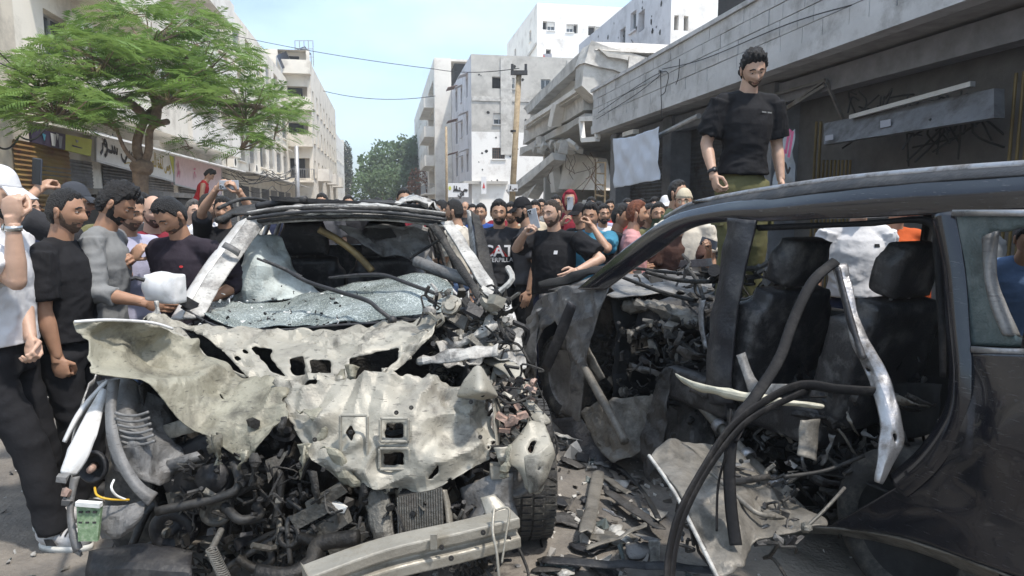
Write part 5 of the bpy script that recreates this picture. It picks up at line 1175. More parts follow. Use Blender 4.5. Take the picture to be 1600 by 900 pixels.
# the man standing on the dark wreck
rm = who('young man in black T-shirt and khaki trousers standing on the dark wreck', 1158, 82, 4.7, 172, z=.9, shirt=C['black'], pants=C['khaki'], rh=(.26, .12, .93), lh=(-.25, .06, .9), head=(6, 26), hair='curly', thick=.03, beard=.0012, skin=2, vox=.009, lean=4, hgt=1.74, girth=.94, rhand='hold', lhand='relaxed', hroll=7)
wristwatch(rm, 1, M('watch_dark', (.04, .04, .045), .4, .5, bump=0))
onshirt(rm, 'chest_print', [(-1, -.1), (1, -.1), (1, .1), (-1, .1)], [(0, 1, 2, 3)], -.09, 1.345, .045, C['grey'])
I = INFO[rm.name]
for s_ in (-1, 1):
    mb = MB(); mb.box((s_*.182, .02, .70), (.022, .15, .19), None, .004); I['out']('cargo_pocket', [tuple(v) for v in mb.v], mb.f, C['khaki'], sm=False)
# ------------------------------------------------------------------ wreck materials
m_prim = M('dusty_cream_primer', (.32, .302, .252), .5, .1, var=.14, sc=6, dirt=(.2, .185, .155), damt=.4, dsc=4, bump=.15, bsc=60, soot=(.045, .04, .034), samt=.42, ssc=3, scr=.6)
m_prim2 = M('olive_dust_primer', (.27, .258, .2), .6, .1, var=.16, sc=5, dirt=(.16, .145, .105), damt=.5, dsc=4, bump=.3, bsc=40, soot=(.06, .055, .042), samt=.4, ssc=2.6, scr=.6)
m_wp = M('white_car_paint', (.62, .62, .61), .35, var=.06, sc=6, dirt=(.33, .31, .27), damt=.42, dsc=7, bump=.06, coat=.3)
m_wpd = M('dusty_scraped_white_paint', (.44, .43, .4), .5, var=.15, sc=9, dirt=(.12, .11, .1), damt=.62, dsc=8, bump=.25, soot=(.03, .028, .026), samt=.4, ssc=4, scr=.7)
m_soot = M('sooty_black_metal', (.022, .021, .02), .75, .2, var=.5, sc=9, dirt=(.075, .07, .062), damt=.5, dsc=8, bump=.5, bsc=60)
m_eng = M('engine_dark_metal', (.02, .019, .018), .55, .5, var=.4, sc=9, dirt=(.05, .045, .038), damt=.45, dsc=6, bump=.4, bsc=50)
m_alu2 = M('dusty_cast_aluminium', (.13, .125, .11), .55, .5, var=.3, sc=9, dirt=(.1, .09, .08), damt=.5, dsc=9, bump=.4)
m_pla = M('black_plastic', (.016, .016, .018), .55, var=.3, dirt=(.06, .057, .053), damt=.45, dsc=7, bump=.2)
m_plg = M('grey_plastic', (.17, .17, .168), .6, var=.25, sc=6, dirt=(.09, .083, .075), damt=.55, dsc=7, bump=.2, soot=(.03, .028, .026), samt=.45, ssc=5, scr=.6)
m_rub = M('tyre_rubber', (.035, .034, .033), .85, var=.25, dirt=(.13, .12, .1), damt=.5, dsc=9, bump=.3)
m_rim = M('alloy_rim', (.35, .35, .35), .35, .8, dirt=(.1, .09, .08), damt=.5)
m_leath = M('black_leather', (.025, .025, .027), .42, var=.3, sc=14, dirt=(.12, .115, .11), damt=.42, dsc=10, bump=.2, bsc=120)
m_hose = M('rubber_hose', (.013, .013, .013), .6, dirt=(.05, .047, .042), damt=.5, dsc=10)
m_bag = M('airbag_cloth', (.5, .55, .53), .9, var=.1, sc=5, dirt=(.24, .25, .23), damt=.5, dsc=5, bump=.3, bsc=80)
m_beam = M('bumper_beam_metal', (.32, .3, .255), .5, .4, var=.15, sc=8, dirt=(.19, .17, .13), damt=.45, dsc=6, bump=.15)
m_gold2 = M('bronze_trim', (.22, .16, .07), .5, .4, dirt=(.08, .06, .04), damt=.5)
m_pcb = M('circuit_green', (.16, .24, .13), .6, var=.35, sc=60, dirt=(.3, .32, .25), damt=.4, dsc=60)
m_cop = M('connector_pink', (.36, .24, .19), .6, var=.4, sc=40, dirt=(.1, .09, .08), damt=.5, dsc=30)
m_yel = M('yellow_wire', (.5, .3, .02), .5, bump=0); m_wht = M('white_plastic_bit', (.65, .65, .62), .5)
def glassmat():
    m = bpy.data.materials.new('shattered_windscreen'); m.use_nodes = True; t = m.node_tree; N = t.nodes; l = t.links.new; b = N['Principled BSDF']
    c = N.new('ShaderNodeTexCoord'); v = N.new('ShaderNodeTexVoronoi'); v.feature = 'DISTANCE_TO_EDGE'; v.inputs['Scale'].default_value = 55
    n = N.new('ShaderNodeTexNoise'); n.inputs['Scale'].default_value = 3.5; n.inputs['Detail'].default_value = 8
    w_ = N.new('ShaderNodeTexNoise'); w_.inputs['Scale'].default_value = 9
    a = N.new('ShaderNodeVectorMath'); a.operation = 'MULTIPLY_ADD'; a.inputs[1].default_value = (.12, .12, .12); l(w_.outputs['Color'], a.inputs[0]); l(c.outputs['Object'], a.inputs[2]); l(c.outputs['Object'], w_.inputs['Vector'])
    l(a.outputs[0], v.inputs['Vector']); l(c.outputs['Object'], n.inputs['Vector'])
    r1 = N.new('ShaderNodeValToRGB'); ramp(r1, .0, .09); r1.color_ramp.elements[0].color = (.68, .74, .72, 1); r1.color_ramp.elements[1].color = (.26, .3, .295, 1); l(v.outputs['Distance'], r1.inputs[0])
    r2 = N.new('ShaderNodeValToRGB'); ramp(r2, .42, .62); r2.color_ramp.elements[0].color = (.34, .35, .32, 1); r2.color_ramp.elements[1].color = (1, 1, 1, 1); l(n.outputs['Fac'], r2.inputs[0])
    x = N.new('ShaderNodeMix'); x.data_type = 'RGBA'; x.inputs[0].default_value = .7; x.blend_type = 'MULTIPLY'; l(r1.outputs[0], x.inputs[6]); l(r2.outputs[0], x.inputs[7]); l(x.outputs[2], b.inputs['Base Color'])
    b.inputs['Roughness'].default_value = .25; b.inputs['Transmission Weight'].default_value = .12; b.inputs['Alpha'].default_value = 1
    bp = N.new('ShaderNodeBump'); bp.inputs['Strength'].default_value = .5; bp.inputs['Distance'].default_value = .01; l(v.outputs['Distance'], bp.inputs['Height']); l(bp.outputs[0], b.inputs['Normal'])
    return m
m_crack = glassmat()
def Q(pts): return [P(*p) for p in pts]
def rib(name, a, b_, mat, parent, nu=6, nv=3, **kw):          # strip between two pixel lines
    return sheet(name, [Q(a), Q([((x0+x1)/2, (y0+y1)/2, (d0+d1)/2-.012) for (x0, y0, d0), (x1, y1, d1) in zip(a, b_)]), Q(b_)], mat, parent, nu, nv, **kw)
def hose(name, pts, r, mat, parent, n=7, ang=8): 
    mb = MB(); mb.tube(crv(pts, n), r, ang); return mb.build(name, mat, parent, True)
def seat(parent, base, yaw, mat=m_leath, back=True, tilt=12, parts=True):
    """car seat: cushion, bolstered back, headrest on two posts; base = floor point, faces yaw"""
    ro = Matrix.Rotation(-R(yaw), 3, 'Z'); rb = ro @ Matrix.Rotation(R(tilt), 3, 'X'); c = Vector(base)
    def soft(name, boxes, par, lv=2):
        mb = MB()
        for cc, sz, r_ in boxes: mb.box(cc, sz, r_)
        v, f = remesh(mb, .022, 6); return mk(name, v, f, mat, par, True)
    s_ = soft('seat', [(c+ro @ Vector((0, .1, .38)), (.5, .5, .16), ro), (c+ro @ Vector((-.23, .1, .42)), (.1, .5, .18), ro), (c+ro @ Vector((.23, .1, .42)), (.1, .5, .18), ro)], parent)
    bk = c+ro @ Vector((0, -.16, .42))
    soft('backrest', [(bk+rb @ Vector((0, 0, .3)), (.44, .13, .62), rb), (bk+rb @ Vector((-.22, .03, .27)), (.1, .18, .5), rb), (bk+rb @ Vector((.22, .03, .27)), (.1, .18, .5), rb)], parent)
    h = soft('headrest', [(bk+rb @ Vector((0, .0, .75)), (.27, .11, .24), rb), (bk+rb @ Vector((0, .02, .72)), (.33, .1, .16), rb)], parent)
    for x in (-.06, .06): mb = MB(); mb.tube([bk+rb @ Vector((x, 0, .55)), bk+rb @ Vector((x, 0, .7))], .008, 8); mb.build('headrest_post', m_rim, h)
def wheel(parent, c, ax, r=.335, w_=.22, rimr=.22, tread=True, rm=None):
    a = Vector(ax).normalized(); mb = MB(); h = w_/2
    mb.lathe(c, a, [(-h*.8, rimr), (-h, rimr+.02), (-h*1.02, r-.05), (-h*.86, r-.012), (-h*.6, r), (h*.6, r), (h*.86, r-.012), (h*1.02, r-.05), (h, rimr+.02), (h*.8, rimr)], 48)
    wo = mb.build('wheel', m_rub, parent, True)
    if tread:
        mb = MB(); x = a.orthogonal().normalized(); y = a.cross(x)
        for k in range(54):
            an = 2*math.pi*k/54; rr = x*math.cos(an)+y*math.sin(an); tt = y*math.cos(an)-x*math.sin(an)
            for u0, u1, sk in ((-.92, -.5, .012), (-.42, -.04, -.008), (.04, .42, .008), (.5, .92, -.012)):
                ro = Matrix((a, tt, rr)).transposed(); ct = c+rr*(r+.002-(.008 if abs(u0+u1) > 1 else 0))+a*((u0+u1)/2*h)+tt*sk*.3; mb.box(ct, ((u1-u0)*h, .028, .014), ro)
        mb.build('tread', m_rub, wo)
    mb = MB(); mb.lathe(c, a, [(-h*.8, rimr), (-h*.6, rimr-.02), (-h*.5, .05), (-h*.55, .001)], 32); mb.lathe(c, a, [(h*.8, rimr), (h*.6, rimr-.02), (-h*.2, rimr-.03), (-h*.2, .001)], 32)
    for k in range(5):
        an = 2*math.pi*k/5; x = a.orthogonal().normalized(); y = a.cross(x); rr = x*math.cos(an)+y*math.sin(an); mb.bar(c+a*h*.45+rr*.03, c+a*h*.65+rr*(rimr-.01), .05, .03, a)
    mb.build('rim', rm or m_rim, wo, True)
def shards(name, parent, n, pf, size, mats, seed, wires=0):
    """small crushed bits, too many to pick apart"""
    rn = random.Random(seed); mb = MB()
    for k in range(n):
        mb.cm = rn.randrange(len(mats)); p = pf(rn); ro = Matrix.Rotation(rn.random()*6, 3, Vector((rn.gauss(0, 1), rn.gauss(0, 1), rn.gauss(0, 1))).normalized()); s_ = rn.uniform(*size)
        q = rn.random()
        if q < .45: mb.box(p, (s_, s_*rn.uniform(.2, .7), s_*rn.uniform(.1, .5)), ro, s_*.12)
        elif q < .7: mb.tube(crv([p, p+ro @ Vector((s_, s_*.3, 0)), p+ro @ Vector((s_*1.5, -s_*.3, s_*.5))], 3), s_*rn.uniform(.08, .2), 6)
        elif q < .85: mb.lathe(p, ro @ Vector((0, 0, 1)), [(0, .001), (0, s_*.5), (s_*.3, s_*.5), (s_*.35, s_*.35), (s_*.5, s_*.3), (s_*.5, .001)], 12)
        else: mb.add([p+ro @ Vector((rn.uniform(-s_, s_), rn.uniform(-s_, s_), rn.uniform(-.2, .2)*s_)) for _ in range(4)], [(0, 1, 2), (0, 2, 3)])
    for k in range(wires):
        mb.cm = 0; p = pf(rn); pts = [p]
        for _ in range(4): pts.append(pts[-1]+Vector((rn.gauss(0, .04), rn.gauss(0, .03), rn.gauss(-.02, .035))))
        mb.tube(crv(pts, 4), rn.uniform(.003, .008), 5)
    o = mb.build(name, mats, parent); o['kind'] = 'stuff'; return o
# ------------------------------------------------------------------ white wreck
WF = Vector((-.77, 2.55, 0))
def WC(l, t, z): return WF+ES*l+ER*t+EZ*z
wc = root('wrecked_car', WC(1.8, 0, 0), 'blown-up white SUV wreck facing the camera with peeled-back hood', 'car')
# hood flap folded out to the left
sheet('hood_flap', [Q([(116, 504, 2.5), (170, 501, 2.58), (235, 505, 2.7), (292, 527, 2.82), (326, 557, 2.87), (380, 585, 2.84), (455, 598, 2.78)]),
 Q([(121, 530, 2.5), (180, 538, 2.62), (240, 552, 2.72), (300, 572, 2.76), (342, 598, 2.74), (400, 622, 2.68), (458, 636, 2.62)]),
 Q([(134, 560, 2.42), (190, 578, 2.48), (246, 600, 2.55), (300, 626, 2.58), (345, 648, 2.56), (400, 664, 2.53), (452, 656, 2.54)]),
 Q([(142, 574, 2.39), (200, 600, 2.44), (252, 627, 2.49), (310, 668, 2.49), (350, 698, 2.47), (386, 718, 2.45), (442, 666, 2.49)])], m_prim2, wc, 20, 20, .022, 5, .004, tear=.04, seed=3, crease=.08, crumple=.07, holes=[[(341, 612), (352, 626), (360, 632), (345, 622)]], bulge=[(215, 560, 45, -.05), (345, 622, 26, -.03), (300, 600, 30, .02)])
hose('hood_edge', Q([(116, 503, 2.49), (170, 500, 2.57), (235, 504, 2.69), (270, 514, 2.76)]), .006, m_wp, wc)
# cowl and inner hood
sheet('cowl_panel', [Q([(222, 497, 3.3), (300, 505, 3.36), (400, 519, 3.34), (500, 520, 3.32), (600, 507, 3.28), (712, 496, 3.2)]),
 Q([(228, 512, 3.12), (310, 527, 3.14), (400, 540, 3.12), (500, 538, 3.08), (600, 530, 3.05), (708, 505, 3.08)]),
 Q([(280, 540, 2.98), (340, 556, 2.95), (410, 568, 2.92), (500, 566, 2.86), (600, 556, 2.86), (690, 520, 2.96)]),
 Q([(318, 566, 2.88), (372, 588, 2.85), (430, 600, 2.78), (505, 596, 2.72), (590, 590, 2.7), (640, 560, 2.82)])], m_prim, wc, 24, 16, .014, 7, .004, seed=5, crease=.06, crumple=.07, tear=.03,
 holes=[[(280, 510), (318, 524), (352, 552), (384, 586), (335, 567), (308, 540)], [(390, 541), (425, 545), (423, 560), (446, 588), (428, 584), (404, 557)], [(452, 560), (474, 556), (478, 586), (456, 588)], [(484, 562), (517, 562), (516, 584), (486, 584)], [(545, 560), (624, 543), (622, 563), (590, 586), (552, 596)], [(376, 546), (384, 545), (389, 553), (381, 555)], [(364, 558), (372, 556), (378, 563), (370, 566)]], bulge=[(560, 530, 45, .05), (480, 535, 30, -.03), (650, 515, 30, .03)])
sheet('inner_hood', [Q([(425, 598, 2.77), (500, 586, 2.71), (560, 588, 2.68), (625, 580, 2.66), (690, 590, 2.72), (748, 596, 2.74)]),
 Q([(440, 636, 2.62), (500, 628, 2.57), (560, 640, 2.54), (630, 640, 2.52), (700, 640, 2.56), (768, 645, 2.64)]),
 Q([(462, 680, 2.53), (512, 690, 2.48), (570, 690, 2.46), (632, 690, 2.45), (706, 692, 2.48), (776, 690, 2.58)]),
 Q([(505, 726, 2.47), (540, 736, 2.45), (585, 738, 2.43), (640, 742, 2.43), (708, 740, 2.46), (772, 704, 2.55)]),
 Q([(525, 742, 2.46), (556, 752, 2.44), (600, 760, 2.43), (648, 772, 2.43), (706, 752, 2.45), (762, 716, 2.53)])], m_prim, wc, 22, 17, .016, 5.5, .004, tear=.05, seed=8, crease=.08, crumple=.08,
 holes=[[(602, 660), (630, 661), (630, 684), (602, 684)], [(600, 708), (630, 706), (632, 726), (599, 728)], [(668, 748), (684, 726), (686, 736), (676, 748)], [(466, 588), (500, 592), (494, 600), (470, 602)], [(540, 676), (548, 664), (556, 676), (548, 690)], [(698, 752), (704, 744), (708, 756)]], bulge=[(560, 688, 28, .035), (616, 672, 22, -.02), (616, 717, 20, -.02), (700, 668, 40, -.03), (680, 720, 30, .04), (500, 650, 30, .02)])
for x, y, w_, h_ in ((616, 672, 44, 36), (616, 717, 46, 32), (553, 682, 42, 66)):        # pressed frames round the cut-outs
    c = [(x-w_/2, y-h_/2), (x+w_/2, y-h_/2), (x+w_/2, y+h_/2), (x-w_/2, y+h_/2)]; mb = MB(); pp = [P(a, b2, 2.435) for a, b2 in c]
    [mb.bar(pp[i], pp[(i+1) % 4], .012, .012) for i in range(4)]; bevel(mb.build('pressed_rib', m_prim, wc), .005)
mb = MB()
for k in range(10):
    rn = random.Random(k+50); q = P(rn.uniform(480, 760), rn.uniform(610, 740), 2.40+.1*rn.random()); mb.lathe(q, (0, -1, .1), [(0, .009), (.006, .008), (.0065, .001)], 8)
o = mb.build('rivet', m_soot, wc); o['kind'] = 'stuff'
for a, b2, sd_ in (([(500, 700, 2.44), (512, 700, 2.42), (520, 740, 2.42), (534, 760, 2.43)], [(525, 698, 2.44), (540, 712, 2.42), (552, 742, 2.42), (575, 762, 2.43)], 3), ([(462, 640, 2.56), (480, 650, 2.5), (492, 672, 2.5), (470, 700, 2.52)], [(500, 640, 2.54), (512, 655, 2.5), (508, 690, 2.5), (484, 714, 2.52)], 6)):
    rib('torn_bracket', a, b2, m_prim2, wc, 5, 4, amp=.02, fr=14, seed=sd_, crease=.03)
el = [(440, 660), (470, 700), (505, 738), (560, 758), (610, 764), (650, 776), (705, 758), (760, 722), (780, 700), (330, 690), (384, 718), (430, 680), (545, 590), (600, 588), (635, 562)]
rn = random.Random(14)
for k in range(20):
    i = rn.randrange(len(el)-1); x, y = el[i]; x += rn.uniform(-20, 20); y += rn.uniform(-10, 8); d = 2.5-.1*rn.random() if y > 600 else 2.74; w_ = rn.uniform(4, 10); h_ = rn.uniform(22, 55)*(1 if y > 600 else .5); dx = rn.uniform(-16, 16)
    rib('torn_strip', [(x-w_, y-8, d), (x-w_*.8+dx*.4, y+h_*.4, d-.03*rn.random()), (x-w_*.3+dx, y+h_, d+.04*rn.random())], [(x+w_, y-8, d), (x+w_*.7+dx*.4, y+h_*.4, d-.02), (x+w_*.25+dx, y+h_*.95, d+.03)], rn.choice([m_prim, m_prim2, m_soot]), wc, 5, 4, amp=.02, fr=14, seed=k, crease=.03, crumple=.02)
# curled cone of hood on the right
sheet('curled_corner', [Q([(738, 575, 2.66), (748, 572, 2.64), (756, 576, 2.68)]), Q([(724, 598, 2.6), (750, 590, 2.5), (768, 600, 2.64)]), Q([(714, 618, 2.6), (750, 612, 2.42), (778, 618, 2.62)]), Q([(722, 622, 2.64), (750, 624, 2.55), (776, 622, 2.66)])], m_prim, wc, 8, 6, .01, 12, .004, seed=2)
rib('hood_side_fold', [(770, 620, 2.62), (772, 660, 2.58), (776, 700, 2.56)], [(780, 616, 2.68), (782, 660, 2.66), (781, 704, 2.62)], m_prim, wc, 6, 3, amp=.006)
# windscreen lying in
sheet('windscreen', [Q([(325, 472, 3.95), (420, 468, 4.0), (500, 452, 4.02), (590, 436, 4.02), (650, 424, 3.95), (706, 440, 3.8)]),
 Q([(300, 484, 3.66), (400, 492, 3.66), (500, 480, 3.64), (600, 468, 3.62), (660, 462, 3.6), (712, 466, 3.52)]),
 Q([(288, 474, 3.5), (345, 508, 3.42), (432, 512, 3.39), (520, 505, 3.36), (615, 499, 3.34), (704, 492, 3.3)])], m_crack, wc, 12, 10, .03, 3.5, .006, tear=.012, seed=12, crease=.03)
hose('windscreen_lip', Q([(284, 480, 3.47), (345, 512, 3.4), (432, 516, 3.37), (520, 509, 3.34), (615, 503, 3.32), (706, 495, 3.28)]), .008, m_pla, wc)
o = shards('glass_crumbs', wc, 130, lambda rn: (lambda x, y: P(x, y, 3.32+(512-y)*.0082))(rn.uniform(310, 700), rn.uniform(445, 508)), (.008, .022), [m_pla, m_soot, m_wht], 4)
# airbag curtain
sheet('airbag', [Q([(402, 362, 4.2), (415, 360, 4.25), (428, 362, 4.3), (440, 368, 4.3)]), Q([(380, 400, 4.15), (405, 398, 4.05), (430, 402, 4.15), (455, 410, 4.3)]), Q([(365, 440, 4.1), (400, 445, 4.0), (440, 440, 4.1), (480, 440, 4.25)]), Q([(358, 474, 4.1), (400, 476, 4.0), (450, 470, 4.05), (520, 466, 4.15)])], m_bag, wc, 8, 8, .03, 6, .003, tear=.01, seed=31, crease=.05)
# pillars and roof
rib('front_pillar', [(390, 338, 4.02), (350, 395, 3.86), (318, 440, 3.68), (286, 498, 3.42)], [(412, 352, 4.05), (378, 400, 3.88), (346, 446, 3.7), (318, 496, 3.46)], m_wpd, wc, 8, 5, amp=.008, fr=9, thick=.02, seed=1, crumple=.014)
rib('front_pillar', [(372, 350, 4.08), (332, 400, 3.92), (300, 446, 3.74), (268, 500, 3.5)], [(390, 340, 4.05), (350, 396, 3.9), (318, 441, 3.72), (286, 498, 3.46)], m_wp, wc, 8, 3, amp=.004, thick=.02, seed=2)
rib('pillar_strap', [(352, 378, 3.84), (364, 384, 3.82), (376, 392, 3.84)], [(346, 386, 3.83), (360, 393, 3.8), (372, 401, 3.83)], m_plg, wc, 4, 3, amp=.003)
rib('front_pillar', [(690, 348, 4.02), (722, 400, 3.86), (752, 450, 3.66), (786, 506, 3.4)], [(706, 346, 4.04), (740, 398, 3.9), (772, 448, 3.7), (802, 500, 3.44)], m_wpd, wc, 8, 5, amp=.014, fr=9, thick=.02, seed=4, crumple=.03)
rib('front_pillar', [(672, 352, 4.0), (706, 405, 3.84), (738, 455, 3.64), (764, 500, 3.42)], [(682, 350, 4.0), (714, 402, 3.84), (746, 452, 3.64), (774, 498, 3.42)], m_soot, wc, 8, 3, amp=.012, fr=9, thick=.02, seed=7)
sheet('roof_header', [Q([(382, 346, 4.05), (440, 337, 4.02), (520, 334, 4.0), (610, 336, 4.02), (700, 350, 4.05)]), Q([(386, 338, 4.1), (445, 328, 4.08), (520, 326, 4.08), (606, 328, 4.08), (694, 340, 4.1)]), Q([(396, 330, 4.3), (455, 321, 4.3), (520, 319, 4.3), (600, 321, 4.3), (682, 330, 4.3)])], m_wpd, wc, 14, 8, .012, 8, .012, seed=6, crease=.02, crumple=.03, tear=.02)
for y, d0, mt, th in ((345, 4.02, m_soot, .012), (350, 4.06, m_wpd, .009), (339, 4.0, m_pla, .01), (333, 4.05, m_soot, .012), (329, 4.12, m_wpd, .007)):
    hose('header_strip', Q([(386, y+3, d0), (450, y-5+random.uniform(-1.5, 1.5), d0), (520, y-8+random.uniform(-2, 2), d0), (610, y-6, d0), (696, y+4, d0)]), th, mt, wc, 8, 6)
RFr = [(4.3, .64, 1.60), (4.9, .63, 1.66), (5.6, .62, 1.665), (6.4, .6, 1.62), (6.75, .56, 1.56)]
def WX(d, t, z): return WC((d-2.55)/.9836+t*.0, t-.06, z)
sheet('roof_panel', [[WX(d, -w_, z-.03), WX(d, -w_*.5, z), WX(d, 0, z-.012*(k % 2)), WX(d, w_*.5, z), WX(d, w_, z-.03)] for k, (d, w_, z) in enumerate(RFr)], m_soot, wc, 8, 8, .03, 4, .01, seed=9, crease=.02)
for sg in (-1, 1): hose('roof_rail', [WX(d, sg*(w_+.0), z+.02) for d, w_, z in RFr[:4]], .013, m_soot, wc)
mb = MB(); mb.box(P(545, 318, 4.5), (.9, .5, .02), SROT @ Matrix.Rotation(R(3), 3, 'Y'), .01); mb.build('sunroof_glass', m_pla, wc)
hose('roof_bar', Q([(400, 322, 4.3), (440, 316, 4.3), (478, 311, 4.2)]), .02, m_pla, wc)
sheet('roof_crumple', [Q([(612, 322, 4.3), (640, 316, 4.3), (668, 318, 4.3)]), Q([(630, 312, 4.6), (655, 308, 4.6), (676, 320, 4.5)]), Q([(640, 318, 5.0), (662, 312, 5.0), (690, 330, 4.7)])], m_wpd, wc, 6, 6, .04, 9, .006, seed=19, crease=.05)
# sides: sills, doors, middle and rear pillars, tail
for sg in (-1, 1):
    T_ = .87*sg
    sheet('side_panel', [[WC(l, T_*(1-.05*(k > 1)), z) for l in (1.15, 1.9, 2.8, 3.6, 4.2)] for k, z in enumerate((.32, .55, .8, .98))], m_wp, wc, 6, 5, .02, 3, .02, seed=13+sg, crease=.02, tear=.004)
    for l, l2 in ((2.15, 2.3), (3.2, 3.4), (4.1, 3.95)):
        sheet('door_pillar', [[WC(l-.04, T_*.97, .95), WC(l+.05, T_*.97, .95)], [WC((l+l2)/2-.04, T_*.86, 1.28), WC((l+l2)/2+.05, T_*.86, 1.28)], [WC(l2-.04, T_*.74, 1.56), WC(l2+.05, T_*.74, 1.56)]], m_soot if sg > 0 else m_wpd, wc, 4, 5, .012, 8, .03, seed=l)
    hose('roof_edge', [WC(1.5, T_*.74, 1.55), WC(2.3, T_*.74, 1.6), WC(3.3, T_*.73, 1.6), WC(4.1, T_*.68, 1.54)], .02, m_soot, wc)
    mb = MB(); wheel(wc, WC(3.45, T_*.9, .33), ER, tread=False)
sheet('tailgate', [[WC(4.25, t, z) for t in (-.8, -.3, .3, .8)] for z in (.4, .7, .98)], m_wp, wc, 5, 5, .03, 3, .02)
for sg in (-1, 1): hose('tail_pillar', [WC(4.25, sg*.78, .95), WC(4.15, sg*.66, 1.3), WC(4.0, sg*.58, 1.56)], .045, m_wpd, wc)
mb = MB(); mb.slab([WC(.75, -.85, .22), WC(4.2, -.85, .22), WC(4.2, .85, .22), WC(.75, .85, .22)], (0, 0, .06)); mb.build('floor', m_soot, wc)
for x in (478, 604): q = P(x, 420, 4.75); seat(wc, (q.x, q.y, .26), 180-10 if x < 500 else 176, tilt=-12)
mb = MB(); mb.box(WC(3.35, 0, .62), (1.4, .5, .5), SROT); mb.box(WC(3.55, 0, 1.0), (1.4, .16, .6), SROT); v, f = remesh(mb, .03, 6); mk('rear_bench', v, f, m_leath, wc, True)
mb = MB(); mb.box(WC(1.55, 0, .85), (1.5, .34, .24), SROT, .04); v, f = remesh(mb, .03, 4); mk('dashboard', v, f, m_pla, wc, True)
# headliner and trims hanging in
hose('bronze_trim', Q([(498, 358, 4.15), (530, 376, 4.2), (558, 398, 4.2), (582, 424, 4.2)]), .022, m_gold2, wc)
sheet('hanging_headliner', [Q([(520, 352, 4.2), (580, 350, 4.3), (640, 352, 4.3), (672, 360, 4.25)]), Q([(552, 374, 4.3), (600, 372, 4.4), (640, 378, 4.4), (670, 390, 4.3)]), Q([(590, 398, 4.3), (620, 402, 4.4), (644, 412, 4.3), (656, 424, 4.2)])], m_plg, wc, 8, 8, .035, 8, .006, tear=.03, seed=17, crease=.05, holes=[[(560, 356), (612, 356), (622, 372), (575, 374)]])
hose('airbag_tube', Q([(650, 408, 4.0), (690, 424, 3.9), (740, 440, 3.75)]), [.034]*7+[.036]*7+[.034], m_plg, wc)
hose('bent_rod', Q([(640, 404, 4.1), (670, 385, 4.1), (698, 368, 4.1)]), .008, m_soot, wc)
sheet('hanging_lining', [Q([(634, 352, 4.4), (650, 350, 4.4), (668, 356, 4.4)]), Q([(640, 385, 4.4), (655, 380, 4.4), (668, 390, 4.4)]), Q([(650, 408, 4.3), (664, 405, 4.3), (680, 412, 4.3)])], m_wpd, wc, 5, 6, .03, 9, .004, seed=27, crease=.04)
# bent door frame standing out on the right
rib('bent_door_frame', [(736, 330, 4.4), (744, 380, 4.2), (752, 430, 4.0), (770, 486, 3.7)], [(748, 338, 4.4), (762, 390, 4.2), (774, 440, 4.0), (790, 490, 3.7)], m_soot, wc, 7, 4, amp=.015, fr=9, thick=.015, seed=33, crease=.02)
rib('bent_door_frame', [(730, 328, 4.5), (735, 380, 4.3), (742, 440, 4.1), (756, 480, 3.8)], [(735, 330, 4.45), (743, 380, 4.25), (750, 436, 4.05), (764, 480, 3.75)], m_wpd, wc, 7, 3, amp=.008, fr=9, thick=.015, seed=35)
rib('door_skin', [(770, 455, 3.8), (778, 490, 3.65), (784, 520, 3.5)], [(800, 470, 3.8), (806, 500, 3.6), (800, 535, 3.45)], m_wp, wc, 6, 4, amp=.02, fr=7, seed=36, crease=.03)
# wing mirror
mb = MB(); c = P(254, 448, 3.42); ro = Matrix.Rotation(R(-14), 3, 'Z'); mb.ball(c, (.118, .07, .08), ro); mb.box(c+Vector((.012, .0, -.004)), (.19, .085, .135), ro); mb.box(c+Vector((.05, .0, -.01)), (.1, .08, .15), ro); v, f = remesh(mb, .009, 9); mo = mk('wing_mirror', v, f, M('clean_white_paint', (.7, .7, .7), .3, var=.03, dirt=(.5, .49, .47), damt=.25, dsc=9, bump=0, coat=.3), wc, True)
mb = MB(); mb.bar(P(280, 466, 3.45), P(305, 480, 3.5), .05, .05); mb.build('mirror_foot', m_pla, mo)
mb = MB(); mb.tube(Q([(226, 438, 3.36), (212, 434, 3.34), (204, 436, 3.33)]), .01, 8); mb.build('mirror_pivot', m_pla, mo)
rib('mirror_shell', [(240, 470, 3.36), (242, 485, 3.35), (228, 500, 3.35)], [(247, 470, 3.36), (249, 490, 3.34), (240, 506, 3.34)], m_wpd, wc, 6, 4, amp=.008, fr=12, seed=4, crumple=.012)
# wipers
for pts, piv in (([(612, 499, 3.2), (592, 484, 3.22), (574, 470, 3.3), (530, 456, 3.42), (480, 440, 3.55), (448, 422, 3.65)], (613, 500, 3.2)), ([(716, 472, 3.4), (690, 462, 3.5), (640, 444, 3.65), (600, 430, 3.75), (560, 430, 3.8)], (718, 474, 3.4))):
    wo = hose('wiper', Q(pts), [(.016, .008)]*6+[(.013, .008)]*30 if False else .011, m_pla, wc)
    mb = MB(); mb.ball(P(*piv), .022); mb.build('wiper_pivot', m_pla, wo, True)
    e = pts[-1]; mb = MB(); mb.tube(Q([e, (e[0]-36, e[1]-16 if e[1] < 425 else e[1]+3, e[2]+.05)]), [.012, .008], 6); mb.tube(Q([(e[0]+24, e[1]+10 if e[1] < 425 else e[1]-2, e[2]), (e[0]-46, e[1]-18 if e[1] < 425 else e[1]+4, e[2]+.05)]), .007, 6); mb.build('wiper_blade', m_pla, wo)
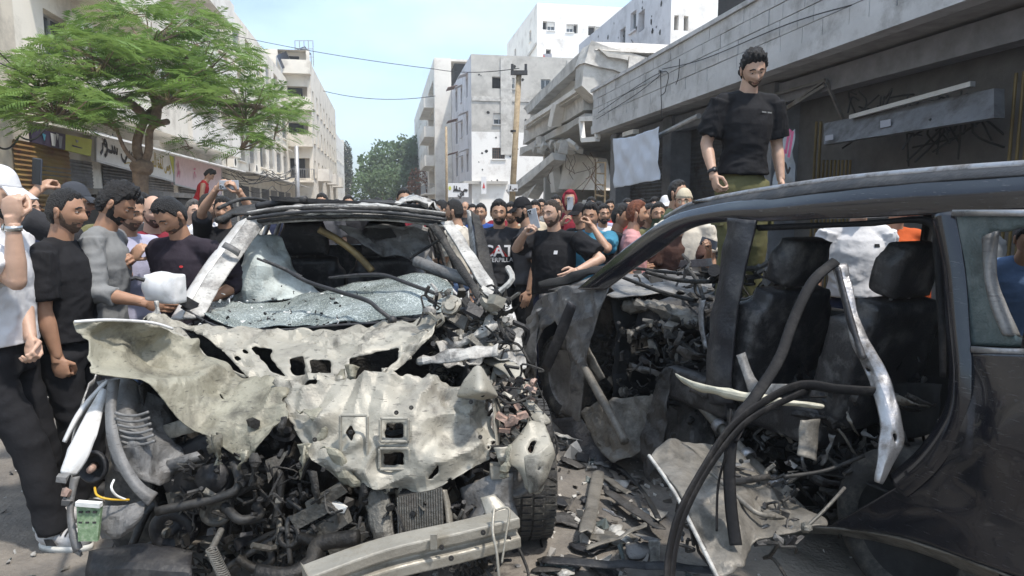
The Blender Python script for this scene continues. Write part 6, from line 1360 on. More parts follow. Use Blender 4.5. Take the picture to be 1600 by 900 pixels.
# engine bay
sheet('bulkhead', [[WC(.86, t, z) for t in (-.8, -.4, 0, .4, .8)] for z in (.25, .5, .75, 1.02)], m_soot, wc, 6, 6, .06, 4, .01, crease=.05)
for sg in (-1, 1): sheet('inner_wing', [[WC(l, sg*.62, z) for l in (.12, .4, .7, .9)] for z in (.3, .55, .8, .95)], m_soot, wc, 5, 5, .05, 4, .01, seed=sg, crease=.04)
mb = MB()
for c, sz in ((WC(.5, -.12, .55), (.5, .5, .42)), (WC(.45, -.1, .78), (.42, .36, .14)), (WC(.3, -.25, .45), (.3, .3, .3)), (WC(.55, .25, .5), (.34, .4, .36))): mb.box(c, sz, SROT @ Matrix.Rotation(R(8), 3, 'Y'), .03)
v, f = remesh(mb, .02, 3); mk('engine_block', v, f, m_eng, wc, True)
mb = MB(); mb.box(P(322, 735, 2.62), (.34, .1, .26), Matrix.Rotation(R(-24), 3, 'Y'), .02); mb.ball(P(332, 745, 2.55), (.075, .05, .035), Matrix.Rotation(R(-10), 3, 'Y')); v, f = remesh(mb, .012, 4); mk('air_box', v, f, m_pla, wc, True)
mb = MB(); mb.lathe(P(333, 745, 2.5), (0, -1, .3), [(0, .06), (.02, .058), (.022, .025), (.032, .02), (.033, .001)], 20); mb.build('filler_cap', m_pla, wc, True)
hose('air_duct', Q([(270, 770, 2.6), (285, 785, 2.5), (320, 782, 2.48), (350, 765, 2.5), (362, 740, 2.6)]), .018, m_hose, wc); hose('coolant_hose', Q([(560, 840, 2.3), (500, 850, 2.3), (486, 880, 2.25), (450, 900, 2.2), (400, 895, 2.2)]), .03, m_eng, wc)
hose('coolant_hose', Q([(420, 850, 2.45), (425, 875, 2.4), (400, 888, 2.4), (370, 872, 2.4)]), .017, m_eng, wc); hose('coolant_hose', Q([(470, 840, 2.4), (495, 850, 2.35), (490, 875, 2.3), (462, 900, 2.3)]), .02, m_eng, wc)
hose('wiring_loom', Q([(350, 790, 2.45), (375, 812, 2.4), (405, 805, 2.45), (400, 790, 2.5)]), .018, m_hose, wc); hose('steel_rod', Q([(346, 828, 2.35), (330, 860, 2.25)]), .012, m_alu2, wc)
for nm, x, y, d, r_, ax, mt in (('pump_housing', 452, 838, 2.4, .045, (0, -1, .6), m_eng), ('pulley', 338, 800, 2.5, .06, (.3, -1, 0), m_alu2), ('pulley', 268, 830, 2.55, .09, (0, -1, 0), m_pla), ('pulley', 380, 760, 2.7, .09, (0, -1, .2), m_eng), ('pulley', 440, 780, 2.75, .07, (0, -1, 0), m_pla)):
    mb = MB(); mb.lathe(P(x, y, d), ax, [(-.06, r_), (0, r_), (.01, r_*.9), (.01, r_*.6), (-.01, r_*.5), (-.01, r_*.25), (.02, r_*.22), (.021, .001)], 22); mb.build(nm, mt, wc, True)
pts = []
for k in range(120): t = k/119; a = P(330, 858, 2.24).lerp(P(352, 905, 2.15), t); pts.append(a+Vector((math.cos(k*.8)*.018, math.sin(k*.8)*.018, 0)))
mb = MB(); mb.tube(pts, .004, 5); mb.build('coil_spring', m_alu2, wc, True)
rn = random.Random(9)
for k in range(9): a = P(rn.uniform(300, 620), rn.uniform(720, 880), rn.uniform(2.45, 2.8)); hose('loose_hose', [a, a+Vector((rn.uniform(-.2, .2), -.05, rn.uniform(-.1, .1))), a+Vector((rn.uniform(-.3, .3), -.1, rn.uniform(-.25, -.05)))], rn.uniform(.008, .018), m_hose, wc)
shards('engine_debris', wc, 260, lambda rn: P(rn.uniform(255, 780), rn.uniform(660, 900), rn.uniform(2.5, 3.1)), (.03, .12), [m_soot, m_eng, m_pla, m_eng, m_hose, m_alu2], 12, 60)
shards('engine_fragments', wc, 420, lambda rn: (lambda x: P(x, rn.uniform(700 if x < 480 else 785, 900), rn.uniform(2.38, 2.65)))(rn.uniform(255, 775)), (.012, .05), [m_soot, m_eng, m_pla, m_eng, m_hose, m_alu2], 13, 70)
for x, y, s_ in ((530, 792, 1), (508, 778, 0), (490, 800, 0), (515, 822, 0), (545, 845, 0)):
    mb = MB(); mb.box(P(x, y, 2.42), (.05, .02, .035) if s_ else (.16, .03, .05), Matrix.Rotation(R(-30 if not s_ else 15), 3, 'Y'), .01); mb.build('crushed_fin_piece' if not s_ else 'white_chip', m_wht if s_ else m_alu2, wc)
# radiator pieces
mb = MB(); q0 = Q([(622, 776, 2.42), (690, 762, 2.42), (692, 836, 2.36), (624, 850, 2.36)]); mb.slab(q0, (0, .05, 0)); ra = mb.build('radiator', m_soot, wc)
mb = MB()
for k in range(19):
    t = k/18; mb.tube([q0[0].lerp(q0[1], t)+Vector((0, -.006, 0)), q0[3].lerp(q0[2], t)+Vector((0, -.006, 0))], .004, 5)
for k in range(26): t = k/25; mb.tube([q0[0].lerp(q0[3], t)+Vector((0, -.004, 0)), q0[1].lerp(q0[2], t)+Vector((0, -.004, 0))], .002, 4)
o = mb.build('radiator_fins', m_alu2, ra); o['kind'] = 'stuff'
rib('radiator_support', [(564, 766, 2.44), (574, 800, 2.42), (590, 862, 2.35)], [(606, 764, 2.46), (612, 800, 2.42), (620, 858, 2.35)], m_alu2, wc, 6, 4, amp=.01, fr=12, seed=44, crease=.02)
rib('radiator_support', [(690, 765, 2.44), (696, 800, 2.42), (698, 840, 2.38)], [(698, 765, 2.46), (706, 800, 2.44), (708, 842, 2.4)], m_beam, wc, 5, 3, amp=.006)
sheet('inner_guard', [Q([(722, 762, 2.55), (760, 745, 2.5), (800, 740, 2.5)]), Q([(724, 800, 2.5), (765, 790, 2.45), (805, 785, 2.5)]), Q([(722, 840, 2.45), (768, 835, 2.4), (810, 820, 2.45)])], m_plg, wc, 6, 6, .02, 8, .004, seed=45, crease=.02)
rib('crash_bracket', [(750, 778, 2.36), (760, 810, 2.3), (766, 842, 2.24)], [(772, 772, 2.36), (796, 800, 2.32), (806, 836, 2.26)], m_beam, wc, 6, 4, amp=.008, seed=46)
# bumper beam
b0, b1, b2_, b3 = P(480, 918, 1.98), P(600, 874, 2.1), P(720, 846, 2.2), P(806, 824, 2.28)
def channel(name, pts, w_, h_, mat, parent, up=EZ):
    vs = []; pr = [(-.5, -.5), (-.5, -.15), (-.2, -.08), (-.2, .08), (-.5, .15), (-.5, .5), (.5, .5), (.5, -.5)]; pts = crv(pts, 6); n = len(pts)
    for i, p in enumerate(pts):
        t = (pts[min(i+1, n-1)]-pts[max(i-1, 0)]).normalized(); s_ = t.cross(up).normalized(); u = s_.cross(t)
        for a, b in pr: vs.append(p+s_*(a*w_*-1)+u*(b*h_) if False else p+(-s_ if s_.y > 0 else s_)*(-a*w_)+u*(b*h_))
    k = len(pr); fs = [(i*k+j, i*k+(j+1) % k, (i+1)*k+(j+1) % k, (i+1)*k+j) for i in range(n-1) for j in range(k)]+[tuple(range(k)), tuple(range((n-1)*k, n*k))]
    o = mk(name, vs, fs, mat, parent); bevel(o, .006); return o
bb = channel('bumper_beam', [b0, b1, b2_, b3], .09, .11, m_beam, wc)
for x, y, d in ((755, 832, 2.165), (705, 872, 2.1), (795, 842, 2.23), (690, 855, 2.12)):
    mb = MB(); mb.lathe(P(x, y, d), (0, -1, .2), [(0, .009), (.003, .009), (.0035, .001)], 10); mb.build('bolt_hole', m_dark, bb)
mb = MB(); mb.box(P(678, 846, 2.1), (.022, .01, .05)); mb.build('tow_tab', m_beam, bb)
hose('dangling_wire', Q([(772, 795, 2.2), (770, 830, 2.15), (776, 862, 2.12), (780, 905, 2.1)]), .005, m_beam, wc); hose('dangling_wire', Q([(768, 800, 2.2), (795, 795, 2.2), (790, 840, 2.15), (784, 880, 2.12)]), .004, m_beam, wc)
# front right wheel and wing wreckage
wheel(wc, Vector((.06, 3.28, .335)), ER.lerp(ES, -.08), .335, .235)
wheel(wc, WC(.75, -.82, .335), ER, .335, .22, tread=False)
mb = MB(); mb.lathe(P(803, 747, 2.55), (.25, -1, .15), [(-.03, .05), (0, .076), (.012, .076), (.014, .06), (.004, .055), (.006, .035), (.016, .03), (.016, .012), (.02, .01), (.0201, .001)], 26); mb.build('horn', m_plg, wc, True)
rib('wing_rail', [(752, 562, 3.0), (796, 590, 2.85), (816, 630, 2.75), (842, 668, 2.66)], [(790, 556, 3.02), (815, 580, 2.88), (832, 625, 2.78), (862, 660, 2.68)], m_prim, wc, 8, 4, amp=.01, fr=12, thick=.012, seed=51, crease=.012, holes=[[(818, 600), (822, 600), (822, 604), (818, 604)]])
rib('wing_rail', [(840, 668, 2.66), (846, 690, 2.62), (850, 712, 2.6)], [(862, 661, 2.68), (866, 680, 2.66), (862, 706, 2.62)], m_soot, wc, 4, 3, amp=.01)
sheet('headlamp_bracket', [Q([(782, 706, 2.56), (800, 690, 2.58), (826, 660, 2.62), (852, 655, 2.66)]), Q([(790, 722, 2.52), (812, 712, 2.5), (836, 700, 2.52), (862, 688, 2.58)]), Q([(806, 732, 2.48), (822, 738, 2.44), (842, 742, 2.44), (866, 700, 2.54)]), Q([(818, 754, 2.48), (828, 768, 2.44), (842, 770, 2.44), (862, 722, 2.52)])], m_prim, wc, 8, 7, .012, 10, .005, tear=.012, seed=53, crease=.014, holes=[[(822, 706), (830, 690), (840, 686), (832, 708)]])
rib('bumper_bracket', [(818, 712, 2.42), (840, 706, 2.42), (862, 690, 2.46)], [(826, 772, 2.42), (846, 764, 2.4), (868, 712, 2.46)], m_prim, wc, 6, 5, amp=.012, fr=10, seed=54, crease=.012, holes=[[(836, 734), (846, 726), (848, 732), (838, 740)]])
mb = MB(); mb.box(P(776, 735, 2.5), (.05, .04, .05), SROT, .006); mb.build('lamp_plug', m_beam, wc)
shards('lamp_debris', wc, 90, lambda rn: P(rn.uniform(772, 840), rn.uniform(590, 712), rn.uniform(2.66, 2.8)), (.015, .05), [m_soot, m_pla, m_cop, m_alu2, m_prim], 21, 22)
for k, (x, y) in enumerate(((816, 648), (796, 660), (788, 672), (802, 654), (784, 652), (806, 676), (792, 690))):
    mb = MB(); mb.box(P(x, y, 2.6), (.04, .03, .022), Matrix.Rotation(R(-20+k*13), 3, 'Y'), .004); mb.build('connector_block', m_cop if k < 5 else m_alu2, wc)
sheet('crumpled_wing', [Q([(690, 520, 3.2), (740, 505, 3.25), (790, 500, 3.3), (806, 520, 3.3)]), Q([(676, 545, 3.0), (730, 540, 3.1), (780, 530, 3.12), (812, 545, 3.15)]), Q([(690, 575, 2.85), (740, 570, 2.9), (785, 565, 2.92), (818, 580, 2.98)])], m_wpd, wc, 12, 12, .06, 9, .005, tear=.05, seed=57, crease=.08, crumple=.08)
shards('wing_debris', wc, 190, lambda rn: P(rn.uniform(670, 805), rn.uniform(455, 600), rn.uniform(2.95, 3.3)), (.02, .1), [m_soot, m_wpd, m_alu2, m_pla, m_prim], 23, 40)
for a, b2 in (([(650, 560, 2.9), (700, 550, 2.85), (780, 540, 2.9)], [(652, 568, 2.88), (705, 566, 2.8), (776, 556, 2.86)]), ([(700, 540, 3.0), (740, 520, 3.0), (770, 500, 3.1)], [(704, 550, 3.0), (748, 530, 3.0), (780, 508, 3.1)]), ([(784, 500, 3.3), (800, 540, 3.1), (806, 580, 2.95)], [(806, 500, 3.3), (818, 540, 3.1), (822, 575, 2.95)])):
    rib('twisted_strut', a, b2, m_wpd, wc, 6, 3, amp=.02, fr=14, thick=.008, seed=a[0][0], crease=.03)
# left headlamp and bumper corner
sheet('lamp_housing', [Q([(150, 596, 2.62), (190, 588, 2.6), (232, 606, 2.62), (262, 640, 2.66)]), Q([(158, 640, 2.52), (200, 636, 2.5), (240, 660, 2.56), (275, 690, 2.62)]), Q([(170, 700, 2.46), (212, 700, 2.42), (250, 715, 2.48), (288, 712, 2.55)]), Q([(178, 735, 2.44), (220, 752, 2.38), (250, 760, 2.44), (270, 750, 2.5)])], m_plg, wc, 12, 11, .012, 7, .005, seed=61, crease=.03, crumple=.03, tear=.02, holes=[[(150, 640), (165, 642), (172, 680), (160, 690)]])
rib('lamp_rim', [(170, 596, 2.5), (166, 650, 2.44), (176, 710, 2.38), (206, 762, 2.32), (232, 790, 2.3)], [(186, 592, 2.52), (180, 650, 2.44), (192, 706, 2.38), (220, 754, 2.34), (246, 772, 2.33)], m_plg, wc, 6, 4, amp=.004, thick=.012, seed=62)
mb = MB()
for k in range(6): q = [P(180+k*2+t*52, 645+k*9-t*2+6*math.sin(t*3), 2.42) for t in (0, .35, .7, 1)]; mb.tube(crv(q, 4), .006, 6)
mb.build('reflector_ribs', m_plg, wc, True)
rib('bumper_skin', [(160, 600, 2.55), (128, 655, 2.42), (104, 705, 2.34), (90, 742, 2.3)], [(172, 606, 2.55), (156, 665, 2.42), (142, 712, 2.36), (118, 746, 2.32)], m_wp, wc, 7, 5, amp=.006, thick=.006, seed=63, tear=.01)
rib('bumper_edge', [(166, 592, 2.62), (124, 640, 2.5), (98, 690, 2.44)], [(170, 596, 2.6), (130, 645, 2.5), (103, 692, 2.44)], m_wp, wc, 7, 3, amp=.003, thick=.006)
rib('lamp_bezel', [(112, 746, 2.32), (106, 790, 2.28), (108, 830, 2.24), (116, 864, 2.22)], [(124, 744, 2.32), (114, 788, 2.28), (118, 828, 2.24), (128, 856, 2.22)], m_plg, wc, 6, 3, amp=.004, thick=.008, seed=64)
mb = MB(); mb.lathe(P(148, 728, 2.42), (-.15, -1, .15), [(.0, .058), (.015, .06), (.02, .052), (-.02, .04), (-.04, .02), (-.041, .001)], 26); lb = mb.build('lamp_bowl', m_pla, wc, True); mb = MB(); mb.tube(Q([(140, 735, 2.38), (148, 728, 2.44)]), [.012, .016], 10); mb.build('bulb', m_cop, lb, True)
mb = MB(); mb.slab(Q([(119, 786, 2.22), (158, 790, 2.22), (152, 846, 2.2), (122, 846, 2.2)]), (0, .012, 0)); pc = mb.build('circuit_module', m_pcb, wc)
mb = MB(); mb.bar(P(120, 786, 2.215), P(158, 789, 2.215), .02, .015); mb.build('module_edge', m_wht, pc)
for k in range(9): mb = MB(); mb.box(P(126+(k % 3)*11, 800+(k//3)*16, 2.212), (.012, .006, .006)); mb.build('module_chip', m_pla, pc)
hose('yellow_wire', Q([(148, 762, 2.3), (152, 774, 2.26), (170, 780, 2.26), (202, 781, 2.3)]), .004, m_yel, wc); hose('white_wire', Q([(178, 750, 2.3), (174, 762, 2.26), (182, 774, 2.27), (200, 782, 2.3)]), .004, m_wht, wc)
for x, y, mt in ((98, 748, m_plg), (104, 770, m_cop), (104, 786, m_plg), (120, 862, m_plg)): mb = MB(); mb.box(P(x, y, 2.27), (.022, .014, .03), Matrix.Rotation(R(x), 3, 'Y'), .007); mb.build('lamp_clip', mt, wc)
sheet('lamp_bottom', [Q([(150, 790, 2.34), (190, 790, 2.3), (232, 780, 2.34)]), Q([(146, 815, 2.3), (188, 825, 2.26), (225, 800, 2.3)]), Q([(160, 842, 2.3), (180, 842, 2.28), (205, 828, 2.3)])], m_plg, wc, 9, 9, .012, 10, .005, seed=66, crease=.03, crumple=.03)
rib('wing_liner', [(262, 720, 2.5), (285, 712, 2.46), (308, 706, 2.48)], [(258, 735, 2.5), (290, 728, 2.46), (320, 716, 2.48)], m_plg, wc, 5, 3, amp=.01)
rib('hood_hinge', [(250, 668, 2.6), (280, 656, 2.56), (312, 660, 2.58)], [(252, 690, 2.6), (285, 680, 2.55), (316, 672, 2.58)], m_prim, wc, 5, 4, amp=.02, fr=14)
sheet('lower_valance', [Q([(140, 862, 2.4), (220, 850, 2.4), (300, 860, 2.4)]), Q([(135, 890, 2.35), (220, 890, 2.3), (300, 895, 2.3)]), Q([(135, 930, 2.35), (220, 935, 2.3), (300, 935, 2.3)])], m_pla, wc, 6, 5, .02, 7, .005, seed=71, crease=.02)
sheet('outer_wing', [Q([(128, 640, 2.62), (140, 600, 2.9), (165, 560, 3.2)]), Q([(112, 690, 2.6), (125, 660, 2.9), (150, 610, 3.2)]), Q([(112, 760, 2.6), (120, 740, 2.9), (145, 680, 3.2)])], m_wpd, wc, 5, 5, .015, 6, .006, seed=72)
# ------------------------------------------------------------------ dark wreck
BA = Vector((.27, 5.0, 0)); BU = Vector((.441, -.897, 0)).normalized(); BV = Vector((.897, .441, 0)).normalized()
def BC(u, v, z): return BA+BU*u+BV*v+EZ*z
def Bp(px, py, v=0.): return onplane(px, py, BA+BV*v, BV)
def BQ(pts): return [Bp(*p) for p in pts]
m_bp = M('black_car_paint', (.009, .0095, .013), .2, .0, var=.2, sc=2, bump=.02, bsc=12, coat=.5, scr=.12)
m_bpd = M('dusty_black_paint', (.028, .028, .032), .5, .1, var=.4, sc=6, dirt=(.12, .115, .11), damt=.5, dsc=5, bump=.2)
m_chas = M('bare_chassis_metal', (.2, .185, .16), .55, .35, var=.25, sc=7, dirt=(.08, .075, .065), damt=.55, dsc=6, bump=.25)
m_chasd = M('dark_chassis_metal', (.085, .08, .075), .55, .4, var=.35, sc=7, dirt=(.03, .028, .026), damt=.55, dsc=6, bump=.3)
m_chrome = M('bent_chrome', (.36, .36, .37), .38, .8, var=.15, sc=10, dirt=(.1, .09, .08), damt=.6, dsc=9, bump=.12)
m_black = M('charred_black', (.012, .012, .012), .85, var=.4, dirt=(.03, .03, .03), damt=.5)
m_tint = M('dusty_tinted_glass', (.05, .07, .07), .35, var=.4, sc=8, dirt=(.13, .15, .145), damt=.55, dsc=6, bump=.25, bsc=120)
m_ivory = M('ivory_trim', (.5, .48, .38), .5, var=.1, dirt=(.3, .28, .22), damt=.4)
m_seal = M('black_rubber_seal', (.009, .009, .01), .75, var=.3, dirt=(.03, .028, .027), damt=.35, dsc=12, spec=.25)
m_wing = M('dusty_crushed_wing', (.15, .15, .15), .42, .3, var=.35, sc=5, dirt=(.3, .29, .27), damt=.5, dsc=5, bump=.2, soot=(.015, .015, .015), samt=.45, ssc=3, scr=.5)
bc = root('wrecked_car', BC(1.5, .9, 0), 'blown-open dark SUV wreck with torn side filling the right foreground', 'car')
def bstrip(name, a, b_, mat, nu=7, nv=4, bow=.012, parent=None, **kw):
    A_, B_ = BQ(a), BQ(b_); mid = [(x+y)/2-BV*bow for x, y in zip(A_, B_)]
    return sheet(name, [A_, mid, B_], mat, parent or bc, nu, nv, **kw)
# greenhouse
rl = [(1040, 336), (1075, 317), (1130, 304), (1200, 292), (1300, 278), (1400, 268), (1500, 260), (1640, 251)]
mb = MB(); mb.tube(crv([Bp(x, y+4, .18) for x, y in rl], 6), [(.02, .014)]*43, 8); mb.build('roof_rail', m_chrome, bc, True)
bstrip('roof_rail_base', [(x, y+6, .17) for x, y in rl], [(x, y+22, .12) for x, y in rl], m_pla, 6, 3, .008, amp=.002, thick=.01)
bstrip('roof_side', [(905, 452, .0), (950, 412, .03), (990, 380, .06), (1050, 340, .1), (1130, 320, .12), (1200, 312, .13), (1300, 299, .13), (1400, 290, .13), (1500, 282, .13), (1640, 273, .13)],
 [(948, 452, .0), (985, 424, .02), (1025, 396, .05), (1078, 358, .07), (1140, 346, .08), (1200, 346, .08), (1300, 342, .08), (1400, 338, .08), (1500, 332, .08), (1640, 326, .08)], m_bp, 7, 6, .02, amp=.006, fr=3, thick=.02, seed=2)
sheet('roof_panel', [[BC(u, v, z-.05*abs(v-.92)) for u in (1.35, 1.8, 2.4, 3.1, 3.9)] for v, z in ((.16, 1.69), (.5, 1.73), (.92, 1.74), (1.4, 1.73), (1.72, 1.68))], m_bp, bc, 5, 5, .01, 3, .02, seed=3)
bstrip('far_roof_side', [(0, 0, 0)]*0 or [(1100, 330, 1.72), (1200, 318, 1.72), (1300, 312, 1.72), (1420, 308, 1.72)], [(1100, 346, 1.76), (1200, 336, 1.76), (1300, 332, 1.76), (1420, 328, 1.76)], m_black, 5, 3, .0, amp=.004, thick=.02)
def uvz(u, v, z): return BC(u, v, z)
mb = MB()
for u in (1.7, 2.75): mb.tube(crv([BC(u-.12, 1.8, .95), BC(u-.04, 1.76, 1.3), BC(u+.05, 1.66, 1.66)], 5), [(.05, .03)]*11, 8); 
o = mb.build('far_pillar', m_black, bc); o['kind'] = 'stuff'
bstrip('middle_pillar', [(1140, 340, .07), (1128, 420, .04), (1112, 500, .02), (1106, 580, .02), (1112, 630, .04)], [(1182, 344, .07), (1166, 420, .04), (1152, 500, .02), (1144, 580, .02), (1146, 630, .04)], m_bpd, 8, 6, .03, amp=.012, fr=6, thick=.02, seed=5, crease=.012)
bstrip('rear_pillar', [(1462, 336, .08), (1478, 420, .05), (1486, 520, .02), (1490, 590, .0), (1478, 650, .0), (1440, 705, .0), (1395, 745, .0)], [(1492, 332, .08), (1508, 420, .05), (1516, 520, .01), (1520, 590, -.02), (1512, 660, -.03), (1470, 730, -.03), (1420, 775, -.03)], m_bp, 7, 5, .02, amp=.004, fr=4, thick=.03, seed=6)
bstrip('door_seal', [(1182, 352, .1), (1250, 350, .1), (1350, 346, .1), (1455, 342, .1), (1470, 400, .08), (1476, 500, .05), (1478, 590, .03)], [(1186, 360, .1), (1250, 357, .1), (1350, 353, .1), (1446, 350, .1), (1460, 402, .08), (1467, 500, .05), (1470, 588, .03)], m_seal, 6, 3, .01, amp=.004, thick=.008)
# quarter: glass, chrome lines, panel and arch
sheet('quarter_glass', [BQ([(1494, 336, .07), (1520, 336, .07), (1560, 335, .07), (1640, 334, .07)]), BQ([(1508, 420, .04), (1535, 420, .04), (1570, 420, .04), (1640, 420, .04)]), BQ([(1517, 540, .005), (1540, 540, .005), (1575, 541, .005), (1640, 542, .005)])], m_tint, bc, 10, 12, .003, 3, .005, seed=8, holes=[[(1536, 372), (1560, 360), (1640, 356), (1640, 528), (1590, 524), (1566, 510), (1550, 470), (1542, 430)]], tear=.0)
bstrip('window_trim', [(1536, 372, .03), (1540, 430, .03), (1552, 480, .01), (1570, 522, .0)], [(1560, 360, .06), (1556, 430, .05), (1572, 480, .04), (1592, 526, .03)], m_plg, 6, 4, .02, amp=.004, thick=.012, seed=9)
for y0, y1, v in ((333, 331, .05), (546, 550, -.02)):
    mb = MB(); mb.tube(BQ([(1488 if y0 < 400 else 1518, y0, v), (1560, (y0+y1)/2+1, v), (1650, y1+2, v)]), [(.012, .006)]*3, 8, True, (0, 0, 1)); mb.build('chrome_strip', m_chrome, bc, True)
sheet('quarter_panel', [BQ([(1518, 552, -.01), (1550, 553, -.02), (1600, 555, -.02), (1680, 558, -.02)]), BQ([(1512, 620, -.02), (1550, 630, -.06), (1600, 636, -.07), (1680, 640, -.07)]), BQ([(1470, 700, -.02), (1520, 720, -.06), (1580, 735, -.06), (1680, 745, -.06)]), BQ([(1400, 762, -.02), (1470, 790, -.05), (1560, 815, -.04), (1680, 830, -.04)]), BQ([(1290, 824, .0), (1400, 836, -.03), (1530, 880, -.05), (1680, 930, -.06)])], m_bp, bc, 8, 8, .012, 3, .012, seed=10, bulge=[(1540, 690, 60, .02), (1500, 760, 50, -.03)])
bstrip('wheel_arch', [(1180, 834, .03), (1240, 826, .02), (1290, 824, -.01), (1400, 838, -.03), (1530, 882, -.05), (1680, 940, -.06)], [(1178, 842, .12), (1240, 836, .12), (1300, 834, .12), (1400, 852, .1), (1520, 894, .08), (1660, 950, .08)], m_chas, 6, 4, -.01, amp=.008, fr=7, thick=.008, seed=11)
sheet('arch_liner', [[BC(u, .12, z) for u, z in ((2.0, .1), (2.15, .35), (2.5, .46), (2.85, .4), (3.1, .2))], [BC(u, .4, z) for u, z in ((2.05, .1), (2.2, .3), (2.5, .4), (2.85, .35), (3.05, .15))], [BC(u, .7, z) for u, z in ((2.1, .05), (2.25, .3), (2.5, .38), (2.8, .3), (3.0, .1))]], m_black, bc, 5, 4, .02, 5, .01)
wheel(bc, BC(2.72, .22, .33), BV, .33, .22, tread=False, rm=m_black)
sheet('rear_side', [[BC(u, -.02, z) for u in (3.15, 3.6, 4.0)] for z in (.35, .75, 1.1)]+[[BC(u, .08, 1.65) for u in (3.15, 3.6, 3.95)]], m_bp, bc, 5, 5, .01, 3, .02)
# front wing, wheel, hood
sheet('front_wing', [BQ([(836, 470, .02), (870, 452, .03), (910, 440, .03), (962, 428, .02)]), BQ([(824, 500, .0), (862, 486, .0), (905, 480, .0), (950, 462, .0)]), BQ([(820, 540, .0), (850, 530, -.03), (895, 530, -.02), (930, 520, .0)]), BQ([(822, 590, .0), (850, 590, -.02), (890, 600, -.02), (915, 590, .0)]), BQ([(826, 640, .0), (850, 645, -.01), (890, 660, .0), (908, 660, .02)])], m_wing, bc, 12, 10, .02, 6, .005, tear=.03, seed=14, crease=.05, crumple=.05, holes=[[(838, 540), (850, 512), (868, 502), (882, 520), (892, 570), (888, 620), (872, 650), (850, 648), (838, 610)]])
sheet('wing_edge', [BQ([(822, 500, -.02), (834, 488, -.03), (846, 480, -.02)]), BQ([(818, 540, -.02), (828, 530, -.04), (838, 520, -.02)]), BQ([(820, 590, -.02), (826, 580, -.03), (836, 570, -.02)])], m_wing, bc, 6, 6, .02, 12, .005, seed=15, crease=.05)
wheel(bc, BC(0.02, .22, .34), BV.lerp(BU, -.12), .34, .22)
rib('wheel_strut', [(888, 470, 4.5), (868, 520, 4.6), (846, 572, 4.7)], [(900, 478, 4.5), (882, 528, 4.6), (858, 580, 4.7)], m_bpd, bc, 5, 4, amp=.01, thick=.02, seed=16)
sheet('hood_panel', [[BC(u, v, z+.05*math.sin(3*u+v*2)) for u in (-.3, -.08, .2, .5, .8)] for v, z in ((.1, 1.0), (.5, 1.06), (.95, 1.04), (1.4, 1.05), (1.75, 1.0))], m_wing, bc, 8, 8, .05, 3, .006, tear=.04, seed=17, crease=.06, crumple=.06)
bstrip('hood_edge', [(842, 442, .1), (880, 432, .14), (900, 424, .14), (956, 416, .2)], [(848, 450, .08), (890, 444, .1), (920, 430, .12), (958, 428, .16)], m_black, 6, 3, .01, amp=.02, fr=6, thick=.02, seed=18)
bstrip('far_wing', [(972, 414, 1.5), (1030, 408, 1.6), (1112, 404, 1.7)], [(976, 424, 1.5), (1034, 420, 1.6), (1114, 417, 1.7)], m_plg, 6, 3, .0, amp=.02, fr=6, thick=.012, seed=19)
sheet('nose_panel', [[BC(-.33, v, z) for v in (.1, .5, .95, 1.4, 1.75)] for z in (.3, .6, .95)], m_bpd, bc, 5, 5, .06, 3, .01, seed=20)
# dark shell beyond: far side, firewall, floor
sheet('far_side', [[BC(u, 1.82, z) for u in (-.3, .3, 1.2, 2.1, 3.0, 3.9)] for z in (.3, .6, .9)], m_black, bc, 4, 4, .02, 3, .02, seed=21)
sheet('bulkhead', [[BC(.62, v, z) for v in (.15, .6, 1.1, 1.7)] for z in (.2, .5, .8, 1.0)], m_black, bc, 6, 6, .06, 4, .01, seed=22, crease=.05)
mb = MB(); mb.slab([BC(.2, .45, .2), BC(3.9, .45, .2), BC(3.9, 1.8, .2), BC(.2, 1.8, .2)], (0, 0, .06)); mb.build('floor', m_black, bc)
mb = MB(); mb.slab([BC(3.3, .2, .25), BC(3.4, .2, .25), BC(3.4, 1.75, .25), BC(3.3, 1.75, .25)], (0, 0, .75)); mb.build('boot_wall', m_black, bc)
for nm, c, mt in (('dashboard', [(.78, .25, .86), (1.0, .25, .8), (1.0, 1.7, .84), (.78, 1.7, .9)], m_pla),):
    mb = MB(); mb.slab([BC(*p) for p in c], (0, 0, .16)); rough(mb.build(nm, mt, bc), .09, 5, 5)
# torn bulkhead edge and crossbeam in the front opening
sheet('torn_crossbeam', [BQ([(960, 462, .35), (1000, 468, .35), (1040, 474, .4), (1090, 492, .4)]), BQ([(965, 478, .2), (1005, 476, .2), (1050, 488, .25), (1096, 510, .3)]), BQ([(955, 484, .25), (1000, 486, .25), (1045, 496, .3), (1070, 506, .35)])], m_chas, bc, 11, 8, .03, 9, .006, tear=.05, seed=24, crease=.05, crumple=.05)
sheet('inner_wing', [BQ([(925, 440, .25), (950, 452, .3), (968, 470, .35)]), BQ([(905, 490, .2), (930, 500, .3), (960, 520, .35)]), BQ([(900, 540, .15), (925, 555, .25), (955, 570, .35)]), BQ([(908, 590, .15), (930, 600, .2), (960, 610, .3)])], m_chasd, bc, 10, 10, .03, 9, .006, seed=25, crease=.04, crumple=.04, tear=.03)
for k, (a, b2) in enumerate((([(892, 512, .02), (915, 560, .03), (935, 598, .05)], [(900, 506, .02), (926, 552, .03), (945, 590, .05)]), ([(905, 470, .06), (930, 455, .1), (955, 445, .12)], [(910, 482, .06), (935, 466, .1), (960, 455, .12)]), ([(1096, 470, .1), (1092, 500, .1), (1100, 545, .1)], [(1103, 468, .1), (1100, 500, .1), (1106, 545, .1)]))):
    bstrip('bent_strut', a, b2, [m_chas, m_chasd, m_chrome][k], 6, 3, .01, amp=.01, fr=10, thick=.006, seed=k, crease=.012)
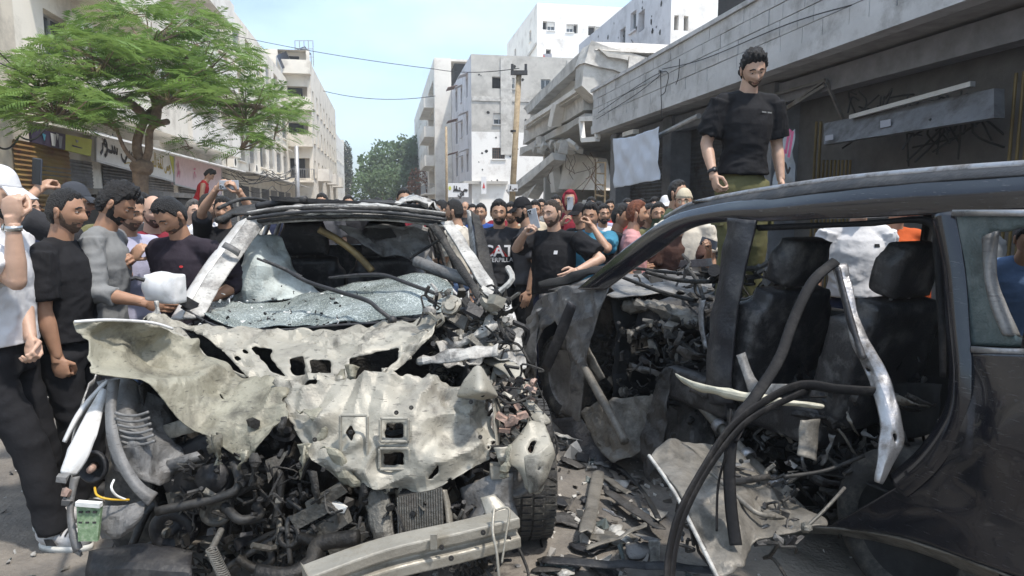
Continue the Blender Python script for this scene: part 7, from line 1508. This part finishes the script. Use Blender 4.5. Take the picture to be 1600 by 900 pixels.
hose('steel_tube', BQ([(906, 560, .02), (930, 605, -.02), (955, 650, -.06), (976, 690, -.1)]), .03, m_chas, bc); hose('steel_tube', BQ([(1094, 630, .1), (1150, 695, .06), (1205, 755, .02), (1252, 802, -.02)]), .03, m_chas, bc, 7, 12)
for x, y, v in ((1124, 666, .05), (1168, 712, .02), (1210, 756, -.02)): mb = MB(); c = Bp(x, y, v); mb.lathe(c, Bp(1252, 802, -.02)-Bp(1094, 630, .1), [(-.02, .03), (-.02, .038), (.02, .038), (.02, .03)], 12); mb.build('tube_clamp', m_chrome, bc, True)
sheet('door_panel', [BQ([(905, 640, -.02), (940, 625, .0), (985, 618, .06), (1020, 612, .1)]), BQ([(925, 690, -.08), (958, 675, -.04), (995, 668, .02), (1030, 660, .08)]), BQ([(960, 728, -.12), (985, 715, -.08), (1010, 712, -.02), (1030, 740, .0)])], m_chas, bc, 10, 10, .02, 8, .005, tear=.04, seed=27, crease=.04, crumple=.04)
sheet('hanging_trim', [BQ([(1030, 585, .0), (1040, 570, .02), (1052, 572, .04)]), BQ([(1010, 650, -.02), (1024, 630, .0), (1046, 628, .03)]), BQ([(1000, 700, -.04), (1014, 690, -.02), (1040, 680, .02)]), BQ([(1012, 760, -.06), (1016, 745, -.05), (1024, 735, -.02)])], m_chasd, bc, 8, 10, .03, 9, .005, tear=.05, seed=28, crease=.05, crumple=.05)
bstrip('grey_sill', [(862, 655, -.02), (900, 700, -.08), (945, 742, -.14), (985, 770, -.2)], [(905, 650, .02), (955, 715, -.02), (1000, 760, -.06), (1030, 790, -.1)], m_bpd, 6, 4, .02, amp=.02, fr=6, seed=29, crease=.02)
# torn floor pan leaning out
sheet('torn_floor_pan', [Q([(1014, 712, 2.75), (1038, 692, 2.85), (1090, 690, 3.0), (1150, 700, 3.0)]), Q([(1052, 765, 2.5), (1090, 740, 2.6), (1140, 740, 2.75), (1210, 760, 2.75)]), Q([(1085, 830, 2.3), (1130, 800, 2.35), (1190, 800, 2.5), (1285, 812, 2.5)]), Q([(1122, 905, 2.12), (1165, 890, 2.15), (1178, 850, 2.3), (1290, 828, 2.4)])], m_chas, bc, 13, 13, .02, 6, .006, tear=.03, seed=31, crease=.04, crumple=.035, bulge=[(1120, 760, 40, .04), (1180, 790, 30, -.04)])
hose('pan_edge', Q([(1014, 712, 2.74), (1052, 766, 2.49), (1086, 832, 2.29), (1124, 908, 2.11)]), .008, m_wpd, bc)
sheet('tunnel_bulge', [BQ([(1045, 640, .2), (1080, 610, .25), (1110, 620, .3)]), BQ([(1040, 690, .1), (1080, 680, .08), (1115, 680, .2)]), BQ([(1060, 715, .1), (1085, 720, .05), (1115, 715, .15)])], m_chasd, bc, 7, 7, .02, 7, .006, seed=33, crease=.02)
hose('pan_rib', Q([(1100, 730, 2.66), (1140, 765, 2.52), (1180, 800, 2.4), (1210, 806, 2.42)]), .01, m_chas, bc); hose('pan_rib', Q([(1090, 750, 2.6), (1150, 752, 2.6), (1200, 745, 2.7)]), .014, m_chasd, bc)
hose('brake_cable', Q([(1225, 745, 2.5), (1290, 735, 2.55), (1350, 712, 2.6)]), .008, m_hose, bc); hose('brake_cable', Q([(1320, 762, 2.3), (1290, 795, 2.25), (1262, 822, 2.2)]), .006, m_alu2, bc)
mb = MB(); mb.ball(P(1260, 825, 2.2), .018, None, 8, 6, .2); mb.build('cable_nut', m_alu2, bc)
# torn chrome door frame, seals, ivory trim
rib('torn_door_frame', [(1300, 414, 2.75), (1312, 460, 2.7), (1330, 530, 2.6), (1352, 580, 2.55), (1375, 650, 2.45), (1372, 700, 2.4), (1368, 752, 2.38)], [(1322, 412, 2.75), (1334, 460, 2.68), (1354, 530, 2.58), (1384, 585, 2.52), (1407, 650, 2.43), (1408, 700, 2.4), (1378, 756, 2.38)], m_chrome, bc, 8, 5, amp=.012, fr=9, thick=.008, seed=41, crease=.016, holes=[[(1395, 678), (1402, 678), (1402, 692), (1395, 692)], [(1352, 575), (1360, 572), (1362, 582), (1355, 584)]])
rib('torn_door_frame', [(1306, 420, 2.72), (1322, 490, 2.64), (1344, 560, 2.56)], [(1312, 418, 2.7), (1330, 490, 2.62), (1352, 560, 2.54)], m_bpd, bc, 8, 3, amp=.004, thick=.01, seed=42)
for pts, r_, mt in (([(1306, 408, 2.74), (1270, 440, 2.68), (1240, 500, 2.6), (1218, 560, 2.5), (1180, 620, 2.4), (1150, 660, 2.35), (1140, 720, 2.3), (1142, 790, 2.25), (1150, 852, 2.2)], .016, m_rub), ([(1042, 905, 2.0), (1046, 860, 2.05), (1062, 800, 2.1), (1100, 730, 2.2), (1140, 670, 2.3), (1190, 630, 2.4), (1250, 602, 2.5), (1310, 608, 2.5), (1370, 612, 2.5)], .015, m_rub), ([(1050, 905, 2.02), (1056, 855, 2.07), (1074, 795, 2.12), (1112, 725, 2.22), (1160, 665, 2.32), (1210, 634, 2.42), (1262, 610, 2.52)], .012, m_rub), ([(1142, 640, 2.38), (1136, 700, 2.3), (1122, 760, 2.3), (1120, 830, 2.25)], .006, m_rub), ([(1150, 690, 2.3), (1175, 650, 2.4), (1225, 625, 2.5), (1290, 620, 2.55)], .008, m_rub)):
    mb = MB(); pp = crv(Q(pts), 7); mb.tube(pp, [(r_*1.3, r_*.5)]*len(pp), 8); mb.build('door_seal_strip', m_seal, bc, True)
rib('ivory_trim', [(1054, 582, 2.95), (1090, 596, 2.85), (1140, 606, 2.75), (1190, 616, 2.7), (1300, 632, 2.6)], [(1064, 596, 2.95), (1096, 614, 2.85), (1144, 624, 2.75), (1190, 634, 2.7), (1296, 640, 2.6)], m_ivory, bc, 7, 3, amp=.012, fr=8, thick=.003, seed=44, tear=.05, crumple=.02)
mb = MB(); c = BQ([(1296, 582, .3), (1330, 574, .3), (1336, 594, .3), (1300, 602, .3)]); mb.slab(c, BV*.03); ve = mb.build('air_vent', m_black, bc)
for i in range(4): mb = MB(); mb.bar(c[i]-BV*.004, c[(i+1) % 4]-BV*.004, .007, .007); mb.build('vent_frame', m_chrome, ve)
for k in (.25, .5, .75): mb = MB(); mb.bar(c[0].lerp(c[3], k)-BV*.004, c[1].lerp(c[2], k)-BV*.004, .004, .004); mb.build('vent_slat', m_plg, ve)
rib('white_tag', [(1250, 655, 2.6), (1248, 690, 2.58), (1246, 710, 2.56)], [(1282, 655, 2.62), (1278, 690, 2.6), (1274, 720, 2.56)], m_chas, bc, 4, 3, amp=.015, fr=12, seed=45)
rib('grey_pillar_trim', [(1150, 555, 2.95), (1165, 600, 2.85), (1180, 640, 2.75)], [(1164, 550, 2.95), (1184, 596, 2.85), (1230, 600, 2.7)], m_plg, bc, 5, 4, amp=.01, seed=46)
sheet('pillar_lining', [BQ([(1150, 480, .3), (1170, 492, .3), (1200, 520, .35)]), BQ([(1140, 520, .25), (1165, 540, .28), (1190, 552, .3)]), BQ([(1145, 560, .25), (1160, 580, .28), (1185, 590, .3)])], m_plg, bc, 5, 5, .02, 8, .005, seed=47, tear=.03)
# shredded metal through the lower opening
rn = random.Random(91)
for k in range(120):
    x, y, v = rn.uniform(930, 1430), rn.uniform(500, 770), rn.uniform(.02, .4)
    if x > 1120 and y < 600 or x > 1300 and y > 700: continue
    L_, w_, a = rn.uniform(25, 75), rn.uniform(4, 12), rn.uniform(.3, 1.9); dx, dy = math.cos(a)*L_, math.sin(a)*L_*.7; nx, ny = -math.sin(a)*w_, math.cos(a)*w_
    bstrip('shredded_metal', [(x, y, v), (x+dx*.5, y+dy*.5, v-.04*rn.random()), (x+dx, y+dy, v+.1*rn.random())], [(x+nx, y+ny, v), (x+dx*.5+nx*.9, y+dy*.5+ny, v), (x+dx+nx*.4, y+dy+ny*.4, v+.08)], rn.choice([m_chas, m_chasd, m_soot, m_chas, m_plg, m_pla]), 4, 3, .01, amp=.02, fr=12, thick=.004, seed=k, crease=.03, crumple=.02)
# seats
for (x, y, v, dz) in ((1168, 470, .33, 0), (1310, 470, .4, 0)):
    q = Bp(x, y, v); seat(bc, (q.x, q.y, .21), math.degrees(math.atan2(-BU.x, -BU.y)), m_leath, tilt=14)
bstrip('door_card', [(1300, 640, .45), (1380, 600, .45), (1470, 600, .3)], [(1300, 700, .45), (1380, 690, .45), (1460, 680, .3)], m_black, 5, 4, .0, amp=.03, fr=5)
shards('interior_debris', bc, 210, lambda rn: Bp(rn.uniform(960, 1460), rn.uniform(560, 740), rn.uniform(.3, .9)), (.02, .1), [m_black, m_soot, m_pla, m_black, m_hose, m_chasd], 31, 60)
shards('pan_debris', bc, 120, lambda rn: (lambda x, y: P(x, y, 2.9-(y-700)*.0039))(rn.uniform(1060, 1250), rn.uniform(720, 850)), (.012, .05), [m_soot, m_chas, m_pla, m_chasd, m_plg], 37, 14)
shards('dash_debris', bc, 150, lambda rn: Bp(rn.uniform(950, 1250), rn.uniform(415, 480), rn.uniform(.4, 1.1)), (.02, .09), [m_soot, m_pla, m_black, m_plg], 33, 30)
shards('lower_debris', bc, 260, lambda rn: Bp(rn.uniform(1040, 1330), rn.uniform(610, 800), rn.uniform(.1, .5)), (.015, .08), [m_soot, m_black, m_chasd, m_pla, m_plg], 39, 60)
shards('front_debris', bc, 380, lambda rn: Bp(rn.uniform(930, 1110), rn.uniform(500, 710), rn.uniform(.12, .45)), (.02, .09), [m_soot, m_black, m_chasd, m_pla, m_chas], 35, 50)
for k in range(14):
    rn = random.Random(k+80); a = Bp(rn.uniform(960, 1120), rn.uniform(430, 560), rn.uniform(.2, .6)); hose('torn_wire', [a, a+BU*rn.uniform(-.1, .25)+EZ*rn.uniform(-.1, .05), a+BU*rn.uniform(.1, .4)-EZ*rn.uniform(.0, .25)], rn.uniform(.005, .012), m_hose, bc)
for pts in ([(1010, 425, .3), (1060, 438, .3), (1110, 440, .3)], [(965, 430, .25), (1030, 455, .25), (1085, 470, .3)], [(1075, 420, .6), (1090, 440, .5), (1100, 470, .4)], [(985, 418, .9), (1040, 425, .8), (1100, 430, .7)]): hose('dash_rod', BQ(pts), .013, m_soot, bc)
# ------------------------------------------------------------------ debris on the road
deb = [('grey steel strip with torn tabs standing between the wrecks', [(936, 735, 3.15), (925, 790, 2.7), (915, 836, 2.5)], .09, m_chas), ('flat metal channel lying toward the dark wreck', [(940, 742, 3.1), (985, 772, 2.9)], .06, m_chas), ('long dark sill beam lying across the rubble', [(945, 765, 2.95), (1040, 830, 2.6)], .08, m_chasd), ('broken pale moulding on the gravel', [(912, 858, 2.4), (975, 835, 2.5), (1010, 818, 2.6)], .05, m_chas), ('long black trim bar lying in the bottom foreground', [(842, 876, 2.35), (980, 882, 2.3), (1140, 892, 2.2)], .07, m_pla), ('white plastic slat upright in the rubble', [(1024, 845, 2.4), (1024, 885, 2.3)], .06, m_wpd), ('chrome moulding scrap beside the dark sill', [(942, 794, 2.75), (974, 810, 2.7)], .035, m_chrome), ('thin rod running under the dark wreck', [(965, 730, 3.1), (1000, 760, 2.9), (1030, 815, 2.65)], .03, m_hose), ('grey bumper strip behind the white wreck bracket', [(855, 668, 3.0), (880, 682, 3.0), (905, 690, 3.0)], .06, m_wpd), ('blue-grey sheet scrap under the sill beam', [(985, 830, 2.6), (1025, 845, 2.5)], .1, m_plg)]
for lb, pts, w_, mt in deb:
    pp = [];
    for p in pts:
        q = P(*p); q = onplane(p[0], p[1], Vector((0, 0, .05+.02*len(pp))), EZ) if 'upright' not in lb else P(p[0], p[1], 2.95)
        pp.append(q)
    cr = crv(pp, 6); rows = [[c+CR*(-w_/2)*(1 if abs((pp[-1]-pp[0]).normalized().x) < .7 else 0)+Vector((0, -w_/2 if abs((pp[-1]-pp[0]).normalized().x) >= .7 else 0, 0)) for c in cr], [c+EZ*.006 for c in cr], [c-(CR*(-w_/2)*(1 if abs((pp[-1]-pp[0]).normalized().x) < .7 else 0)+Vector((0, -w_/2 if abs((pp[-1]-pp[0]).normalized().x) >= .7 else 0, 0))) for c in cr]]
    o = sheet('metal_scrap', rows, mt, None, 2, 4, .012, 8, .004, tear=.05, seed=w_*100, crease=.025, crumple=.02); tag(o, lb, 'scrap')
def road_bits():
    rn = random.Random(77); vs = MB(); mats = [m_chas, m_pave, m_soot, m_grey2, m_pla, m_wpd, m_tint, m_asph]
    for k in range(5200):
        vs.cm = rn.choice((0, 1, 1, 2, 3, 3, 4, 5, 6, 7, 7)); x = rn.uniform(-3.6, 3.2); y = 1.7+rn.random()**1.3*6
        near = math.exp(-((x-.35)/.5)**2) if y < 4.5 else .2
        if rn.random() > .25+near: continue
        s_ = rn.uniform(.006, .02)*(1+near*rn.random()**4*4); ro = Matrix.Rotation(rn.random()*6, 3, Vector((rn.gauss(0, 1), rn.gauss(0, 1), rn.gauss(0, 2))).normalized())
        vs.box((x, y, s_*.3+.004), (s_*rn.uniform(1, 2.4), s_*rn.uniform(.6, 1.2), s_*rn.uniform(.25, .8)), ro, s_*.25)
    o = vs.build('rubble', mats); tag(o, 'grey grit and broken bits strewn over the road', 'rubble', kind='stuff')
road_bits()
for k in range(26):
    rn = random.Random(k+300); x, y = rn.uniform(850, 1020), rn.uniform(700, 895); q = onplane(x, y, Vector((0, 0, .02)), EZ); s_ = rn.uniform(.05, .13); a = rn.random()*6
    ex = Vector((math.cos(a), math.sin(a), rn.uniform(-.1, .2)))*s_; ey = Vector((-math.sin(a), math.cos(a), rn.uniform(-.1, .2)))*s_*.6
    o = sheet('panel_shard', [[q-ex-ey, q-ey*1.1, q+ex-ey*.6], [q-ex*.8, q+EZ*.015, q+ex], [q-ex*.5+ey, q+ey, q+ex*.6+ey*.8]], rn.choice([m_chas, m_plg, m_pla, m_wpd, m_chasd]), None, 3, 3, .012, 16, .004, seed=k, crease=.02)
    tag(o, 'small crumpled panel fragment on the gravel between the wrecks', 'fragment', 'panel fragments between the wrecks')
# ------------------------------------------------------------------ thin dusty air over the street
mb = MB(); mb.box((0, 600, 12.8), (2400, 2600, 28.4)); hz = mb.build('haze', None); hz.data.materials.clear(); hz['kind'] = 'stuff'
hm_ = bpy.data.materials.new('dusty_air'); hm_.use_nodes = True; hn = hm_.node_tree.nodes; hn.remove(hn['Principled BSDF'])
pv = hn.new('ShaderNodeVolumePrincipled'); pv.inputs['Color'].default_value = (.93, .95, .97, 1); pv.inputs['Density'].default_value = .0017; pv.inputs['Anisotropy'].default_value = .3
hm_.node_tree.links.new(pv.outputs[0], hn['Material Output'].inputs['Volume']); hz.data.materials.append(hm_)
